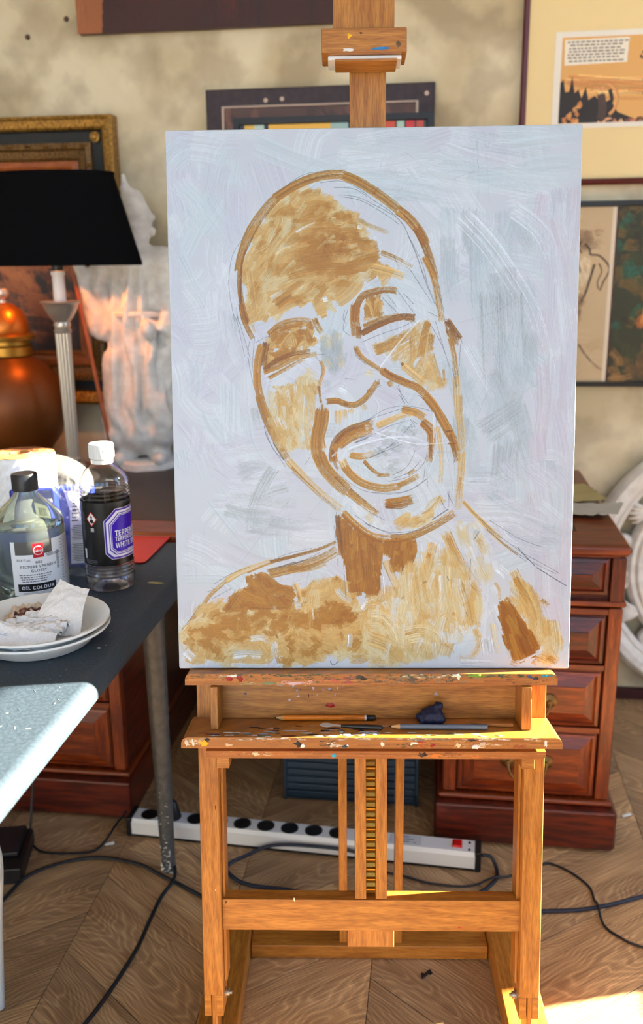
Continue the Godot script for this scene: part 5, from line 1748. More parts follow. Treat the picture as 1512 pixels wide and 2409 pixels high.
	p.stroke([288.1, 347.1, 305.5, 352.2], 10.0, PL, 0.6, 0.5, 0.3)
	p.stroke([250.7, 367.1, 265.6, 374.7], 15.0, WH, 0.6, 0.5, 0.5)
	p.stroke([229.3, 391.5, 245.5, 389.6, 260.5, 395.1, 275.5, 395.2, 290.5, 384.8, 301.8, 369.8, 309.3, 359.8], 9.0, MD, 0.9, 0.35, 0.4)
	p.stroke([235.5, 390.8, 255.5, 390.9], 6.0, DM, 0.8, 0.4, 0.3)
	p.stroke([255.5, 392.1, 265.5, 397.2], 5.0, DK, 0.6, 0.5, 0.3)
	p.stroke([290.5, 377.3, 300.5, 372.3], 4.5, DM, 0.8, 0.4, 0.3)
	p.stroke([306.7, 367.3, 310.5, 357.3], 4.0, DK, 0.6, 0.5, 0.3)
	p.stroke([247.9, 402.1, 247.7, 427], 10.0, LT, 0.8, 0.45, 0.3)
	p.stroke([255.4, 402.1, 256.6, 419.6], 11.5, LT, 0.7, 0.5, 0.3)
	p.stroke([266.7, 401.7, 270.4, 409.7], 10.0, LT, 0.7, 0.5, 0.3)
	p.stroke([285.5, 394.8, 290.4, 406], 7.5, LT, 0.7, 0.5, 0.3)
	p.fill([283.5, 243.8, 310.7, 236.2, 315.6, 264.4, 288.4, 274.5], 29, 80, 30, 24.9, 10.3, [LT, MD, MD], 0.83, 0.32, 0.15, 0.24)
	p.stroke([272.3, 277, 274.8, 256.6, 284.8, 237.4, 302.1, 231, 321.8, 228.5, 337.8, 231.1], 10.0, DM, 0.9, 0.35, 0.4)
	p.stroke([288.5, 241.2, 313.1, 231, 335.3, 232.4], 4.0, DK, 0.6, 0.5, 0.3)
	p.stroke([308.2, 241.3, 308.2, 264.4], 12.5, LT, 0.7, 0.45, 0.3)
	p.stroke([274.9, 245.3, 273.5, 270.9, 275.9, 297.7], 14.0, DM, 0.92, 0.3, 0.4)
	p.stroke([279.7, 278.6, 278.9, 300.2], 7.5, DK, 0.85, 0.35, 0.3)
	p.stroke([280.9, 292.6, 300.7, 282.5, 325.4, 271.9, 345.2, 267.4, 363.7, 269.2], 9.0, DK, 0.95, 0.25, 0.5)
	p.stroke([295.7, 287.6, 320.5, 276.2, 347.7, 269.9], 3.5, DEEP, 0.8, 0.4, 0.3)
	p.stroke([284.6, 281.2, 313.1, 269.8, 340.3, 264.8], 6.0, MD, 0.8, 0.4, 0.3)
	p.stroke([347.7, 271.2, 368.7, 275.9], 3.5, DM, 0.7, 0.5, 0.3)
	p.fill([298.2, 309.2, 315.5, 304.2, 350.2, 289.1, 382.3, 273.9, 389.8, 291.8, 387.5, 322.3, 405.1, 352.7, 407.7, 367.8, 387.8, 377.7, 362.8, 365.1, 337.9, 337.2, 308.1, 327], 96, 135, 30, 29.9, 9.7, [LT, PL, LT, LT], 0.68, 0.4, 0.15, 0.28)
	p.stroke([299.4, 316.8, 315.5, 312.3, 340.3, 299.2, 370, 284.1], 15.0, MD, 0.75, 0.45, 0.3)
	p.stroke([382.8, 272.6, 376.2, 294.3, 370.2, 329.8], 10.0, MD, 0.85, 0.4, 0.3)
	p.stroke([387.3, 291.8, 385, 319.7], 8.5, MD, 0.8, 0.45, 0.3)
	p.stroke([357.6, 296.7, 360.2, 329.7], 8.5, MD, 0.6, 0.55, 0.3)
	p.stroke([385, 322.2, 395.1, 352.6, 402.8, 377.8], 11.5, LT, 0.8, 0.45, 0.3)
	p.stroke([405, 343.8, 405.7, 362.7], 3.5, MD, 0.8, 0.4, 0.3)
	p.stroke([375.1, 332.3, 382.7, 352.6], 10.0, LT, 0.6, 0.55, 0.3)
	p.stroke([342.8, 337.2, 360.3, 352.5, 380.3, 367.6], 10.0, LT, 0.8, 0.45, 0.3)
	p.stroke([341.6, 334.7, 346.6, 338.5], 4.0, DK, 0.8, 0.3, 0.3)
	p.stroke([273.4, 309.1, 283.2, 325.6, 300.6, 338.3, 315.5, 346], 7.5, MD, 0.9, 0.35, 0.3)
	p.stroke([310.5, 343.4, 325.4, 353.6, 347.9, 363.7, 367.8, 372.6, 382.9, 387.7], 11.5, DM, 0.92, 0.3, 0.4)
	p.stroke([379.1, 383.9, 395.5, 405.3, 408.1, 425.3, 419.6, 447.6, 426.1, 467.9], 12.5, MD, 0.92, 0.3, 0.4)
	p.stroke([315.5, 343.4, 330.4, 354.8, 355.4, 365], 3.0, DK, 0.8, 0.4, 0.3)
	p.stroke([321.7, 367.4, 330.4, 362.4], 8.5, MD, 0.8, 0.4, 0.3)
	p.stroke([382.9, 390.2, 398, 410.3], 2.5, DK, 0.6, 0.5, 0.3)
	p.stroke([409, 271.4, 417, 284.2, 430.8, 302.6], 9.0, DK, 0.9, 0.3, 0.4)
	p.stroke([410.8, 284.2, 420.9, 304.6, 422.2, 312.3], 10.0, DM, 0.85, 0.35, 0.3)
	p.stroke([407, 274, 410.9, 297], 3.5, DK, 0.8, 0.4, 0.3)
	p.stroke([413.4, 297, 419.8, 322.4, 423.8, 352.7, 425.2, 372.9], 7.5, MD, 0.8, 0.45, 0.3)
	p.stroke([423.8, 352.7, 425.4, 397.9, 432, 432.8, 433.6, 468], 11.5, LT, 0.75, 0.5, 0.3)
	p.stroke([104.8, 244.7, 109.2, 270.3, 122.8, 298.8], 7.0, DM, 0.9, 0.35, 0.3)
	p.stroke([120.2, 275.4, 124.9, 290.7], 5.0, LT, 0.6, 0.5, 0.3)
	p.stroke([135.8, 303.5, 129.2, 331.3, 127.4, 359, 133.6, 389.1, 145.1, 419, 158.5, 446.4, 168.2, 466.6], 11.5, MD, 0.9, 0.35, 0.4)
	p.stroke([127.6, 346.4, 128.8, 376.5, 140.2, 411.5], 3.5, DM, 0.8, 0.4, 0.3)
	p.stroke([128.6, 378.8, 138, 411.3, 153.7, 446.1, 172.1, 478.3], 11.0, MD, 0.9, 0.35, 0.4)
	p.stroke([169.6, 475.8, 194.5, 502.9, 222, 529.9, 254.7, 555.6], 12.0, LT, 0.85, 0.45, 0.35)
	p.stroke([177, 488.1, 206.9, 517.7, 237, 544.6], 3.5, MD, 0.7, 0.5, 0.3)
	p.fill([145.5, 413.8, 177.8, 428.9, 182.4, 461.1, 177.2, 478.3, 162.3, 458.5], 25, 60, 30, 27.4, 11.5, [LT, PL], 0.63, 0.4, 0.25, 0.24)
	p.stroke([225, 397, 223.2, 421.9, 217.5, 446.6, 222.8, 466.9], 19.9, MD, 0.92, 0.3, 0.4)
	p.stroke([222.8, 396.8, 221, 419.2, 215.8, 444, 216.3, 468.7, 226.2, 488.4], 17.5, MD, 0.92, 0.3, 0.4)
	p.stroke([217.6, 463.7, 226.2, 488.4, 244.9, 510.5, 265, 527.7], 19.9, MD, 0.92, 0.3, 0.4)
	p.stroke([260, 522.8, 282.7, 542.4, 308, 563.2], 12.5, MD, 0.9, 0.35, 0.4)
	p.stroke([224.5, 394.3, 223.1, 419.2, 219, 444, 220.6, 468.7, 232.4, 493.3, 257.5, 517.9], 4.0, DM, 0.6, 0.5, 0.3)
	p.stroke([242.4, 503.2, 262.5, 522.8, 272.6, 532.6], 3.5, DK, 0.6, 0.5, 0.3)
	p.stroke([247.5, 461.6, 252.6, 446.8, 267.8, 434.5, 287.8, 428.4, 304.1, 425.3], 16.0, MD, 0.9, 0.35, 0.4)
	p.stroke([241.3, 483.5, 240.2, 466.3, 245.4, 450.3, 258, 438, 278.1, 429.4, 298.2, 425.8], 12.5, DM, 0.92, 0.3, 0.4)
	p.stroke([242.8, 454, 260.5, 435.5, 288.1, 427], 4.0, DK, 0.85, 0.35, 0.3)
	p.stroke([247.8, 461.4, 268, 446.7, 300.7, 433.2], 8.5, MD, 0.85, 0.4, 0.3)
	p.stroke([287.8, 430.9, 297.9, 428.4], 8.5, WH, 0.6, 0.5, 0.3)
	p.stroke([304.1, 429.2, 325.4, 419.9, 345.5, 411.3, 368, 407.6], 8.5, LT, 0.85, 0.45, 0.3)
	p.stroke([340.4, 403, 363, 407.6, 379.3, 417.7], 11.0, MD, 0.9, 0.35, 0.3)
	p.stroke([303.2, 427, 333.3, 414.7, 363.3, 409.9], 6.5, LT, 0.7, 0.5, 0.3)
	p.stroke([369.3, 420.1, 385.6, 432.6, 387.1, 462.3], 12.5, DM, 0.85, 0.45, 0.3)
	p.stroke([370.8, 422.4, 386, 439.8, 387.4, 462.1, 383.7, 484.3], 9.0, DM, 0.85, 0.4, 0.3)
	p.stroke([386.1, 454.7, 386.7, 476.9], 4.0, DK, 0.85, 0.35, 0.3)
	p.stroke([395.9, 427.5, 401.1, 454.8, 403.4, 484.4, 401.6, 516.2], 6.5, LT, 0.8, 0.5, 0.3)
	p.stroke([374.4, 380, 390.7, 397.6, 405.9, 425, 418.7, 447.4], 12.5, MD, 0.92, 0.3, 0.4)
	p.stroke([414.8, 437.5, 422.6, 462.3, 427.8, 484.5], 10.0, DM, 0.9, 0.4, 0.3)
	p.stroke([408.5, 436.2, 419.8, 436.3], 3.0, DEEP, 0.85, 0.3, 0.3)
	p.stroke([412.4, 454.3, 425, 454.4], 3.0, DEEP, 0.85, 0.3, 0.3)
	p.stroke([239, 461.4, 242.6, 483.6, 248.8, 493.4], 5.0, DK, 0.8, 0.4, 0.3)
	p.stroke([252.7, 476.2, 262.7, 495.9, 277.8, 508.3], 12.5, LT, 0.85, 0.4, 0.3)
	p.stroke([255.2, 486.1, 272.7, 505.8, 292.9, 516.9, 318.2, 521.2, 343.4, 517.2], 11.5, MD, 0.9, 0.35, 0.4)
	p.stroke([335.9, 518.3, 353.5, 511.1, 369.9, 501.4], 8.5, MD, 0.85, 0.4, 0.3)
	p.stroke([351, 501.3, 364.8, 491.6], 5.0, MD, 0.7, 0.5, 0.3)
	p.stroke([262.8, 470.1, 282.9, 473.2, 305.6, 467.1], 9.5, MD, 0.88, 0.35, 0.3)
	p.stroke([285.4, 478.9, 296.7, 491.2, 308.1, 499.8], 5.5, DM, 0.88, 0.35, 0.3)
	p.stroke([305.6, 500.6, 327, 501.2], 6.0, MD, 0.88, 0.35, 0.3)
	p.fill([267.9, 454.1, 313.2, 437, 358.3, 424.8, 373.5, 454.6, 363.6, 489.1, 333.3, 508.5, 303, 493.7, 288, 476.4], 46, 10, 40, 27.4, 9.7, [WH, WH, GR], 0.58, 0.44, 0.2, 0.48)
	p.stroke([315.6, 545.5, 330.8, 543.7, 348.5, 540.8, 362.5, 538], 14.5, DM, 0.92, 0.3, 0.5)
	p.stroke([316.9, 547.5, 338.4, 550, 353.6, 545.2], 6.5, DK, 0.75, 0.4, 0.3)
	p.fill([328.3, 576.6, 351.1, 562.2, 376.5, 562.4, 401.7, 533.3, 409.2, 528.5, 389.2, 567.3, 353.7, 586.4], 33, 155, 25, 27.4, 10.3, [PL, LT], 0.68, 0.4, 0.2, 0.24)
	p.stroke([330.8, 576.6, 351.1, 564.6, 361.3, 562.3], 10.0, LT, 0.7, 0.5, 0.3)
	p.stroke([374, 562.3, 389.2, 552.7, 404.2, 530.9], 7.5, LT, 0.75, 0.5, 0.3)
	p.fill([262.4, 537.4, 287.7, 552.2, 313, 571.7, 328.3, 586.3, 302.8, 583.7, 272.4, 561.8], 29, 40, 20, 22.4, 9.7, [WH, PL, WH], 0.58, 0.4, 0.25, 0.24)
	p.stroke([428.6, 380.2, 429.7, 420.2, 434.5, 474.7], 10.0, LT, 0.75, 0.5, 0.3)
	p.stroke([433.9, 464.8, 431.3, 509.1, 427.8, 557.8], 11.0, LT, 0.85, 0.45, 0.3)
	p.stroke([431.8, 504.2, 428.3, 533.5], 4.0, MD, 0.6, 0.5, 0.3)
	p.stroke([253.4, 555.6, 272.4, 575.1, 297.7, 593.3, 328.3, 598.3], 10.0, MD, 0.88, 0.4, 0.4)
	p.stroke([323.2, 597.1, 353.8, 596, 381.7, 584.2, 407, 569.8, 426, 556.6], 11.5, MD, 0.85, 0.4, 0.4)
	p.fill([247.1, 560.4, 262.2, 573.8, 287.5, 595.7, 328.3, 603.6, 364, 597.3, 365.3, 624.9, 343.6, 627.2, 292.5, 626.9, 251.7, 626.6], 126, 92, 10, 37.4, 9.7, [DM, MD, DM], 0.93, 0.28, 0.08, 0.28)
	p.fill([246.5, 567.5, 265.5, 577.7, 301.5, 596, 312.1, 606.1, 309.9, 649.9, 307.7, 693.4, 290.6, 677.5, 271.2, 693.2, 260.8, 655.6, 253.5, 625.7], 168, 90, 8, 41.6, 9.1, [DM, MD, DM, DM], 0.93, 0.28, 0.06, 0.28)
	p.fill([288.9, 603.4, 311, 601.4, 311, 620.1, 304.2, 682, 288.6, 690.1], 50, 95, 8, 36.7, 8.4, [DM, MD], 0.88, 0.32, 0.06, 0.24)
	p.fill([317.7, 601.4, 364, 597.5, 361.9, 622.5, 348.7, 655.5, 333.1, 647.2, 322.1, 620.2], 54, 100, 10, 38.9, 9.9, [DM, MD, DM], 0.95, 0.24, 0.08, 0.24)
	p.stroke([245.8, 560.4, 248.1, 590.6, 251.7, 625.5], 6.5, DK, 0.8, 0.4, 0.3)
	p.stroke([247.6, 569.5, 251.6, 597.7, 253.5, 621.7], 4.6, DK, 0.75, 0.45, 0.3)
	p.stroke([252.1, 559.2, 277.4, 583.6, 307.9, 600.6, 338.5, 602, 363.9, 596.1], 5.0, DM, 0.85, 0.4, 0.3)
	p.stroke([293.4, 605.5, 306.6, 620.1, 297.6, 653.2], 3.0, DK, 0.5, 0.6, 0.3)
	p.stroke([294.8, 689.4, 301.2, 703.2], 7.1, DM, 0.85, 0.45, 0.3)
	p.stroke([269.2, 677.4, 271.2, 695.2], 8.3, DM, 0.8, 0.5, 0.3)
	p.stroke([7.1, 746.3, 17.3, 729.8, 33, 707.4, 53, 682, 77, 661.4], 6.2, MD, 0.9, 0.35, 0.4)
	p.stroke([8.1, 747.3, 14.9, 736.6, 21.6, 728.9], 10.4, MD, 0.9, 0.35, 0.4)
	p.stroke([72.7, 664.3, 94.4, 650.6, 120.2, 640.8, 150.2, 631.1], 9.1, LT, 0.85, 0.4, 0.35)
	p.stroke([141.6, 634, 184.4, 623.3, 218.5, 613.5, 245.2, 602.1], 5.4, DM, 0.88, 0.35, 0.4)
	p.stroke([107.2, 650.7, 133, 638.9, 154.4, 631.1], 2.9, MD, 0.8, 0.4, 0.3)
	p.stroke([137, 652.8, 173.4, 644.1, 205.5, 635.4, 229, 625.6, 249.4, 612.7], 15.4, MD, 0.85, 0.4, 0.4)
	p.stroke([167, 645.1, 201.2, 643.3, 231.1, 633.5], 10.4, MD, 0.75, 0.45, 0.3)
	p.fill([8, 750.2, 39.6, 701.6, 97.5, 701.9, 174.6, 708.3, 196.5, 675, 248, 655.5, 260.6, 685.2, 279.8, 703.1, 307.7, 693.4, 314.5, 705.3, 314.4, 779.4, 257.7, 788.7, 203.7, 784.5, 155.9, 795.7, 150, 766.7, 138.8, 787.9, 108.5, 785.8, 69.3, 795.2, 19.9, 785.2, 5.4, 763.8], 252, 140, 50, 47.8, 23.9, [LT, PL, LT, PL], 0.73, 0.2, 0.15, 0.16)
	p.fill([8, 750.2, 39.6, 701.6, 97.5, 701.9, 174.6, 708.3, 196.5, 675, 248, 655.5, 260.6, 685.2, 279.8, 703.1, 307.7, 693.4, 314.5, 705.3, 314.4, 779.4, 257.7, 788.7, 203.7, 784.5, 155.9, 795.7, 150, 766.7, 138.8, 787.9, 108.5, 785.8, 69.3, 795.2, 19.9, 785.2, 5.4, 763.8], 231, 140, 60, 41.6, 14.3, [LT, LT, PL, LT, MD], 0.53, 0.36, 0.3, 0.24)
	p.fill([71.5, 711.6, 89.5, 676.3, 108.2, 652.7, 141.2, 654.9, 153.7, 672.7, 181.4, 682.8, 176.8, 702.4, 118.8, 706], 96, 30, 40, 31.2, 11.9, [MD, DM, MD], 0.93, 0.28, 0.2, 0.32)
	p.stroke([149.5, 673.7, 166.5, 674.8, 180.4, 676.8], 10.4, DM, 0.85, 0.35, 0.3)
	p.stroke([162.1, 684.6, 181.4, 684.7], 12.5, MD, 0.8, 0.4, 0.3)
	p.stroke([110.3, 702, 140.3, 704.2, 174.7, 702.4], 8.3, DM, 0.7, 0.45, 0.3)
	p.stroke([69.4, 711.6, 82.7, 694, 93.8, 676.3], 9.1, DM, 0.7, 0.5, 0.3)
	p.stroke([91.6, 676.3, 110.6, 688.2, 140.4, 698.3], 10.4, MD, 0.6, 0.5, 0.3)
	p.fill([41.3, 715.3, 101.7, 703.9, 174.5, 716.1, 243.4, 696.9, 275.4, 722.7, 225.7, 743.8, 139.6, 743.3, 53.5, 742.7], 84, 150, 60, 33.2, 11.9, [MD, MD, DM], 0.58, 0.4, 0.25, 0.24)
	p.fill([10.4, 742.4, 53.9, 729.1, 92.9, 715.6, 127.1, 723.7, 109.2, 754.8, 70.2, 762.3, 69.5, 789.4, 31.4, 762], 84, 35, 50, 31.2, 11.9, [MD, LT, MD, MD], 0.78, 0.36, 0.25, 0.24)
	p.fill([221.9, 694.8, 258.3, 702.9, 277.5, 720.7, 260.3, 728.4, 234.5, 724.4], 33, 150, 40, 24.9, 10.5, [MD, DM], 0.78, 0.36, 0.25, 0.24)
	p.fill([152.1, 764.8, 182.7, 739.7, 238.7, 734.2, 255.8, 755.7, 236.2, 782.8, 160.3, 795.8], 105, 30, 60, 27.0, 11.9, [MD, LT, LT], 0.73, 0.36, 0.25, 0.24)
	p.stroke([149.9, 768.6, 151.8, 784.1, 155.9, 794.8], 5.4, DM, 0.8, 0.4, 0.3)
	p.stroke([179.5, 665, 185.7, 680.8, 187.6, 700.5], 8.3, LT, 0.8, 0.4, 0.3)
	p.stroke([185.7, 684.8, 188, 698.6], 2.9, DM, 0.8, 0.4, 0.3)
	p.stroke([150.3, 747.2, 153.4, 755.1], 2.9, DK, 0.7, 0.4, 0.3)
	p.stroke([5.5, 759.9, 12, 759], 5.0, MD, 0.8, 0.4, 0.3)
	p.stroke([179, 702.4, 191.9, 700.6], 11.6, WH, 0.85, 0.35, 0.5)
	p.stroke([109.2, 754.8, 128.7, 752, 139.3, 760.8], 9.1, WH, 0.85, 0.35, 0.5)
	p.stroke([146.9, 757, 147.7, 770.5, 146.4, 786], 11.2, WH, 0.85, 0.35, 0.5)
	p.stroke([7.3, 771.6, 17.8, 781.3, 24.1, 789.1], 13.7, WH, 0.85, 0.35, 0.5)
	p.stroke([80.5, 781.7, 100, 778, 130.3, 780.1], 13.7, WH, 0.85, 0.35, 0.5)
	p.stroke([244.6, 673.3, 252, 685.2, 269.1, 697.1], 9.6, WH, 0.85, 0.35, 0.5)
	p.stroke([263.4, 744.1, 264.4, 755.8, 262.2, 769.4], 8.3, WH, 0.85, 0.35, 0.5)
	p.stroke([78, 795.2, 138.6, 797.6], 6.2, WH, 0.85, 0.35, 0.5)
	p.stroke([177.4, 665, 192.4, 661.1], 6.2, WH, 0.85, 0.35, 0.5)
	p.stroke([206.8, 704.6, 208.7, 724.2], 2.9, WH, 0.85, 0.35, 0.5)
	p.stroke([281.9, 709, 294.8, 695.3], 8.3, WH, 0.85, 0.35, 0.5)
	p.stroke([69.9, 773.9, 60.9, 785.5, 50, 789.2], 8.3, LT, 0.75, 0.5, 0.4)
	p.stroke([104.3, 779.9, 112.8, 787.7], 8.3, LT, 0.75, 0.5, 0.4)
	p.stroke([126.3, 760.7, 141, 782.1], 8.3, LT, 0.75, 0.5, 0.4)
	p.stroke([109.6, 735.3, 135.8, 715.9], 8.3, LT, 0.75, 0.5, 0.4)
	p.stroke([207.1, 684.9, 202.1, 743.7], 8.3, LT, 0.75, 0.5, 0.4)
	p.fill([302, 694.3, 361.9, 628.7, 381.8, 616.4, 412.7, 608.2, 444.1, 654.1, 471.3, 691.3, 458.5, 732, 431.8, 752.2, 400.8, 792.4, 288.2, 797.6, 288.5, 722.8], 147, 95, 16, 56.2, 22.4, [PL, PL, LT, PL], 0.58, 0.28, 0.1, 0.16)
	p.fill([361.9, 634.9, 412.7, 612.4, 444.1, 654.1, 462.5, 699.4, 454.1, 740.2, 422.6, 719.6, 408.9, 682.7, 382.4, 731.6, 362.3, 735.5], 71, 84, 12, 56.2, 13.9, [LT, PL, LT, PL], 0.53, 0.36, 0.1, 0.2)
	p.fill([512.9, 650.3, 542.2, 675.3, 563.1, 712.3, 586.5, 753.2, 587.7, 795.6, 558.4, 795.4, 555.4, 765.1, 529.9, 724.4, 515.9, 695.6], 75, 72, 16, 43.2, 14.9, [PL, LT, LT, PL], 0.63, 0.4, 0.1, 0.24)
	p.fill([288.5, 714.7, 342.1, 723.2, 355.6, 751.7, 396, 751.9, 396.3, 790.3, 288.2, 793.6], 105, 60, 40, 34.6, 12.4, [PL, LT, PL, LT], 0.63, 0.4, 0.3, 0.24)
	p.fill([425.6, 570.7, 452, 570.9, 476.9, 616.9, 488.5, 650.2, 475.5, 674.9, 453, 654.1], 50, 70, 12, 38.9, 12.4, [PL, WH, PL], 0.53, 0.44, 0.08, 0.24)
	p.stroke([409.2, 586.3, 421.6, 614.5, 432.8, 635.4, 450.9, 664.4, 466.7, 684.1], 16.0, LT, 0.72, 0.5, 0.4)
	p.stroke([412.5, 593.6, 426, 620.8, 439.6, 641.6], 8.6, MD, 0.72, 0.5, 0.4)
	p.stroke([392.7, 601.9, 384.1, 633, 377.6, 664], 15.1, LT, 0.72, 0.5, 0.4)
	p.stroke([386.2, 618.5, 379.7, 649.5], 7.3, MD, 0.72, 0.5, 0.4)
	p.stroke([317.6, 628.5, 330.9, 659.6, 341, 682.3], 12.1, LT, 0.72, 0.5, 0.4)
	p.stroke([361.9, 628.7, 358.7, 659.7, 366.6, 698.8, 374.6, 737.6], 17.3, LT, 0.72, 0.5, 0.4)
	p.stroke([355.4, 659.7, 357.7, 698.8, 364.5, 731.4], 13.0, PL, 0.72, 0.5, 0.4)
	p.stroke([412.9, 637.3, 413.2, 670.4, 422.5, 711.4, 426.2, 752.1], 15.1, PL, 0.72, 0.5, 0.4)
	p.stroke([419.8, 658, 424.6, 699.2], 8.6, LT, 0.72, 0.5, 0.4)
	p.stroke([433.1, 664.3, 444.7, 701.3, 453, 738.1], 17.3, LT, 0.72, 0.5, 0.4)
	p.stroke([444.3, 666.4, 457.8, 678.9, 467.9, 685.1], 10.8, LT, 0.72, 0.5, 0.4)
	p.stroke([422.5, 711.4, 423.7, 719.6], 4.3, MD, 0.72, 0.5, 0.4)
	p.stroke([512.8, 646.2, 524.3, 669, 540.3, 689.6, 567.4, 704.2], 13.8, LT, 0.72, 0.5, 0.4)
	p.stroke([515.2, 656.6, 529.1, 683.4, 540.5, 699.9], 8.6, MD, 0.72, 0.5, 0.4)
	p.stroke([533.3, 671.1, 547.2, 699.9, 554.5, 724.5, 551.7, 750.9], 15.1, LT, 0.72, 0.5, 0.4)
	p.stroke([556, 691.8, 569.6, 704.2], 6.5, MD, 0.72, 0.5, 0.4)
	p.stroke([576.8, 724.7, 582.3, 763.3, 574.1, 793.5], 15.1, PL, 0.72, 0.5, 0.4)
	p.stroke([293, 710.6, 319.8, 714.9, 342.2, 743.5, 344.5, 767.8], 25.9, PL, 0.72, 0.5, 0.4)
	p.stroke([302, 698.4, 328.7, 710.8, 339.9, 735.3], 15.1, LT, 0.72, 0.5, 0.4)
	p.stroke([344.4, 751.6, 375.8, 745.7, 396, 760, 387.3, 790.3], 28.1, PL, 0.72, 0.5, 0.4)
	p.stroke([373.5, 745.7, 396.1, 764.1, 382.7, 788.2], 8.6, LT, 0.72, 0.5, 0.4)
	p.stroke([454.1, 736.1, 463.3, 760.5, 447.9, 784.6, 428.8, 780.5], 10.8, LT, 0.72, 0.5, 0.4)
	p.stroke([400.5, 756, 416.3, 768.3, 427.6, 778.4], 5.6, LT, 0.72, 0.5, 0.4)
	p.stroke([483, 728.1, 488, 760.7, 496.2, 778.9], 9.5, PL, 0.72, 0.5, 0.4)
	p.stroke([460.6, 726, 463, 738.2], 6.5, LT, 0.72, 0.5, 0.4)
	p.stroke([348.9, 747.6, 362.3, 743.6, 373.5, 739.6], 3.5, MD, 0.72, 0.5, 0.4)
	p.stroke([404.7, 723.6, 413.6, 717.5], 13.0, LT, 0.72, 0.5, 0.4)
	p.stroke([377.6, 666, 382.2, 690.7, 395.7, 715.3], 7.3, LT, 0.72, 0.5, 0.4)
	p.stroke([484.3, 666.7, 491.1, 675, 493.7, 695.5], 5.2, LT, 0.72, 0.5, 0.4)
	p.stroke([377.6, 664, 379.8, 668.1], 7.3, MD, 0.72, 0.5, 0.4)
	p.stroke([344.3, 688.4, 347.7, 690.5], 6.5, DM, 0.72, 0.5, 0.4)
	p.stroke([529.4, 699.8, 539, 732.6, 555.6, 773.2], 10.8, LT, 0.72, 0.5, 0.4)
	p.stroke([553.6, 781.3, 580.9, 795.6], 13.0, LT, 0.72, 0.5, 0.4)
	p.stroke([288.4, 751.2, 322, 763.6, 337.7, 783.9], 23.8, LT, 0.72, 0.5, 0.4)
	p.stroke([567.1, 781.4, 585.4, 793.6], 8.6, MD, 0.72, 0.5, 0.4)
	p.stroke([401.6, 604, 404, 629], 9.9, WH, 0.7, 0.5, 0.5)
	p.stroke([397.4, 635.2, 406.2, 635.2], 8.6, WH, 0.7, 0.5, 0.5)
	p.stroke([313.2, 653.3, 315.4, 686.2], 6.5, WH, 0.7, 0.5, 0.5)
	p.stroke([403.1, 653.8, 404.6, 711.3], 6.5, WH, 0.7, 0.5, 0.5)
	p.stroke([386.9, 729.5, 393.5, 723.5], 13.0, WH, 0.7, 0.5, 0.5)
	p.stroke([431.6, 731.9, 443.1, 752.3], 10.8, WH, 0.7, 0.5, 0.5)
	p.stroke([409.3, 741.9, 411.8, 764.2], 11.7, WH, 0.7, 0.5, 0.5)
	p.stroke([472.1, 748.4, 477.2, 784.8], 19.4, WH, 0.7, 0.5, 0.5)
	p.stroke([489.3, 699.6, 493.2, 732.3], 8.6, WH, 0.7, 0.5, 0.5)
	p.stroke([511.2, 679.2, 524.8, 691.6], 9.9, WH, 0.7, 0.5, 0.5)
	p.stroke([348.8, 694.6, 352.1, 698.7], 8.6, WH, 0.7, 0.5, 0.5)
	p.stroke([370.7, 620.5, 373, 639.2], 7.3, WH, 0.7, 0.5, 0.5)
	p.stroke([479.9, 670.8, 489.1, 687.3], 10.8, WH, 0.7, 0.5, 0.5)
	p.stroke([532.1, 720.3, 536.8, 732.6], 6.5, WH, 0.7, 0.5, 0.5)
	p.stroke([315.4, 694.4, 324.3, 708.8], 8.6, WH, 0.7, 0.5, 0.5)
	p.stroke([488.3, 641.9, 506.4, 658.6], 13.0, WH, 0.7, 0.5, 0.5)
	p.stroke([432.3, 790.6, 490.8, 793], 13.0, WH, 0.7, 0.5, 0.5)
	p.stroke([555.4, 765.1, 560.2, 775.3], 8.6, WH, 0.7, 0.5, 0.5)
	p.stroke([407.1, 739.8, 414, 764.2], 10.8, GR, 0.35, 0.6, 0.4)
	p.stroke([472.2, 752.4, 486.2, 784.9], 13.0, GR, 0.35, 0.6, 0.4)
	p.stroke([439.5, 635.4, 448.6, 654.1], 6.5, GR, 0.35, 0.6, 0.4)
	p.fill([496.4, 699.6, 509.3, 696.6, 530, 728.4, 554.5, 774.2, 523.4, 790.2, 509.6, 772.9, 497.5, 724.2], 84, 68, 6, 49.7, 9.9, [DM, DEEP, MD, DEEP], 0.95, 0.2, 0.05, 0.32)
	p.stroke([499.3, 699.6, 499.7, 724.2, 509.4, 764.8, 515.4, 785.1], 5.6, DEEP, 0.85, 0.35, 0.3)
	p.stroke([511.6, 699.7, 532.3, 732.5, 553.4, 773.2], 3.0, DM, 0.8, 0.4, 0.3)
	p.stroke([500.3, 691.5, 511.6, 699.7], 10.8, MD, 0.8, 0.45, 0.3)
	p.stroke([546.9, 785.3, 556.1, 793.4], 15.1, MD, 0.8, 0.5, 0.3)
	p.stroke([511, 789.1, 526.9, 795.2], 10.8, MD, 0.6, 0.6, 0.3)
	p.stroke([522.3, 791.2, 537.9, 784.2, 553.9, 775.6], 3.2, WH, 1.0, 0.1, 1.2)
	p.ridge([470, 687.5, 510.6, 785.3], 2.2, 0.9)
	p.ridge([496.1, 699.6, 556.4, 785.6], 2.2, 0.9)
	p.ridge([522.5, 791.3, 553.6, 775.6], 2.2, 0.9)
	p.stroke([458.5, 566.7, 474.2, 584.6, 494.4, 604.6, 521.2, 624.5], 5.6, LT, 0.85, 0.4, 0.3)
	p.stroke([458.9, 598.1, 465.8, 612.7, 470.5, 635.6], 8.6, LT, 0.5, 0.6, 0.3)
	p.stroke([456.7, 598.1, 467.9, 608.6], 6.5, MD, 0.4, 0.6, 0.3)
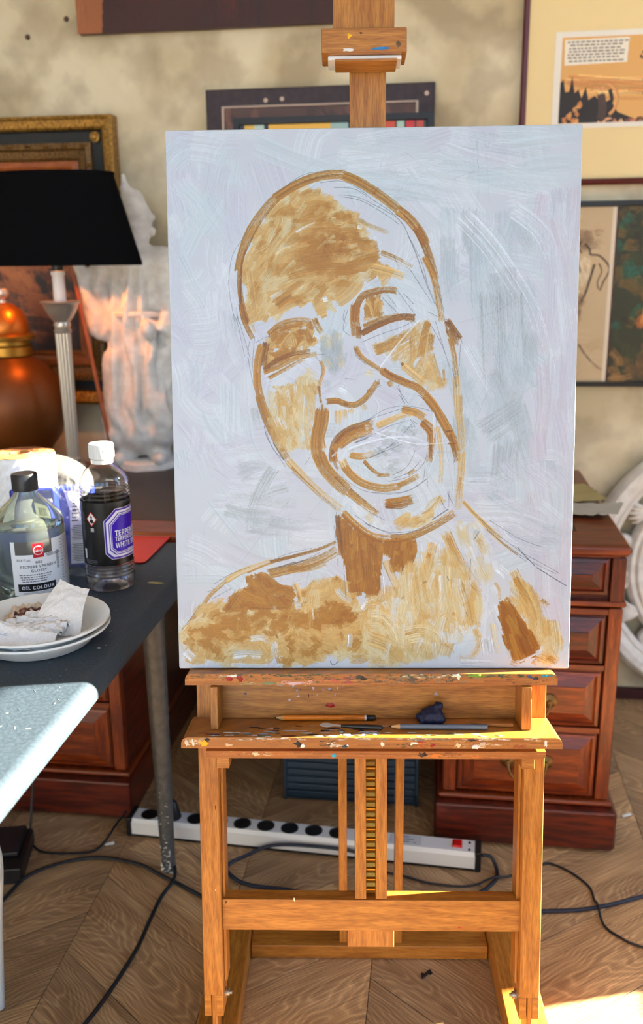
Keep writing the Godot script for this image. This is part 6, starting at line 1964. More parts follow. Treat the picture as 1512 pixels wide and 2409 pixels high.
	p.stroke([434.7, 540.8, 455.2, 562.8, 494.4, 599.3], 6.5, LT, 0.85, 0.4, 0.3)
	p.stroke([452.2, 591.8, 458.8, 585.6, 452.4, 602.2], 5.6, GR, 0.6, 0.5, 0.3)
	p.fill([115.4, 271.3, 110, 230.3, 113.3, 183.8, 129.9, 144.8, 162.2, 108.3, 199, 87.3, 223.3, 82.1, 237.8, 95.3, 257.2, 108.5, 276.6, 124.4, 296.1, 140.1, 303.4, 153.2, 308.3, 174.1, 315.6, 189.7, 342.7, 210.5, 300.9, 210.4, 271.3, 220.6, 251.5, 236, 236.6, 256.4, 224.2, 264.1, 212, 251.2, 182.3, 253.7, 152.6, 263.8, 127.7, 273.9], 21, 150, 30, 32.4, 6.9, [PL], 0.53, 0.48, 0.2, 0.24)
	p.fill([302, 698.4, 361.9, 632.9, 412.7, 612.4, 471.3, 691.3, 431.8, 752.2, 396.3, 790.3, 288.2, 795.6], 46, 95, 18, 43.2, 8.4, [WH, PL], 0.53, 0.48, 0.1, 0.24)
	p.fill([150.9, 371.6, 216, 346.8, 210.2, 421.8, 204.7, 461.4, 174.5, 466.2, 145.4, 401.6], 25, 75, 30, 29.9, 6.9, [WH, PL], 0.68, 0.52, 0.15, 0.24)
	p.pencil([95.6, 273.8, 88.6, 230.2, 88.6, 204.4, 95.6, 173.4, 117.7, 142.2, 134, 118.7, 160, 89.8, 199.2, 64, 233.2, 59.6], 0.75, PENCIL, 0.85)
	p.pencil([223.4, 75.5, 252.6, 73.2, 276.8, 82.2, 301.1, 100.8, 325.4, 116.6, 345, 137.7, 357.3, 163.8, 369.6, 195.1, 382.1, 226.1, 395.8, 257], 0.75, PENCIL, 0.85)
	p.pencil([250, 92.7, 276.8, 95.9, 306, 109.2, 335.2, 125.8, 348.7, 141.6], 0.75, PENCIL, 0.85)
	p.pencil([252.4, 95.3, 281.6, 100.7, 315.7, 119.2, 337.7, 135], 0.75, PENCIL, 0.85)
	p.pencil([352.4, 153.4, 364.7, 179.5, 374.6, 210.6, 390.8, 249.3], 0.75, PENCIL, 0.85)
	p.pencil([349.9, 148.2, 370.8, 187.3, 379.6, 218.4], 0.75, PENCIL, 0.85)
	p.pencil([354.9, 200.2, 372.2, 226.1, 387.1, 248], 0.75, PENCIL, 0.85)
	p.pencil([313.1, 238.8, 337.8, 263.2], 0.75, PENCIL, 0.85)
	p.pencil([335.3, 228.5, 362.5, 264.6], 0.75, PENCIL, 0.85)
	p.pencil([321.8, 236.2, 335.3, 253], 0.75, PENCIL, 0.85)
	p.pencil([345.2, 233.7, 360, 249.2], 0.75, PENCIL, 0.85)
	p.pencil([330.4, 179.4, 337.7, 195], 0.75, PENCIL, 0.85)
	p.pencil([242.8, 82.1, 272, 84.3, 291.4, 95.5], 0.75, PENCIL, 0.85)
	p.pencil([389.4, 215.8, 396.9, 236.5, 404.4, 257.1], 0.75, PENCIL, 0.85)
	p.pencil([98.5, 250.8, 100.5, 271.2, 105.4, 276.9], 0.75, PENCIL, 0.85)
	p.pencil([258.8, 256.5, 256.3, 269.3, 261.2, 277.5], 0.75, PENCIL, 0.85)
	p.pencil([93.4, 260, 100.4, 277.9, 104.9, 300.8, 109.4, 323.6], 0.75, PENCIL, 0.85)
	p.pencil([98.3, 260, 109.9, 298.3, 118, 328.7], 0.75, PENCIL, 0.85)
	p.pencil([117.3, 300.8, 114.4, 321.1, 118.8, 351.4, 123.5, 371.5], 0.75, PENCIL, 0.85)
	p.pencil([124.9, 293.3, 121.9, 321.1, 120.2, 346.4], 0.75, PENCIL, 0.85)
	p.pencil([125.9, 303.4, 139.7, 295.9, 152.1, 293.4], 0.75, PENCIL, 0.85)
	p.pencil([125.9, 371.5, 129.2, 396.5, 140.1, 421.5], 0.75, PENCIL, 0.85)
	p.pencil([137.5, 424, 139.7, 441.3, 149.5, 458.7], 0.75, PENCIL, 0.85)
	p.pencil([216.2, 324.1, 218.6, 329.1, 226, 334.2], 0.75, PENCIL, 0.85)
	p.pencil([218.7, 321.5, 229.9, 320.6], 0.75, PENCIL, 0.85)
	p.pencil([263.7, 255.5, 256.2, 283.6, 266, 293.8], 0.75, PENCIL, 0.85)
	p.pencil([283.3, 304.1, 308.1, 294, 345.2, 281.4, 362.5, 271.3], 0.75, PENCIL, 0.85)
	p.pencil([273.4, 311.6, 275.8, 324.3, 290.6, 337], 0.75, PENCIL, 0.85)
	p.pencil([335.4, 370, 352.9, 395.1], 0.75, PENCIL, 0.85)
	p.pencil([337.9, 367.5, 345.4, 392.5], 0.75, PENCIL, 0.85)
	p.pencil([382.2, 261.1, 397.1, 268.8], 0.75, PENCIL, 0.85)
	p.pencil([384.8, 279, 402.3, 309.6, 415, 345.1], 0.75, PENCIL, 0.85)
	p.pencil([392.2, 273.9, 407.4, 322.3], 0.75, PENCIL, 0.85)
	p.pencil([407, 271.4, 424.4, 286.8, 432.1, 307.2], 0.75, PENCIL, 0.85)
	p.pencil([429.6, 307.2, 427.5, 347.7], 0.75, PENCIL, 0.85)
	p.pencil([417.5, 342.6, 425.2, 372.9], 0.75, PENCIL, 0.85)
	p.pencil([308, 369.8, 313, 367.3], 0.75, PENCIL, 0.85)
	p.pencil([258.2, 357, 273.1, 358.4], 0.75, PENCIL, 0.85)
	p.pencil([367.9, 382.6, 375.4, 387.7], 0.75, PENCIL, 0.85)
	p.pencil([240.3, 456.4, 253, 435.5, 288.2, 420, 325.7, 407.7, 358.2, 399.4, 388.3, 407], 0.75, PENCIL, 0.85)
	p.pencil([237.8, 454, 248, 439.2, 285.7, 422, 320.7, 402.2, 353.2, 397.4], 0.75, PENCIL, 0.85)
	p.pencil([268, 447.2, 300.6, 439.9, 325.7, 427.6, 353.3, 419.8], 0.75, PENCIL, 0.85)
	p.pencil([273, 451.7, 288.1, 444.8, 305.7, 441.9], 0.75, PENCIL, 0.85)
	p.pencil([252.5, 503.2, 282.7, 523.4, 313.1, 528.5, 351, 525.7, 380, 507.6], 0.75, PENCIL, 0.85)
	p.pencil([328.3, 501.7, 351, 489, 363.5, 464.5], 0.75, PENCIL, 0.85)
	p.pencil([330.8, 506.6, 356, 496.4, 372.3, 478.1], 0.75, PENCIL, 0.85)
	p.pencil([323.2, 510.9, 353.5, 503.8, 376.1, 484.2, 381.1, 467], 0.75, PENCIL, 0.85)
	p.pencil([297.9, 527.9, 328.3, 530.5, 358.6, 523.3, 382.6, 506.4], 0.75, PENCIL, 0.85)
	p.pencil([136.5, 426.2, 144.9, 451, 168.2, 488.1], 0.75, PENCIL, 0.85)
	p.pencil([140.1, 433.7, 149.7, 460.9, 169.6, 480.7], 0.75, PENCIL, 0.85)
	p.pencil([272.4, 561.8, 302.9, 581.3, 338.5, 591.6, 379.2, 582.2, 417.1, 561.4], 0.75, PENCIL, 0.85)
	p.pencil([287.6, 574, 328.3, 588.7, 374.1, 584.1], 0.75, PENCIL, 0.85)
	p.pencil([272.4, 571.5, 292.7, 588.9], 0.75, PENCIL, 0.85)
	p.pencil([242.3, 517.8, 287.7, 552.2, 319.4, 570.5], 0.75, PENCIL, 0.85)
	p.pencil([204.9, 473.5, 197.2, 486.3], 0.75, PENCIL, 0.85)
	p.pencil([308.1, 466.7, 338.3, 452], 0.75, PENCIL, 0.85)
	p.pencil([305.6, 469.6, 328.3, 461.8, 343.3, 455], 0.75, PENCIL, 0.85)
	p.pencil([288, 477.6, 313.2, 466.7, 338.3, 447, 358.3, 424.8], 0.75, PENCIL, 0.85)
	p.pencil([298, 475.2, 320.7, 464.3], 0.75, PENCIL, 0.85)
	p.pencil([355.8, 417.3, 363.3, 429.8], 0.75, PENCIL, 0.85)
	p.pencil([358.3, 419.8, 365.8, 424.9], 0.75, PENCIL, 0.85)
	p.pencil([393.3, 405.1, 395.9, 430], 0.75, PENCIL, 0.85)
	p.pencil([381.3, 499, 382.6, 518.6], 0.75, PENCIL, 0.85)
	p.pencil([411.8, 528.5, 422.1, 548], 0.75, PENCIL, 0.85)
	p.pencil([414.3, 526.1, 414.5, 550.4], 0.75, PENCIL, 0.85)
	p.pencil([401.7, 538.2, 409.4, 552.8], 0.75, PENCIL, 0.85)
	p.pencil([378.7, 489.2, 376.3, 508.8], 0.75, PENCIL, 0.85)
	p.pencil([239, 463.8, 237.6, 476.1], 0.75, PENCIL, 0.85)
	p.pencil([423.9, 467.2, 421.5, 484.5], 0.75, PENCIL, 0.85)
	p.pencil([339.5, 382.3, 348.2, 394.9], 0.75, PENCIL, 0.85)
	p.pencil([176.9, 495.5, 219.4, 532.3, 244.6, 551.9], 0.75, PENCIL, 0.85)
	p.pencil([244.5, 556.8, 244.2, 595.4], 0.75, PENCIL, 0.85)
	p.pencil([149.9, 451.1, 165.8, 478.2], 1.6, PENCIL, 0.8)
	p.pencil([285.7, 420.7, 298.2, 417.1], 1.6, PENCIL, 0.8)
	p.pencil([273, 452.9, 293.1, 444.8], 1.6, PENCIL, 0.8)
	p.pencil([389.3, 569.7, 414.5, 552.9], 1.6, PENCIL, 0.8)
	p.pencil([255, 631.7, 258.8, 696.1], 0.75, PENCIL, 0.85)
	p.pencil([44.5, 680, 55.3, 676.1, 52.2, 673.1], 0.75, PENCIL, 0.85)
	p.pencil([52.7, 690.8, 83.1, 674.3], 0.75, PENCIL, 0.85)
	p.pencil([141.4, 645.9, 184.2, 635.3, 219.5, 619.1], 0.75, PENCIL, 0.85)
	p.pencil([141.6, 633, 169.5, 621.2, 206.8, 612.5], 0.75, PENCIL, 0.85)
	p.pencil([55.5, 668.2, 81.5, 652.5, 111.7, 640.8], 0.75, PENCIL, 0.85)
	p.pencil([241.1, 577.6, 244.1, 599.7], 0.75, PENCIL, 0.85)
	p.pencil([4, 740.5, 17.5, 723, 33.2, 701.5], 0.75, PENCIL, 0.85)
	p.pencil([175.6, 637.6, 193.8, 630.9], 1.1, PENCIL, 0.85)
	p.pencil([154.3, 642, 182.1, 633.2], 1.1, PENCIL, 0.85)
	p.pencil([247.1, 627.7, 247, 639.6], 1.1, PENCIL, 0.85)
	p.pencil([233.9, 788.5, 238.2, 795.3, 246.9, 789.6], 1.1, PENCIL, 0.85)
	p.pencil([460.7, 566.7, 487.5, 592, 518.9, 615.1, 550.5, 644.4, 593.3, 671.5], 0.75, PENCIL, 0.85)
	p.pencil([469.8, 583.5, 510, 615.1, 543.6, 636, 577.3, 652.8], 0.75, PENCIL, 0.85)
	p.pencil([476.2, 571, 520.8, 598.4, 554.2, 611.2], 0.75, PENCIL, 0.85)
	p.pencil([465.2, 575.1, 496.6, 606.7, 532.5, 633.9], 0.75, PENCIL, 0.85)
	p.pencil([523.4, 619.3, 554.7, 636.1, 583.9, 652.8], 0.75, PENCIL, 0.85)
	p.pencil([289, 574.1, 297.8, 582.5], 0.75, PENCIL, 0.85)
	p.pencil([311, 595.2, 355.2, 589.1, 390.3, 572.6], 0.75, PENCIL, 0.85)
	p.pencil([518.8, 612, 546, 641.2], 1.2, PENCIL, 0.75)
	p.pencil([548.2, 643.3, 594.4, 671.9], 1.2, PENCIL, 0.75)
	p.pencil([452.4, 601.2, 461, 587.7], 1.2, PENCIL, 0.75)
	p.pencil([448.3, 629.2, 447.6, 662.3], 1.2, PENCIL, 0.75)
	p.pencil([413.1, 655.9, 415.4, 664.2], 1.2, PENCIL, 0.75)
	p.pencil([442.6, 711.6, 444.9, 719.7], 1.2, PENCIL, 0.75)
	p.stroke([262.9, 461.5, 313.2, 446.9, 353.4, 444.6, 383.5, 454.7], 2.5, WH, 0.85, 0.4, 0.9)
	p.stroke([262.9, 466.4, 288, 456.7], 3.0, WH, 0.85, 0.4, 0.9)
	p.stroke([303.2, 437, 363.4, 454.6, 418.7, 452.4], 1.5, WH, 0.85, 0.4, 0.9)
	p.stroke([390.8, 407.5, 391.3, 484.3], 2.0, WH, 0.85, 0.4, 0.9)
	p.stroke([353.3, 409.9, 338.3, 432.2, 333.3, 454.4], 2.0, WH, 0.85, 0.4, 0.9)
	p.stroke([237.6, 473.7, 252.8, 461.4, 267.9, 461.5], 2.5, WH, 0.85, 0.4, 0.9)
	p.stroke([421.5, 484.5, 423.3, 538.3], 2.5, WH, 0.85, 0.4, 0.9)
	p.stroke([396.2, 467.1, 418.8, 467.2], 1.7, WH, 0.85, 0.4, 0.9)
	p.stroke([433.1, 511.5, 439.5, 516.4], 3.0, WH, 0.85, 0.4, 0.9)
	p.stroke([198.5, 379.2, 195.4, 429, 202.3, 483.3], 2.0, WH, 0.85, 0.4, 0.9)
	p.stroke([310.5, 342.2, 337.8, 306.8, 369.9, 271.3], 2.5, WH, 0.8, 0.45, 0.8)
	p.stroke([200.6, 386.9, 205.2, 421.8, 197.2, 463.8], 2.5, WH, 0.8, 0.45, 0.8)
	p.stroke([300.5, 387.3, 307.9, 397.4, 300.4, 432.2], 3.5, WH, 0.6, 0.5, 0.8)
	p.stroke([315.5, 334.6, 384.9, 289.2], 2.0, WH, 0.6, 0.5, 0.8)


func tray_things() -> void:
	var lf := lean_frame()
	var root := Transform3D(Basis(Vector3.UP, deg_to_rad(6.0)), EASEL_AT)
	var turn := root * lf
	# orange pencil
	var o := thing("pencil", "orange pencil with a black end and white band lying in the easel tray", "pencil")
	o.transform = turn * Transform3D(Basis(), Vector3(-0.155, 0.6248, -0.012))
	var rot := Basis(Vector3.BACK, -PI / 2)
	part("barrel", lathe([Vector2(0.0043, 0.014), Vector2(0.0043, 0.142)], 6, Transform3D(rot, Vector3.ZERO)), M.pencil_orange, o)
	part("sharpened_end", lathe([Vector2(0.0014, 0.004), Vector2(0.0043, 0.015)], 12, Transform3D(rot, Vector3.ZERO)), M.pencil_wood, o)
	part("lead", lathe([Vector2(0, 0), Vector2(0.0015, 0.0045)], 10, Transform3D(rot, Vector3.ZERO)), M.black_plastic, o)
	part("white_band", lathe([Vector2(0.0044, 0.142), Vector2(0.0044, 0.145)], 12, Transform3D(rot, Vector3.ZERO)), M.white_plastic, o)
	part("black_end", lathe([Vector2(0.0044, 0.145), Vector2(0.0044, 0.158), Vector2(0.0036, 0.1595), Vector2(0, 0.16)], 12, Transform3D(rot, Vector3.ZERO)), M.black_plastic, o)
	var mb := MB.new()
	for k in 16:
		mb.box(Vector3(0.108 + k * 0.0016, 0.0004, 0.0039), Vector3([0.0005, 0.0009, 0.0004][k % 3], 0.003, 0.0003), 0.00005)
	for k in 14:
		if k != 3:
			mb.box(Vector3(0.078 + k * 0.0017, 0.0004, 0.0039), Vector3(0.0011, [0.0016, 0.002, 0.0013][k % 3], 0.0003), 0.00005)
	part("printing", mb, M.ink, o)
	# putty eraser
	o = thing("putty_eraser", "dark blue lump of putty eraser in the easel tray", "eraser")
	o.transform = turn * Transform3D(Basis(), Vector3(0.088, 0.6205, 0.006))
	var nz := noise(91, 60.0, 3)
	var fold := func(p: Vector3) -> float: return nz.get_noise_3d(p.x, p.y, p.z) * 0.004 - 0.0015 * absf(sin(p.x * 260.0 + p.y * 130.0))
	part("putty_lump", blob([[Vector3(-0.012, 0.011, 0), Vector3(0.012, 0.011, 0), 0.0105, 0.0115], [Vector3(-0.002, 0.014, -0.003), Vector3(0.012, 0.026, -0.004), 0.012, 0.009], [Vector3(0.004, 0.012, 0.004), Vector3(-0.008, 0.009, 0.006), 0.009, 0.008]], 0.0022, 0.006, fold), M.putty, o)
	# palette knife, grey pencil, stick
	o = thing("palette_knife", "small palette knife with a whitened blade and black handle in the tray", "palette knife")
	o.transform = turn * Transform3D(Basis(Vector3.UP, -0.12), Vector3(-0.082, 0.6225, 0.022))
	mb = MB.new()
	mb.prism(PackedVector2Array([Vector2(0, -0.001), Vector2(0.004, -0.004), Vector2(0.012, -0.005), Vector2(0.022, -0.002), Vector2(0.034, -0.0012), Vector2(0.034, 0.0012), Vector2(0.022, 0.002), Vector2(0.012, 0.005), Vector2(0.004, 0.004)]), 0.0012, Transform3D(Basis(Vector3.RIGHT, -PI / 2 + 0.25), Vector3(0, 0.003, 0)), true)
	part("blade", mb, mk("painted_steel", c8(200, 196, 190), 0.4, 0.3), o)
	part("handle", lathe([Vector2(0, 0.032), Vector2(0.0022, 0.033), Vector2(0.003, 0.045), Vector2(0.0042, 0.07), Vector2(0.0035, 0.095), Vector2(0, 0.098)], 12, Transform3D(rot, Vector3(0, 0.003, 0))), M.black_plastic, o)
	o = thing("grey_pencil", "grey blue pencil behind the front edge of the easel tray", "pencil")
	o.transform = turn * Transform3D(Basis(Vector3.UP, -0.015), Vector3(0.022, 0.6248, 0.026))
	part("barrel", lathe([Vector2(0.0042, 0.018), Vector2(0.0042, 0.15), Vector2(0, 0.151)], 6, Transform3D(rot, Vector3.ZERO)), M.pencil_grey, o)
	part("sharpened_end", lathe([Vector2(0.0014, 0.005), Vector2(0.0042, 0.018)], 12, Transform3D(rot, Vector3.ZERO)), M.pencil_wood, o)
	part("lead", lathe([Vector2(0, 0), Vector2(0.0015, 0.0055)], 10, Transform3D(rot, Vector3.ZERO)), M.black_plastic, o)
	o = thing("wooden_stick", "short flat wooden stick at the right end of the easel tray", "stick")
	o.transform = turn * Transform3D(Basis(Vector3.UP, -0.08), Vector3(0.182, 0.6232, 0.011))
	part("stick_body", one(Vector3.ZERO, Vector3(0.064, 0.005, 0.009), 0.0008), M.beech, o)


# ---------------------------------------------------------------- work table on the left
# a slab with a rolled edge over a rounded rectangle
func slab(x0: float, z0: float, x1: float, z1: float, y: float, rc: float, roll: float, thick: float) -> MB:
	var mb := MB.new()
	var rings := []
	var specs := []
	for k in 7:
		var a := PI / 2 * k / 6.0
		specs.append([roll * (1.0 - sin(a)), y - roll * (1.0 - cos(a)), Vector2(sin(a), cos(a))])
	specs.append([0.0, y - thick + 0.004, Vector2(1, 0)])
	specs.append([0.004, y - thick, Vector2(0.6, -0.8)])
	for sp in specs:
		var ids := []
		for c in 4:
			var cx := x1 - rc if c in [0, 3] else x0 + rc
			var cz := z1 - rc if c in [0, 1] else z0 + rc
			for k in 9:
				var a := PI / 2 * c + PI / 2 * k / 8.0
				var e := Vector3(cos(a), 0, sin(a))
				var p: Vector3 = Vector3(cx, sp[1], cz) + e * (rc - sp[0])
				ids.append(mb.vert(p, (e * sp[2].x + Vector3.UP * sp[2].y).normalized(), Vector2(p.x, p.z)))
		rings.append(ids)
	var m: int = rings[0].size()
	for i in rings.size() - 1:
		for k in m:
			mb.quad(rings[i][k], rings[i][(k + 1) % m], rings[i + 1][(k + 1) % m], rings[i + 1][k])
	for s in [[0, Vector3.UP], [rings.size() - 1, Vector3.DOWN]]:
		var ctr := mb.vert(Vector3((x0 + x1) / 2, y if s[0] == 0 else y - thick, (z0 + z1) / 2), s[1], Vector2((x0 + x1) / 2, (z0 + z1) / 2))
		var ids := []
		for k in m:
			ids.append(mb.vert(mb.v[rings[s[0]][k]], s[1], mb.uv[rings[s[0]][k]]))
		for k in m:
			mb.tri(ctr, ids[k], ids[(k + 1) % m])
	return mb


func table_leg(x: float, z: float, lean_x := 0.0) -> MB:
	var mb := MB.new()
	var rows := []
	for e in [[TABLE_Y - 0.03, 0.021, 0.02], [0.0, 0.0125, 0.0125]]:
		var row := []
		for k in 4:
			var a := PI / 4 + PI / 2 * k
			for t in [-1, 1]:
				var b: float = a + t * 0.62
				row.append([Vector3(x + lean_x * e[0] + cos(b) * e[1] * 1.22, e[0], z + sin(b) * e[2] * 1.22), Vector3(cos(b), 0, sin(b))])
		rows.append(row)
	for k in 8:
		var k2 := (k + 1) % 8
		var nn: Vector3 = (rows[0][k][1] + rows[0][k2][1]).normalized()
		var ids := []
		for e in [rows[0][k], rows[0][k2], rows[1][k2], rows[1][k]]:
			ids.append(mb.vert(e[0], (nn if k % 2 else e[1]), Vector2(e[0].x, e[0].y)))
		mb.quad(ids[0], ids[1], ids[2], ids[3])
	return mb


func work_table() -> void:
	var o := thing("work_table", "scuffed dark grey table with a rolled edge and metal legs at the left", "table")
	part("table_top", slab(-1.62, -1.825, -0.478, -0.1, TABLE_Y, 0.05, 0.022, 0.03), M.table_top, o)
	var legs := [[-0.574, -1.675], [-1.5, -1.675], [-1.5, -0.25], [-0.62, -0.25]]
	for q in legs:
		part("leg", table_leg(q[0], q[1]), M.table_metal, o)
	part("under_rail", boxes([[Vector3(-1.04, TABLE_Y - 0.048, -1.675), Vector3(0.92, 0.03, 0.02)], [Vector3(-1.04, TABLE_Y - 0.048, -0.25), Vector3(0.92, 0.03, 0.02)]], 0.002), M.table_metal, o)
	# scuffs and drips
	var mb := MB.new()
	var X := Vector3.RIGHT
	var Z := Vector3(0, 0, -1)
	blot(mb, Vector3(-0.524, TABLE_Y + 0.0003, -1.553), X, Z, 0.017, 0.008, c8(176, 160, 100))
	blot(mb, Vector3(-0.518, TABLE_Y + 0.0003, -1.25), X, Z, 0.0035, 0.003, c8(236, 236, 232))
	blot(mb, Vector3(-0.512, TABLE_Y + 0.0003, -1.262), X, Z, 0.0015, 0.001, c8(226, 226, 222))
	for k in 150:
		var x := rng.randf_range(-0.85, -0.502)
		var z := rng.randf_range(-1.75, -0.75)
		var a := rng.randf() * TAU
		var s := Vector3(cos(a), 0, sin(a))
		blot(mb, Vector3(x, TABLE_Y + 0.0001, z), s, Vector3(s.z, 0, -s.x), rng.randf_range(0.001, 0.006), rng.randf_range(0.0003, 0.0008), [c8(120, 126, 132), c8(92, 98, 104), c8(150, 152, 152)][k % 3])
	for k in 80:
		var f := pow(rng.randf(), 1.8)
		var y := 0.004 + f * 0.26
		var hw := lerpf(0.0115, 0.014, y / 0.3)
		blot(mb, Vector3(-0.574 + rng.randf_range(-hw, hw), y, -1.675 + 0.0168 + 0.0102 * y), Vector3.RIGHT, Vector3.UP, rng.randf_range(0.0006, 0.0035) * (1.2 - f), rng.randf_range(0.0006, 0.003) * (1.2 - f), c8(214, 212, 204))
	var b := part("scuff", mb, M.dried_paint, o)
	b.set_meta("kind", "stuff")
	# folding stand whose pale foot shows at the edge of the view
	var st := thing("folding_stand", "pale grey metal stand with a foot lever under the left table edge", "stand", Vector3(-0.743, 0, -1.25))
	mb = MB.new()
	mb.tube(curve([Vector3(-0.012, 0.66, 0), Vector3(0.006, 0.5, 0), Vector3(0.008, 0.42, 0), Vector3(-0.004, 0.37, 0)], 0, 0.01), 0.011, 12, 0.009)
	mb.tube(curve([Vector3(-0.004, 0.375, 0), Vector3(0.008, 0.34, 0), Vector3(0.007, 0.29, 0), Vector3(-0.004, 0.2, 0), Vector3(-0.02, 0.012, 0)], 0, 0.01), 0.011, 12, 0.01)
	part("post", mb, M.pale_metal, st)
	part("lever", blob([[Vector3(0.013, 0.315, 0.006), Vector3(0.012, 0.29, 0.01), 0.008, 0.006]], 0.003, 0.004), M.pale_metal, st)
	part("base_foot", one(Vector3(-0.05, 0.008, 0), Vector3(0.04, 0.016, 0.04), 0.006), M.pale_metal, st)


func table_things() -> void:
	turpentine()
	varnish()
	plate_and_napkins()
	paper_packs()
	var o := thing("red_card", "red rounded card lying on the table by the desk", "card", Vector3(-0.64, TABLE_Y, -1.745))
	part("card_sheet", slab(-0.063, -0.1, 0.063, 0.088, 0.0035, 0.012, 0.001, 0.0035), M.red_card, o)


func on_round(r: float, y0: float, turn: float) -> Callable:
	return func(x: float, y: float) -> Array:
		var a := turn + x / r
		return [Vector3(sin(a) * r, y0 + y, cos(a) * r), Vector3(sin(a), 0, cos(a))]


# a curved label: x along the arc from a0 to a1, carrying a texture
func wrap_label(r: float, y0: float, y1: float, a0: float, a1: float) -> MB:
	var mb := MB.new()
	var n := 40
	var prev := []
	for k in n + 1:
		var a := lerpf(a0, a1, float(k) / n)
		var e := Vector3(sin(a), 0, cos(a))
		var row := [mb.vert(e * r + Vector3.UP * y0, e, Vector2(float(k) / n, 1)), mb.vert(e * r + Vector3.UP * y1, e, Vector2(float(k) / n, 0))]
		if prev:
			mb.quad(prev[0], row[0], row[1], prev[1])
		prev = row
	return mb


func turpentine() -> void:
	var o := thing("spirit_bottle", "clear ribbed plastic bottle of white spirit with black and violet label", "bottle", Vector3(-0.6, TABLE_Y, -1.53), atan2(-0.6, -1.53) + PI)
	var pr := [Vector2(0, 0.008), Vector2(0.018, 0.007), Vector2(0.03, 0.002), Vector2(0.036, 0.0), Vector2(0.042, 0.004), Vector2(0.0445, 0.012), Vector2(0.0445, 0.026)]
	for k in 4:
		var y := 0.028 + k * 0.0068
		pr.append_array([Vector2(0.0432, y), Vector2(0.0442, y + 0.0018), Vector2(0.0455, y + 0.0034), Vector2(0.0442, y + 0.005)])
	pr.append_array([Vector2(0.044, 0.056), Vector2(0.044, 0.17)])
	for k in 3:
		var y := 0.172 + k * 0.007
		pr.append_array([Vector2(0.0436, y), Vector2(0.0446, y + 0.0018), Vector2(0.0458, y + 0.0035), Vector2(0.0446, y + 0.0052)])
	pr.append_array([Vector2(0.0452, 0.196), Vector2(0.0445, 0.203), Vector2(0.041, 0.213), Vector2(0.034, 0.2225), Vector2(0.025, 0.23), Vector2(0.0185, 0.235), Vector2(0.0165, 0.24), Vector2(0.0165, 0.246)])
	# a thin wall: the outside, and the inside turned over
	var shell := MB.new()
	shell.lathe(pr, 64)
	var inner := MB.new()
	var pin := []
	for q in pr:
		pin.append(Vector2(maxf(q.x - 0.0011, 0.0), q.y + (0.0012 if q.x < 0.04 and q.y < 0.01 else 0.0)))
	inner.lathe(pin, 64)
	var base := shell.v.size()
	for k in inner.v.size():
		shell.vert(inner.v[k], -inner.n[k], inner.uv[k])
	for k in range(0, inner.ix.size(), 3):
		shell.ix.append_array(PackedInt32Array([inner.ix[k] + base, inner.ix[k + 2] + base, inner.ix[k + 1] + base]))
	part("bottle_body", shell, M.clear_glass, o)
	part("cap_ring", lathe([Vector2(0.018, 0.2355), Vector2(0.0195, 0.236), Vector2(0.0195, 0.2435), Vector2(0.018, 0.244)], 40), M.white_plastic, o)
	var cap := MB.new()
	cap.lathe([Vector2(0.0205, 0.2448), Vector2(0.0222, 0.246), Vector2(0.0222, 0.2695), Vector2(0.0208, 0.2718), Vector2(0.012, 0.2724), Vector2(0, 0.2724)], 48)
	for k in 48:
		var a := TAU * k / 48.0
		cap.tube(PackedVector3Array([Vector3(sin(a) * 0.0222, 0.2475, cos(a) * 0.0222), Vector3(sin(a) * 0.0222, 0.268, cos(a) * 0.0222)]), 0.0005, 5)
	part("cap", cap, M.white_plastic, o)
	# label: black sleeve, violet badge with white keylines
	var p := Paint.new(1380, 590, c8(12, 13, 16), 5.0, 21)
	var badge := func(ins: float, c: Color, cut: float) -> void:
		var x0 := 132.0 + ins
		var x1 := 244.0 - ins
		var y0 := 12.0 + ins
		var y1 := 106.0 - ins
		var k := cut
		p.poly([x0 + k, y0, x1 - k, y0, x1, y0 + k, x1, y1 - k * 0.5, x1 - k * 0.5, y1, x0 + k * 0.5, y1, x0, y1 - k * 0.5, x0, y0 + k], c)
	for q in [[0.0, c8(214, 210, 236), 22.0], [1.2, c8(70, 36, 160), 21.0], [4.2, c8(232, 230, 244), 20.0], [8.2, c8(60, 30, 150), 19.0], [9.8, c8(232, 230, 244), 18.4], [11.6, c8(60, 30, 150), 17.8], [12.8, c8(232, 230, 244), 17.4], [13.6, c8(58, 20, 180), 17.0]]:
		badge.call(q[0], q[1], q[2])
	# warning diamond
	p.poly([110, 16, 121, 30, 110, 44, 99, 30], c8(200, 40, 36))
	p.poly([110, 18.5, 119, 30, 110, 41.5, 101, 30], c8(244, 240, 238))
	p.poly([106, 35, 107, 31, 110, 30, 108, 26, 110, 22, 112, 26, 111, 30, 114, 32, 115, 36, 110, 38], c8(20, 20, 22))
	for k in 3:
		p.rect(107, 47 + k * 2.6, 114, 48.4 + k * 2.6, c8(220, 220, 220))
	for k in 22:
		p.rect(86, 20 + k * 2.4, 86 + rng.randf_range(3, 8), 21 + k * 2.4, c8(120, 120, 126))
	p.rect(86, 88, 92, 106, c8(220, 220, 222))
	for k in 3:
		p.rect(88, 108 + k * 2.8, 116, 108.7 + k * 2.8, c8(150, 150, 160))
	var r := 0.0449
	var lb := part("label", wrap_label(r, 0.053, 0.171, -PI + 0.02, PI - 0.02), painted("spirit_label", p, 0.3), o)
	# the badge begins left of the bottle's face and runs round to the right
	var mid := (188.0 / 276.0 - 0.5) * TAU
	var mb := MB.new()
	var lx := (150.5 / 276.0 - 0.5) * TAU
	var row := func(s: String, y: float, size: float, nar: float, ofs := 0.0) -> void:
		letters(mb, s, size, on_round(r + 0.00025, 0.053 + y, lx + ofs), "Droid Sans", true, true, nar)
	row.call("TERPENTINE", 0.060, 0.0145, 0.8)
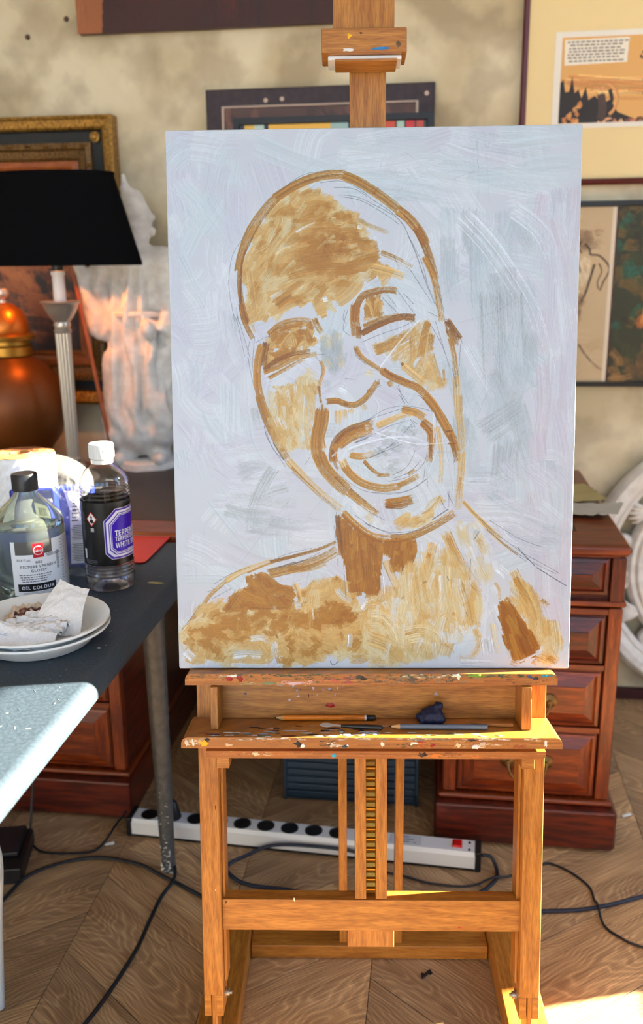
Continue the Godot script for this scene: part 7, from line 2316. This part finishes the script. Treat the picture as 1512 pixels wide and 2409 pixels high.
	row.call("TERPENTINERSATZ", 0.0495, 0.0108, 0.76)
	row.call("WHITE SPIRIT", 0.0375, 0.0135, 0.78)
	row.call("1000 ml", 0.0245, 0.0088, 0.8, 0.56)
	row.call("S", 0.0115, 0.018, 0.9, 0.95)
	part("lettering", mb, M.ink_white, lb)


func varnish() -> void:
	var o := thing("varnish_bottle", "large clear glass bottle of picture varnish with black cap and white label", "bottle", Vector3(-0.732, TABLE_Y, -1.491), atan2(-0.732, -1.491) + PI)
	var mb := MB.new()
	var t := 0.0025
	var lv := 0.128
	mb.lathe([Vector2(0, 0.004), Vector2(0.045, 0.003), Vector2(0.052, 0.0), Vector2(0.058, 0.003), Vector2(0.0615, 0.01), Vector2(0.062, 0.02), Vector2(0.062, 0.13), Vector2(0.0615, 0.138), Vector2(0.058, 0.148), Vector2(0.05, 0.157), Vector2(0.04, 0.167), Vector2(0.03, 0.176), Vector2(0.0225, 0.184), Vector2(0.0195, 0.19), Vector2(0.0195, 0.2), Vector2(0.0, 0.2)], 72)
	part("bottle_glass", mb, M.bottle_glass, o)
	# the air above the varnish: a hollow in the glass
	var air := MB.new()
	air.lathe([Vector2(0, lv), Vector2(0.0575, lv), Vector2(0.0595, lv + 0.0015), Vector2(0.0597, 0.135), Vector2(0.0585, 0.1405), Vector2(0.0555, 0.1465), Vector2(0.048, 0.1548), Vector2(0.0385, 0.1642), Vector2(0.0285, 0.173), Vector2(0.0205, 0.182), Vector2(0.0172, 0.189), Vector2(0.0172, 0.198), Vector2(0.0, 0.198)], 72)
	for k in air.n.size():
		air.n[k] = -air.n[k]
	for k in range(0, air.ix.size(), 3):
		var tmp := air.ix[k]
		air.ix[k] = air.ix[k + 1]
		air.ix[k + 1] = tmp
	part("air_space", air, M.clear_glass, o)
	var cap := MB.new()
	cap.lathe([Vector2(0.021, 0.1925), Vector2(0.0228, 0.193), Vector2(0.0232, 0.22), Vector2(0.0215, 0.2232), Vector2(0.0205, 0.2222), Vector2(0.0, 0.2222)], 48)
	part("cap", cap, M.black_plastic, o)
	var p := Paint.new(660, 500, c8(232, 234, 238), 5.0, 23)
	# label 132 x 100 mm, face panel on the left, small print on the right
	p.rect(8, 0, 74, 24, c8(84, 84, 82))
	p.rect(39, 4, 58, 30, c8(196, 30, 44))
	for k in 90:
		var a := TAU * k / 90.0
		p.rect(48.5 + cos(a) * 8.0 - 0.6, 17 + sin(a) * 8.0 - 0.6, 48.5 + cos(a) * 8.0 + 0.6, 17 + sin(a) * 8.0 + 0.6, c8(240, 236, 236))
	p.poly([42, 15, 55, 10, 55, 12.5, 42, 17.5], c8(196, 30, 44))
	p.rect(8, 78, 76, 92, c8(16, 16, 18))
	for l in 4:
		var x := 12.0 + l * 1.5
		while x < 70.0 - l * 5.0:
			var w := rng.randf_range(2, 6)
			p.rect(x, 60.5 + l * 4.1, x + w, 62.1 + l * 4.1, c8(96, 98, 106))
			x += w + 1.2
	for l in 2:
		p.rect(16, 94 + l * 2.4, 70, 94.8 + l * 2.4, c8(160, 162, 168))
	for k in 26:
		p.rect(82, 24 + k * 1.3, 88, 24 + k * 1.3 + [0.4, 0.8, 0.5][k % 3], c8(30, 30, 34))
	for k in 40:
		p.rect(94 + (k % 3) * 10, 6 + (k / 3) * 5.6, 94 + (k % 3) * 10 + rng.randf_range(4, 8), 7.2 + (k / 3) * 5.6, c8(150, 152, 160))
	p.poly([84, 80, 87, 84, 85, 87, 82, 85], c8(30, 30, 34))
	var r := 0.0623
	var lb := part("label", wrap_label(r, 0.012, 0.112, -0.6, 1.52), painted("varnish_label", p, 0.35), o)
	mb = MB.new()
	var at := func(x: float, y: float) -> Callable: return on_round(r + 0.00025, 0.112 - y, -0.6 + x * 0.001 / r)
	letters(mb, "1000 ml e", 0.0078, at.call(76.5, 0.0275), "Droid Sans", true, false, 0.85)
	letters(mb, "33.8 fl.oz.", 0.0058, at.call(22.0, 0.0335), "Droid Sans", true)
	letters(mb, "002", 0.0066, at.call(48.0, 0.0385), "Droid Sans", true, false, 1.15)
	letters(mb, "PICTURE VARNISH", 0.0068, at.call(47.0, 0.0462), "Droid Sans", true, false, 1.1)
	letters(mb, "GLOSSY", 0.0068, at.call(47.0, 0.0538), "Droid Sans", true, false, 1.15)
	part("lettering", mb, M.ink_grey, lb)
	mb = MB.new()
	letters(mb, "OIL COLOUR", 0.0085, at.call(43.0, 0.0855), "Droid Sans", true, false, 1.15)
	letters(mb, "Talens", 0.0058, at.call(48.5, 0.0175), "Droid Serif", true, false, 0.85)
	part("lettering", mb, M.ink_white, lb)


func plate_and_napkins() -> void:
	var at := Vector3(-0.625, TABLE_Y, -1.268)
	for k in 2:
		var o := thing("plate", ["lower white plastic plate of the stack on the dark table", "upper white plastic plate holding crumpled paper napkins"][k], "plate", at + Vector3(0.0, k * 0.010, 0), 0.0, "stacked white plates")
		part("plate_dish", lathe([Vector2(0, 0.0), Vector2(0.078, 0.0), Vector2(0.084, 0.003), Vector2(0.095, 0.018), Vector2(0.102, 0.0245), Vector2(0.1115, 0.0275), Vector2(0.1125, 0.0262), Vector2(0.1138, 0.028), Vector2(0.1125, 0.0305), Vector2(0.101, 0.0272), Vector2(0.093, 0.0205), Vector2(0.082, 0.0045), Vector2(0.077, 0.002), Vector2(0, 0.002)], 96), M.white_plastic, o)
	var nz := noise(101, 1.0, 3)
	var y := TABLE_Y + 0.0125
	# each napkin is one embossed sheet, folded its own way
	var sheet := func(called: String, label: String, f: Callable, m: Material) -> Node3D:
		var o := thing(called, label, "napkin", Vector3.ZERO, 0.0, "paper napkins on the plate")
		var mb := MB.new()
		mb.sheet(44, 40, f, 0.0005)
		part("paper_sheet", mb, m, o)
		return o
	sheet.call("paper_napkin", "white paper napkin standing up at the back edge of the plate", func(u: float, v: float) -> Vector3:
		var p := Vector3(-0.64, y + 0.004, -1.262).lerp(Vector3(-0.553, y + 0.003, -1.262), u)
		var q := Vector3(-0.612, y + 0.068, -1.338).lerp(Vector3(-0.556, y + 0.058, -1.322), u)
		var r := p.lerp(q, v) + Vector3(0, 0.012 * sin(v * PI) * (0.4 + u * 0.6), 0.006 * sin(u * PI))
		return r + Vector3(0, 1, 0.5) * (0.003 * nz.get_noise_2d(u * 3.0, v * 3.0) + 0.0004 * sin(u * 90.0) * sin(v * 90.0)), M.paper)
	sheet.call("paper_napkin", "folded white paper napkin lying at the front left of the plate", func(u: float, v: float) -> Vector3:
		var p := Vector3(lerpf(-0.735, -0.57, u), y + 0.012 + 0.012 * (1.0 - u), lerpf(-1.242, -1.178, v) + u * 0.008)
		p.y += 0.012 * sin(v * 5.0 + u * 2.0) * (1.0 - u * 0.7) + 0.006 * nz.get_noise_2d(u * 5.0 + 9.0, v * 4.0)
		p.y += 0.01 * exp(-pow((v - 0.25) * 6.0, 2.0))
		return p + Vector3(0, 0.0003 * sin(u * 110.0) * sin(v * 80.0), 0), M.paper)
	sheet.call("paper_napkin", "crumpled paper napkin with thin folded strips in the middle of the plate", func(u: float, v: float) -> Vector3:
		var p := Vector3(lerpf(-0.67, -0.57, u), y + 0.006, lerpf(-1.29, -1.205, v) - u * 0.02)
		var w := nz.get_noise_2d(u * 2.2 + 20.0, v * 4.0)
		p.y += 0.008 + 0.012 * absf(sin(v * 9.0 + w * 3.0 + u * 1.5)) + 0.006 * w
		return p + Vector3(0, 0.0003 * sin(u * 90.0) * sin(v * 90.0), 0), M.paper)
	var st := Paint.new(160, 120, c8(214, 190, 160), 1.0, 31)
	st.fill([0, 0, 160, 0, 160, 120, 0, 120], 60, 40, 60, 40, 14, [c8(224, 204, 178), c8(196, 164, 132)], 0.6, 0.5)
	st.fill([20, 10, 150, 5, 155, 100, 40, 112], 140, 30, 60, 34, 12, [c8(70, 18, 22), c8(54, 14, 26), c8(120, 70, 50)], 0.85, 0.4)
	sheet.call("stained_napkin", "brown paper napkin stained dark maroon on the left of the plate", func(u: float, v: float) -> Vector3:
		var p := Vector3(lerpf(-0.69, -0.628, u), y + 0.006 + 0.014 * v, lerpf(-1.262, -1.325, v) - u * 0.012)
		p.y += 0.007 * absf(nz.get_noise_2d(u * 3.0 + 40.0, v * 3.0)) * 2.0
		return p, painted("stained_paper", st, 0.85))


func paper_packs() -> void:
	var o := thing("paper_roll", "white embossed kitchen paper roll behind the varnish bottle", "paper roll", Vector3(-0.825, TABLE_Y, -1.675))
	var mb := MB.new()
	var n := 120
	var m := 66
	var prev := []
	for j in m + 1:
		var row := []
		for i in n + 1:
			var a := TAU * i / n
			var e := Vector3(sin(a), 0, cos(a))
			var r := 0.0655 + 0.0007 * sin(i * 0.9) * sin(j * 0.95)
			row.append(mb.vert(e * r + Vector3.UP * (j * 0.22 / m), (e + Vector3(0, 0.35 * sin(i * 0.9) * cos(j * 0.95), 0) + e.cross(Vector3.UP) * 0.35 * cos(i * 0.9) * sin(j * 0.95)).normalized()))
		if prev:
			for i in n:
				mb.quad(prev[i], prev[i + 1], row[i + 1], row[i])
		prev = row
	part("paper_layers", mb, M.paper, o)
	var nz := noise(111, 60.0, 3)
	mb = MB.new()
	mb.sheet(40, 10, func(u: float, v: float) -> Vector3:
		var a := u * TAU
		var r := lerpf(0.02, 0.0655, v)
		var e := Vector3(sin(a), 0, cos(a)) * r
		return e + Vector3.UP * (0.22 + 0.004 * sin(v * PI) + 0.0035 * nz.get_noise_3d(e.x, 0, e.z)), 0.0)
	part("crinkled_end", mb, mk("kraft", c8(170, 106, 62), 0.55), o)
	part("card_core", lathe([Vector2(0.0205, 0.0), Vector2(0.0205, 0.222), Vector2(0.019, 0.222), Vector2(0.019, 0.0)], 32), mk("card_brown", c8(150, 112, 70), 0.8), o)

	o = thing("blue_pack", "blue paper pack with a barcode panel beside the kitchen roll", "paper pack", Vector3(-0.765, TABLE_Y, -1.592), 0.16, "blue paper packs")
	part("wrapper", one(Vector3(0, 0.086, 0), Vector3(0.088, 0.172, 0.03), 0.006), M.blue_wrap, o)
	mb = MB.new()
	mb.box(Vector3(0.022, 0.135, 0.0153), Vector3(0.03, 0.034, 0.0006), 0.0002)
	var panel := part("white_panel", mb, M.white_plastic, o)
	mb = MB.new()
	for k in 11:
		mb.box(Vector3(0.014 + k * 0.0016, 0.135, 0.0158), Vector3([0.0005, 0.001, 0.0007][k % 3], 0.02, 0.0003), 0.00005)
	part("barcode", mb, M.ink, panel)
	o = thing("blue_pack", "blue paper pack with a white panel of small print left of the spirit bottle", "paper pack", Vector3(-0.7, TABLE_Y, -1.635), 0.3, "blue paper packs")
	part("wrapper", one(Vector3(0, 0.083, 0), Vector3(0.07, 0.166, 0.034), 0.007), M.blue_wrap, o)
	mb = MB.new()
	mb.prism(PackedVector2Array([Vector2(-0.018, 0.012), Vector2(0.032, 0.012), Vector2(0.03, 0.08), Vector2(0.014, 0.12), Vector2(0.0, 0.158), Vector2(-0.02, 0.16), Vector2(-0.012, 0.12)]), 0.0006, Transform3D(Basis(), Vector3(0, 0, 0.0172)))
	panel = part("white_panel", mb, mk("print_white", c8(214, 206, 220), 0.5), o)
	mb = MB.new()
	for l in 22:
		var yy := 0.018 + l * 0.0034
		if l in [11, 12]:
			continue
		mb.box(Vector3(0.006 + rng.randf_range(-0.002, 0.002), yy, 0.0181), Vector3(rng.randf_range(0.03, 0.04), 0.0012, 0.0003), 0.00005)
	for l in 7:
		mb.box(Vector3(-0.004 + l * 0.0008, 0.1 + l * 0.007, 0.0181), Vector3(0.012, 0.0022, 0.0003), 0.00005)
	part("small_print", mb, M.ink, panel)
	# loose clear film over the lot
	o = thing("plastic_film", "crinkled clear plastic bag around the paper packs", "plastic bag", Vector3.ZERO)
	var nf := noise(113, 22.0, 4, FastNoiseLite.TYPE_SIMPLEX_SMOOTH, FastNoiseLite.FRACTAL_RIDGED)
	mb = MB.new()
	mb.sheet(70, 60, func(u: float, v: float) -> Vector3:
		var a := lerpf(-0.5, 1.0, u)
		var x := lerpf(-0.79, -0.668, sin(clampf(u, 0, 1) * PI / 2))
		var top := lerpf(TABLE_Y + 0.226, TABLE_Y + 0.16, pow(u, 2.2))
		var y := lerpf(TABLE_Y + 0.002, top, sin(v * PI / 2))
		var z := lerpf(-1.5625 - u * 0.012, -1.66, pow(v, 6.0))
		var p := Vector3(x, y, z)
		var d := nf.get_noise_3d(p.x, p.y, p.z)
		return p + Vector3(0.3, 0.4, 1.0) * d * 0.005 + Vector3(0.004 * sin(v * 17.0), 0, 0), 0.0)
	part("film", mb, M.film, o)


func cable(called: String, label: String, pts: Array, r: float, m: Material, seat := 0.0) -> void:
	var o := thing(called, label, "cable", Vector3.ZERO, 0.0, "cables on the floor")
	var mb := MB.new()
	mb.tube(curve(pts, r + 0.0006 + seat, 0.01), r, 10)
	part("cord", mb, m, o)


func cables() -> void:
	var V := func(x: float, z: float) -> Vector2: return Vector2(x, z)
	cable("cable", "black cable curving under the table past the foot of the table leg", [V.call(-0.93, -1.36), V.call(-0.896, -1.521), V.call(-0.879, -1.606), V.call(-0.832, -1.655), V.call(-0.773, -1.685), V.call(-0.715, -1.691), V.call(-0.641, -1.677), V.call(-0.585, -1.648), V.call(-0.515, -1.612), V.call(-0.44, -1.57), V.call(-0.39, -1.56), V.call(-0.285, -1.62)], 0.0042, M.black_rubber)
	cable("cable", "thin black cable looping in front of the left desk pedestal", [Vector3(-0.93, 0.14, -1.79), Vector3(-0.935, 0.06, -1.77), Vector3(-0.925, 0.012, -1.735), Vector3(-0.9, 0.0035, -1.708), Vector3(-0.867, 0.0032, -1.697), Vector3(-0.794, 0.0032, -1.704), Vector3(-0.756, 0.0032, -1.728), Vector3(-0.738, 0.02, -1.8), Vector3(-0.724, 0.035, -1.83)], 0.0026, M.black_rubber)
	cable("cable", "black cable hanging from the plug and running to the front left", [Vector3(-0.6, 0.083, -1.7785), Vector3(-0.597, 0.075, -1.766), Vector3(-0.59, 0.04, -1.75), Vector3(-0.578, 0.008, -1.715), Vector3(-0.548, 0.0138, -1.636), Vector3(-0.562, 0.0046, -1.575), Vector3(-0.564, 0.0046, -1.501), Vector3(-0.565, 0.0046, -1.423), Vector3(-0.579, 0.0046, -1.319), Vector3(-0.597, 0.0046, -1.239), Vector3(-0.64, 0.0046, -1.1), Vector3(-0.72, 0.0046, -0.95)], 0.004, M.black_rubber)
	cable("cable", "dark cable looped over the front of the white socket strip", [Vector3(-0.1, 0.02, -1.738), Vector3(-0.19, 0.03, -1.748), Vector3(-0.302, 0.03, -1.752), Vector3(-0.363, 0.024, -1.748), Vector3(-0.41, 0.006, -1.735), Vector3(-0.438, 0.0046, -1.71), Vector3(-0.444, 0.0046, -1.685), Vector3(-0.415, 0.0046, -1.652), Vector3(-0.37, 0.0046, -1.636), Vector3(-0.285, 0.0046, -1.63), Vector3(-0.18, 0.0046, -1.6)], 0.0042, M.blue_rubber)
	cable("cable", "thin black cable winding along the floor to the right", [V.call(-0.12, -1.72), V.call(-0.057, -1.709), V.call(-0.005, -1.692), V.call(0.051, -1.686), V.call(0.1, -1.694), Vector3(0.143, 0.0122, -1.713), V.call(0.18, -1.734), V.call(0.239, -1.77), V.call(0.268, -1.788), V.call(0.311, -1.763), V.call(0.345, -1.718), V.call(0.35, -1.675), Vector3(0.352, 0.0128, -1.65), V.call(0.357, -1.601), V.call(0.384, -1.568), V.call(0.422, -1.546), V.call(0.56, -1.5), V.call(0.85, -1.36), V.call(1.2, -1.32)], 0.0026, M.black_rubber)
	cable("cable", "dark blue cable lying straight across the floor at the right", [V.call(0.06, -1.6), V.call(0.16, -1.612), V.call(0.242, -1.626), V.call(0.312, -1.638), V.call(0.376, -1.66), V.call(0.453, -1.696), V.call(0.6, -1.76), V.call(0.9, -1.9), V.call(1.3, -2.3)], 0.0044, M.blue_rubber)
	cable("cable", "short black cable leaving the right end of the socket strip", [Vector3(0.119, 0.026, -1.768), Vector3(0.138, 0.022, -1.772), Vector3(0.15, 0.008, -1.758), Vector3(0.152, 0.0046, -1.728), Vector3(0.138, 0.0046, -1.7), Vector3(0.11, 0.0046, -1.668), Vector3(0.06, 0.0046, -1.63)], 0.004, M.black_rubber)
	# litter on the floor
	for q in [[-0.738, -1.745, 0.008, "white paper crumb by the left end of the socket strip"], [0.475, -1.995, 0.011, "white paper crumb on the floor right of the desk"]]:
		var o := thing("paper_crumb", q[3], "crumb", Vector3(q[0], 0.001, q[1]), 0.6)
		part("crumb_body", blob([[Vector3(-q[2], 0.003, 0), Vector3(q[2], 0.003, 0.002), 0.003, 0.004]], 0.0018, 0.002), M.crumb, o)
	var s := thing("cable_clip", "small black plastic clip on the floor under the easel", "clip", Vector3(0.002, 0.003, -1.428), 0.9)
	part("clip_body", boxes([[Vector3.ZERO, Vector3(0.026, 0.005, 0.005)], [Vector3(0.008, 0, 0.004), Vector3(0.006, 0.005, 0.006)], [Vector3(-0.006, 0, -0.004), Vector3(0.005, 0.005, 0.006)]], 0.001), M.black_plastic, s)
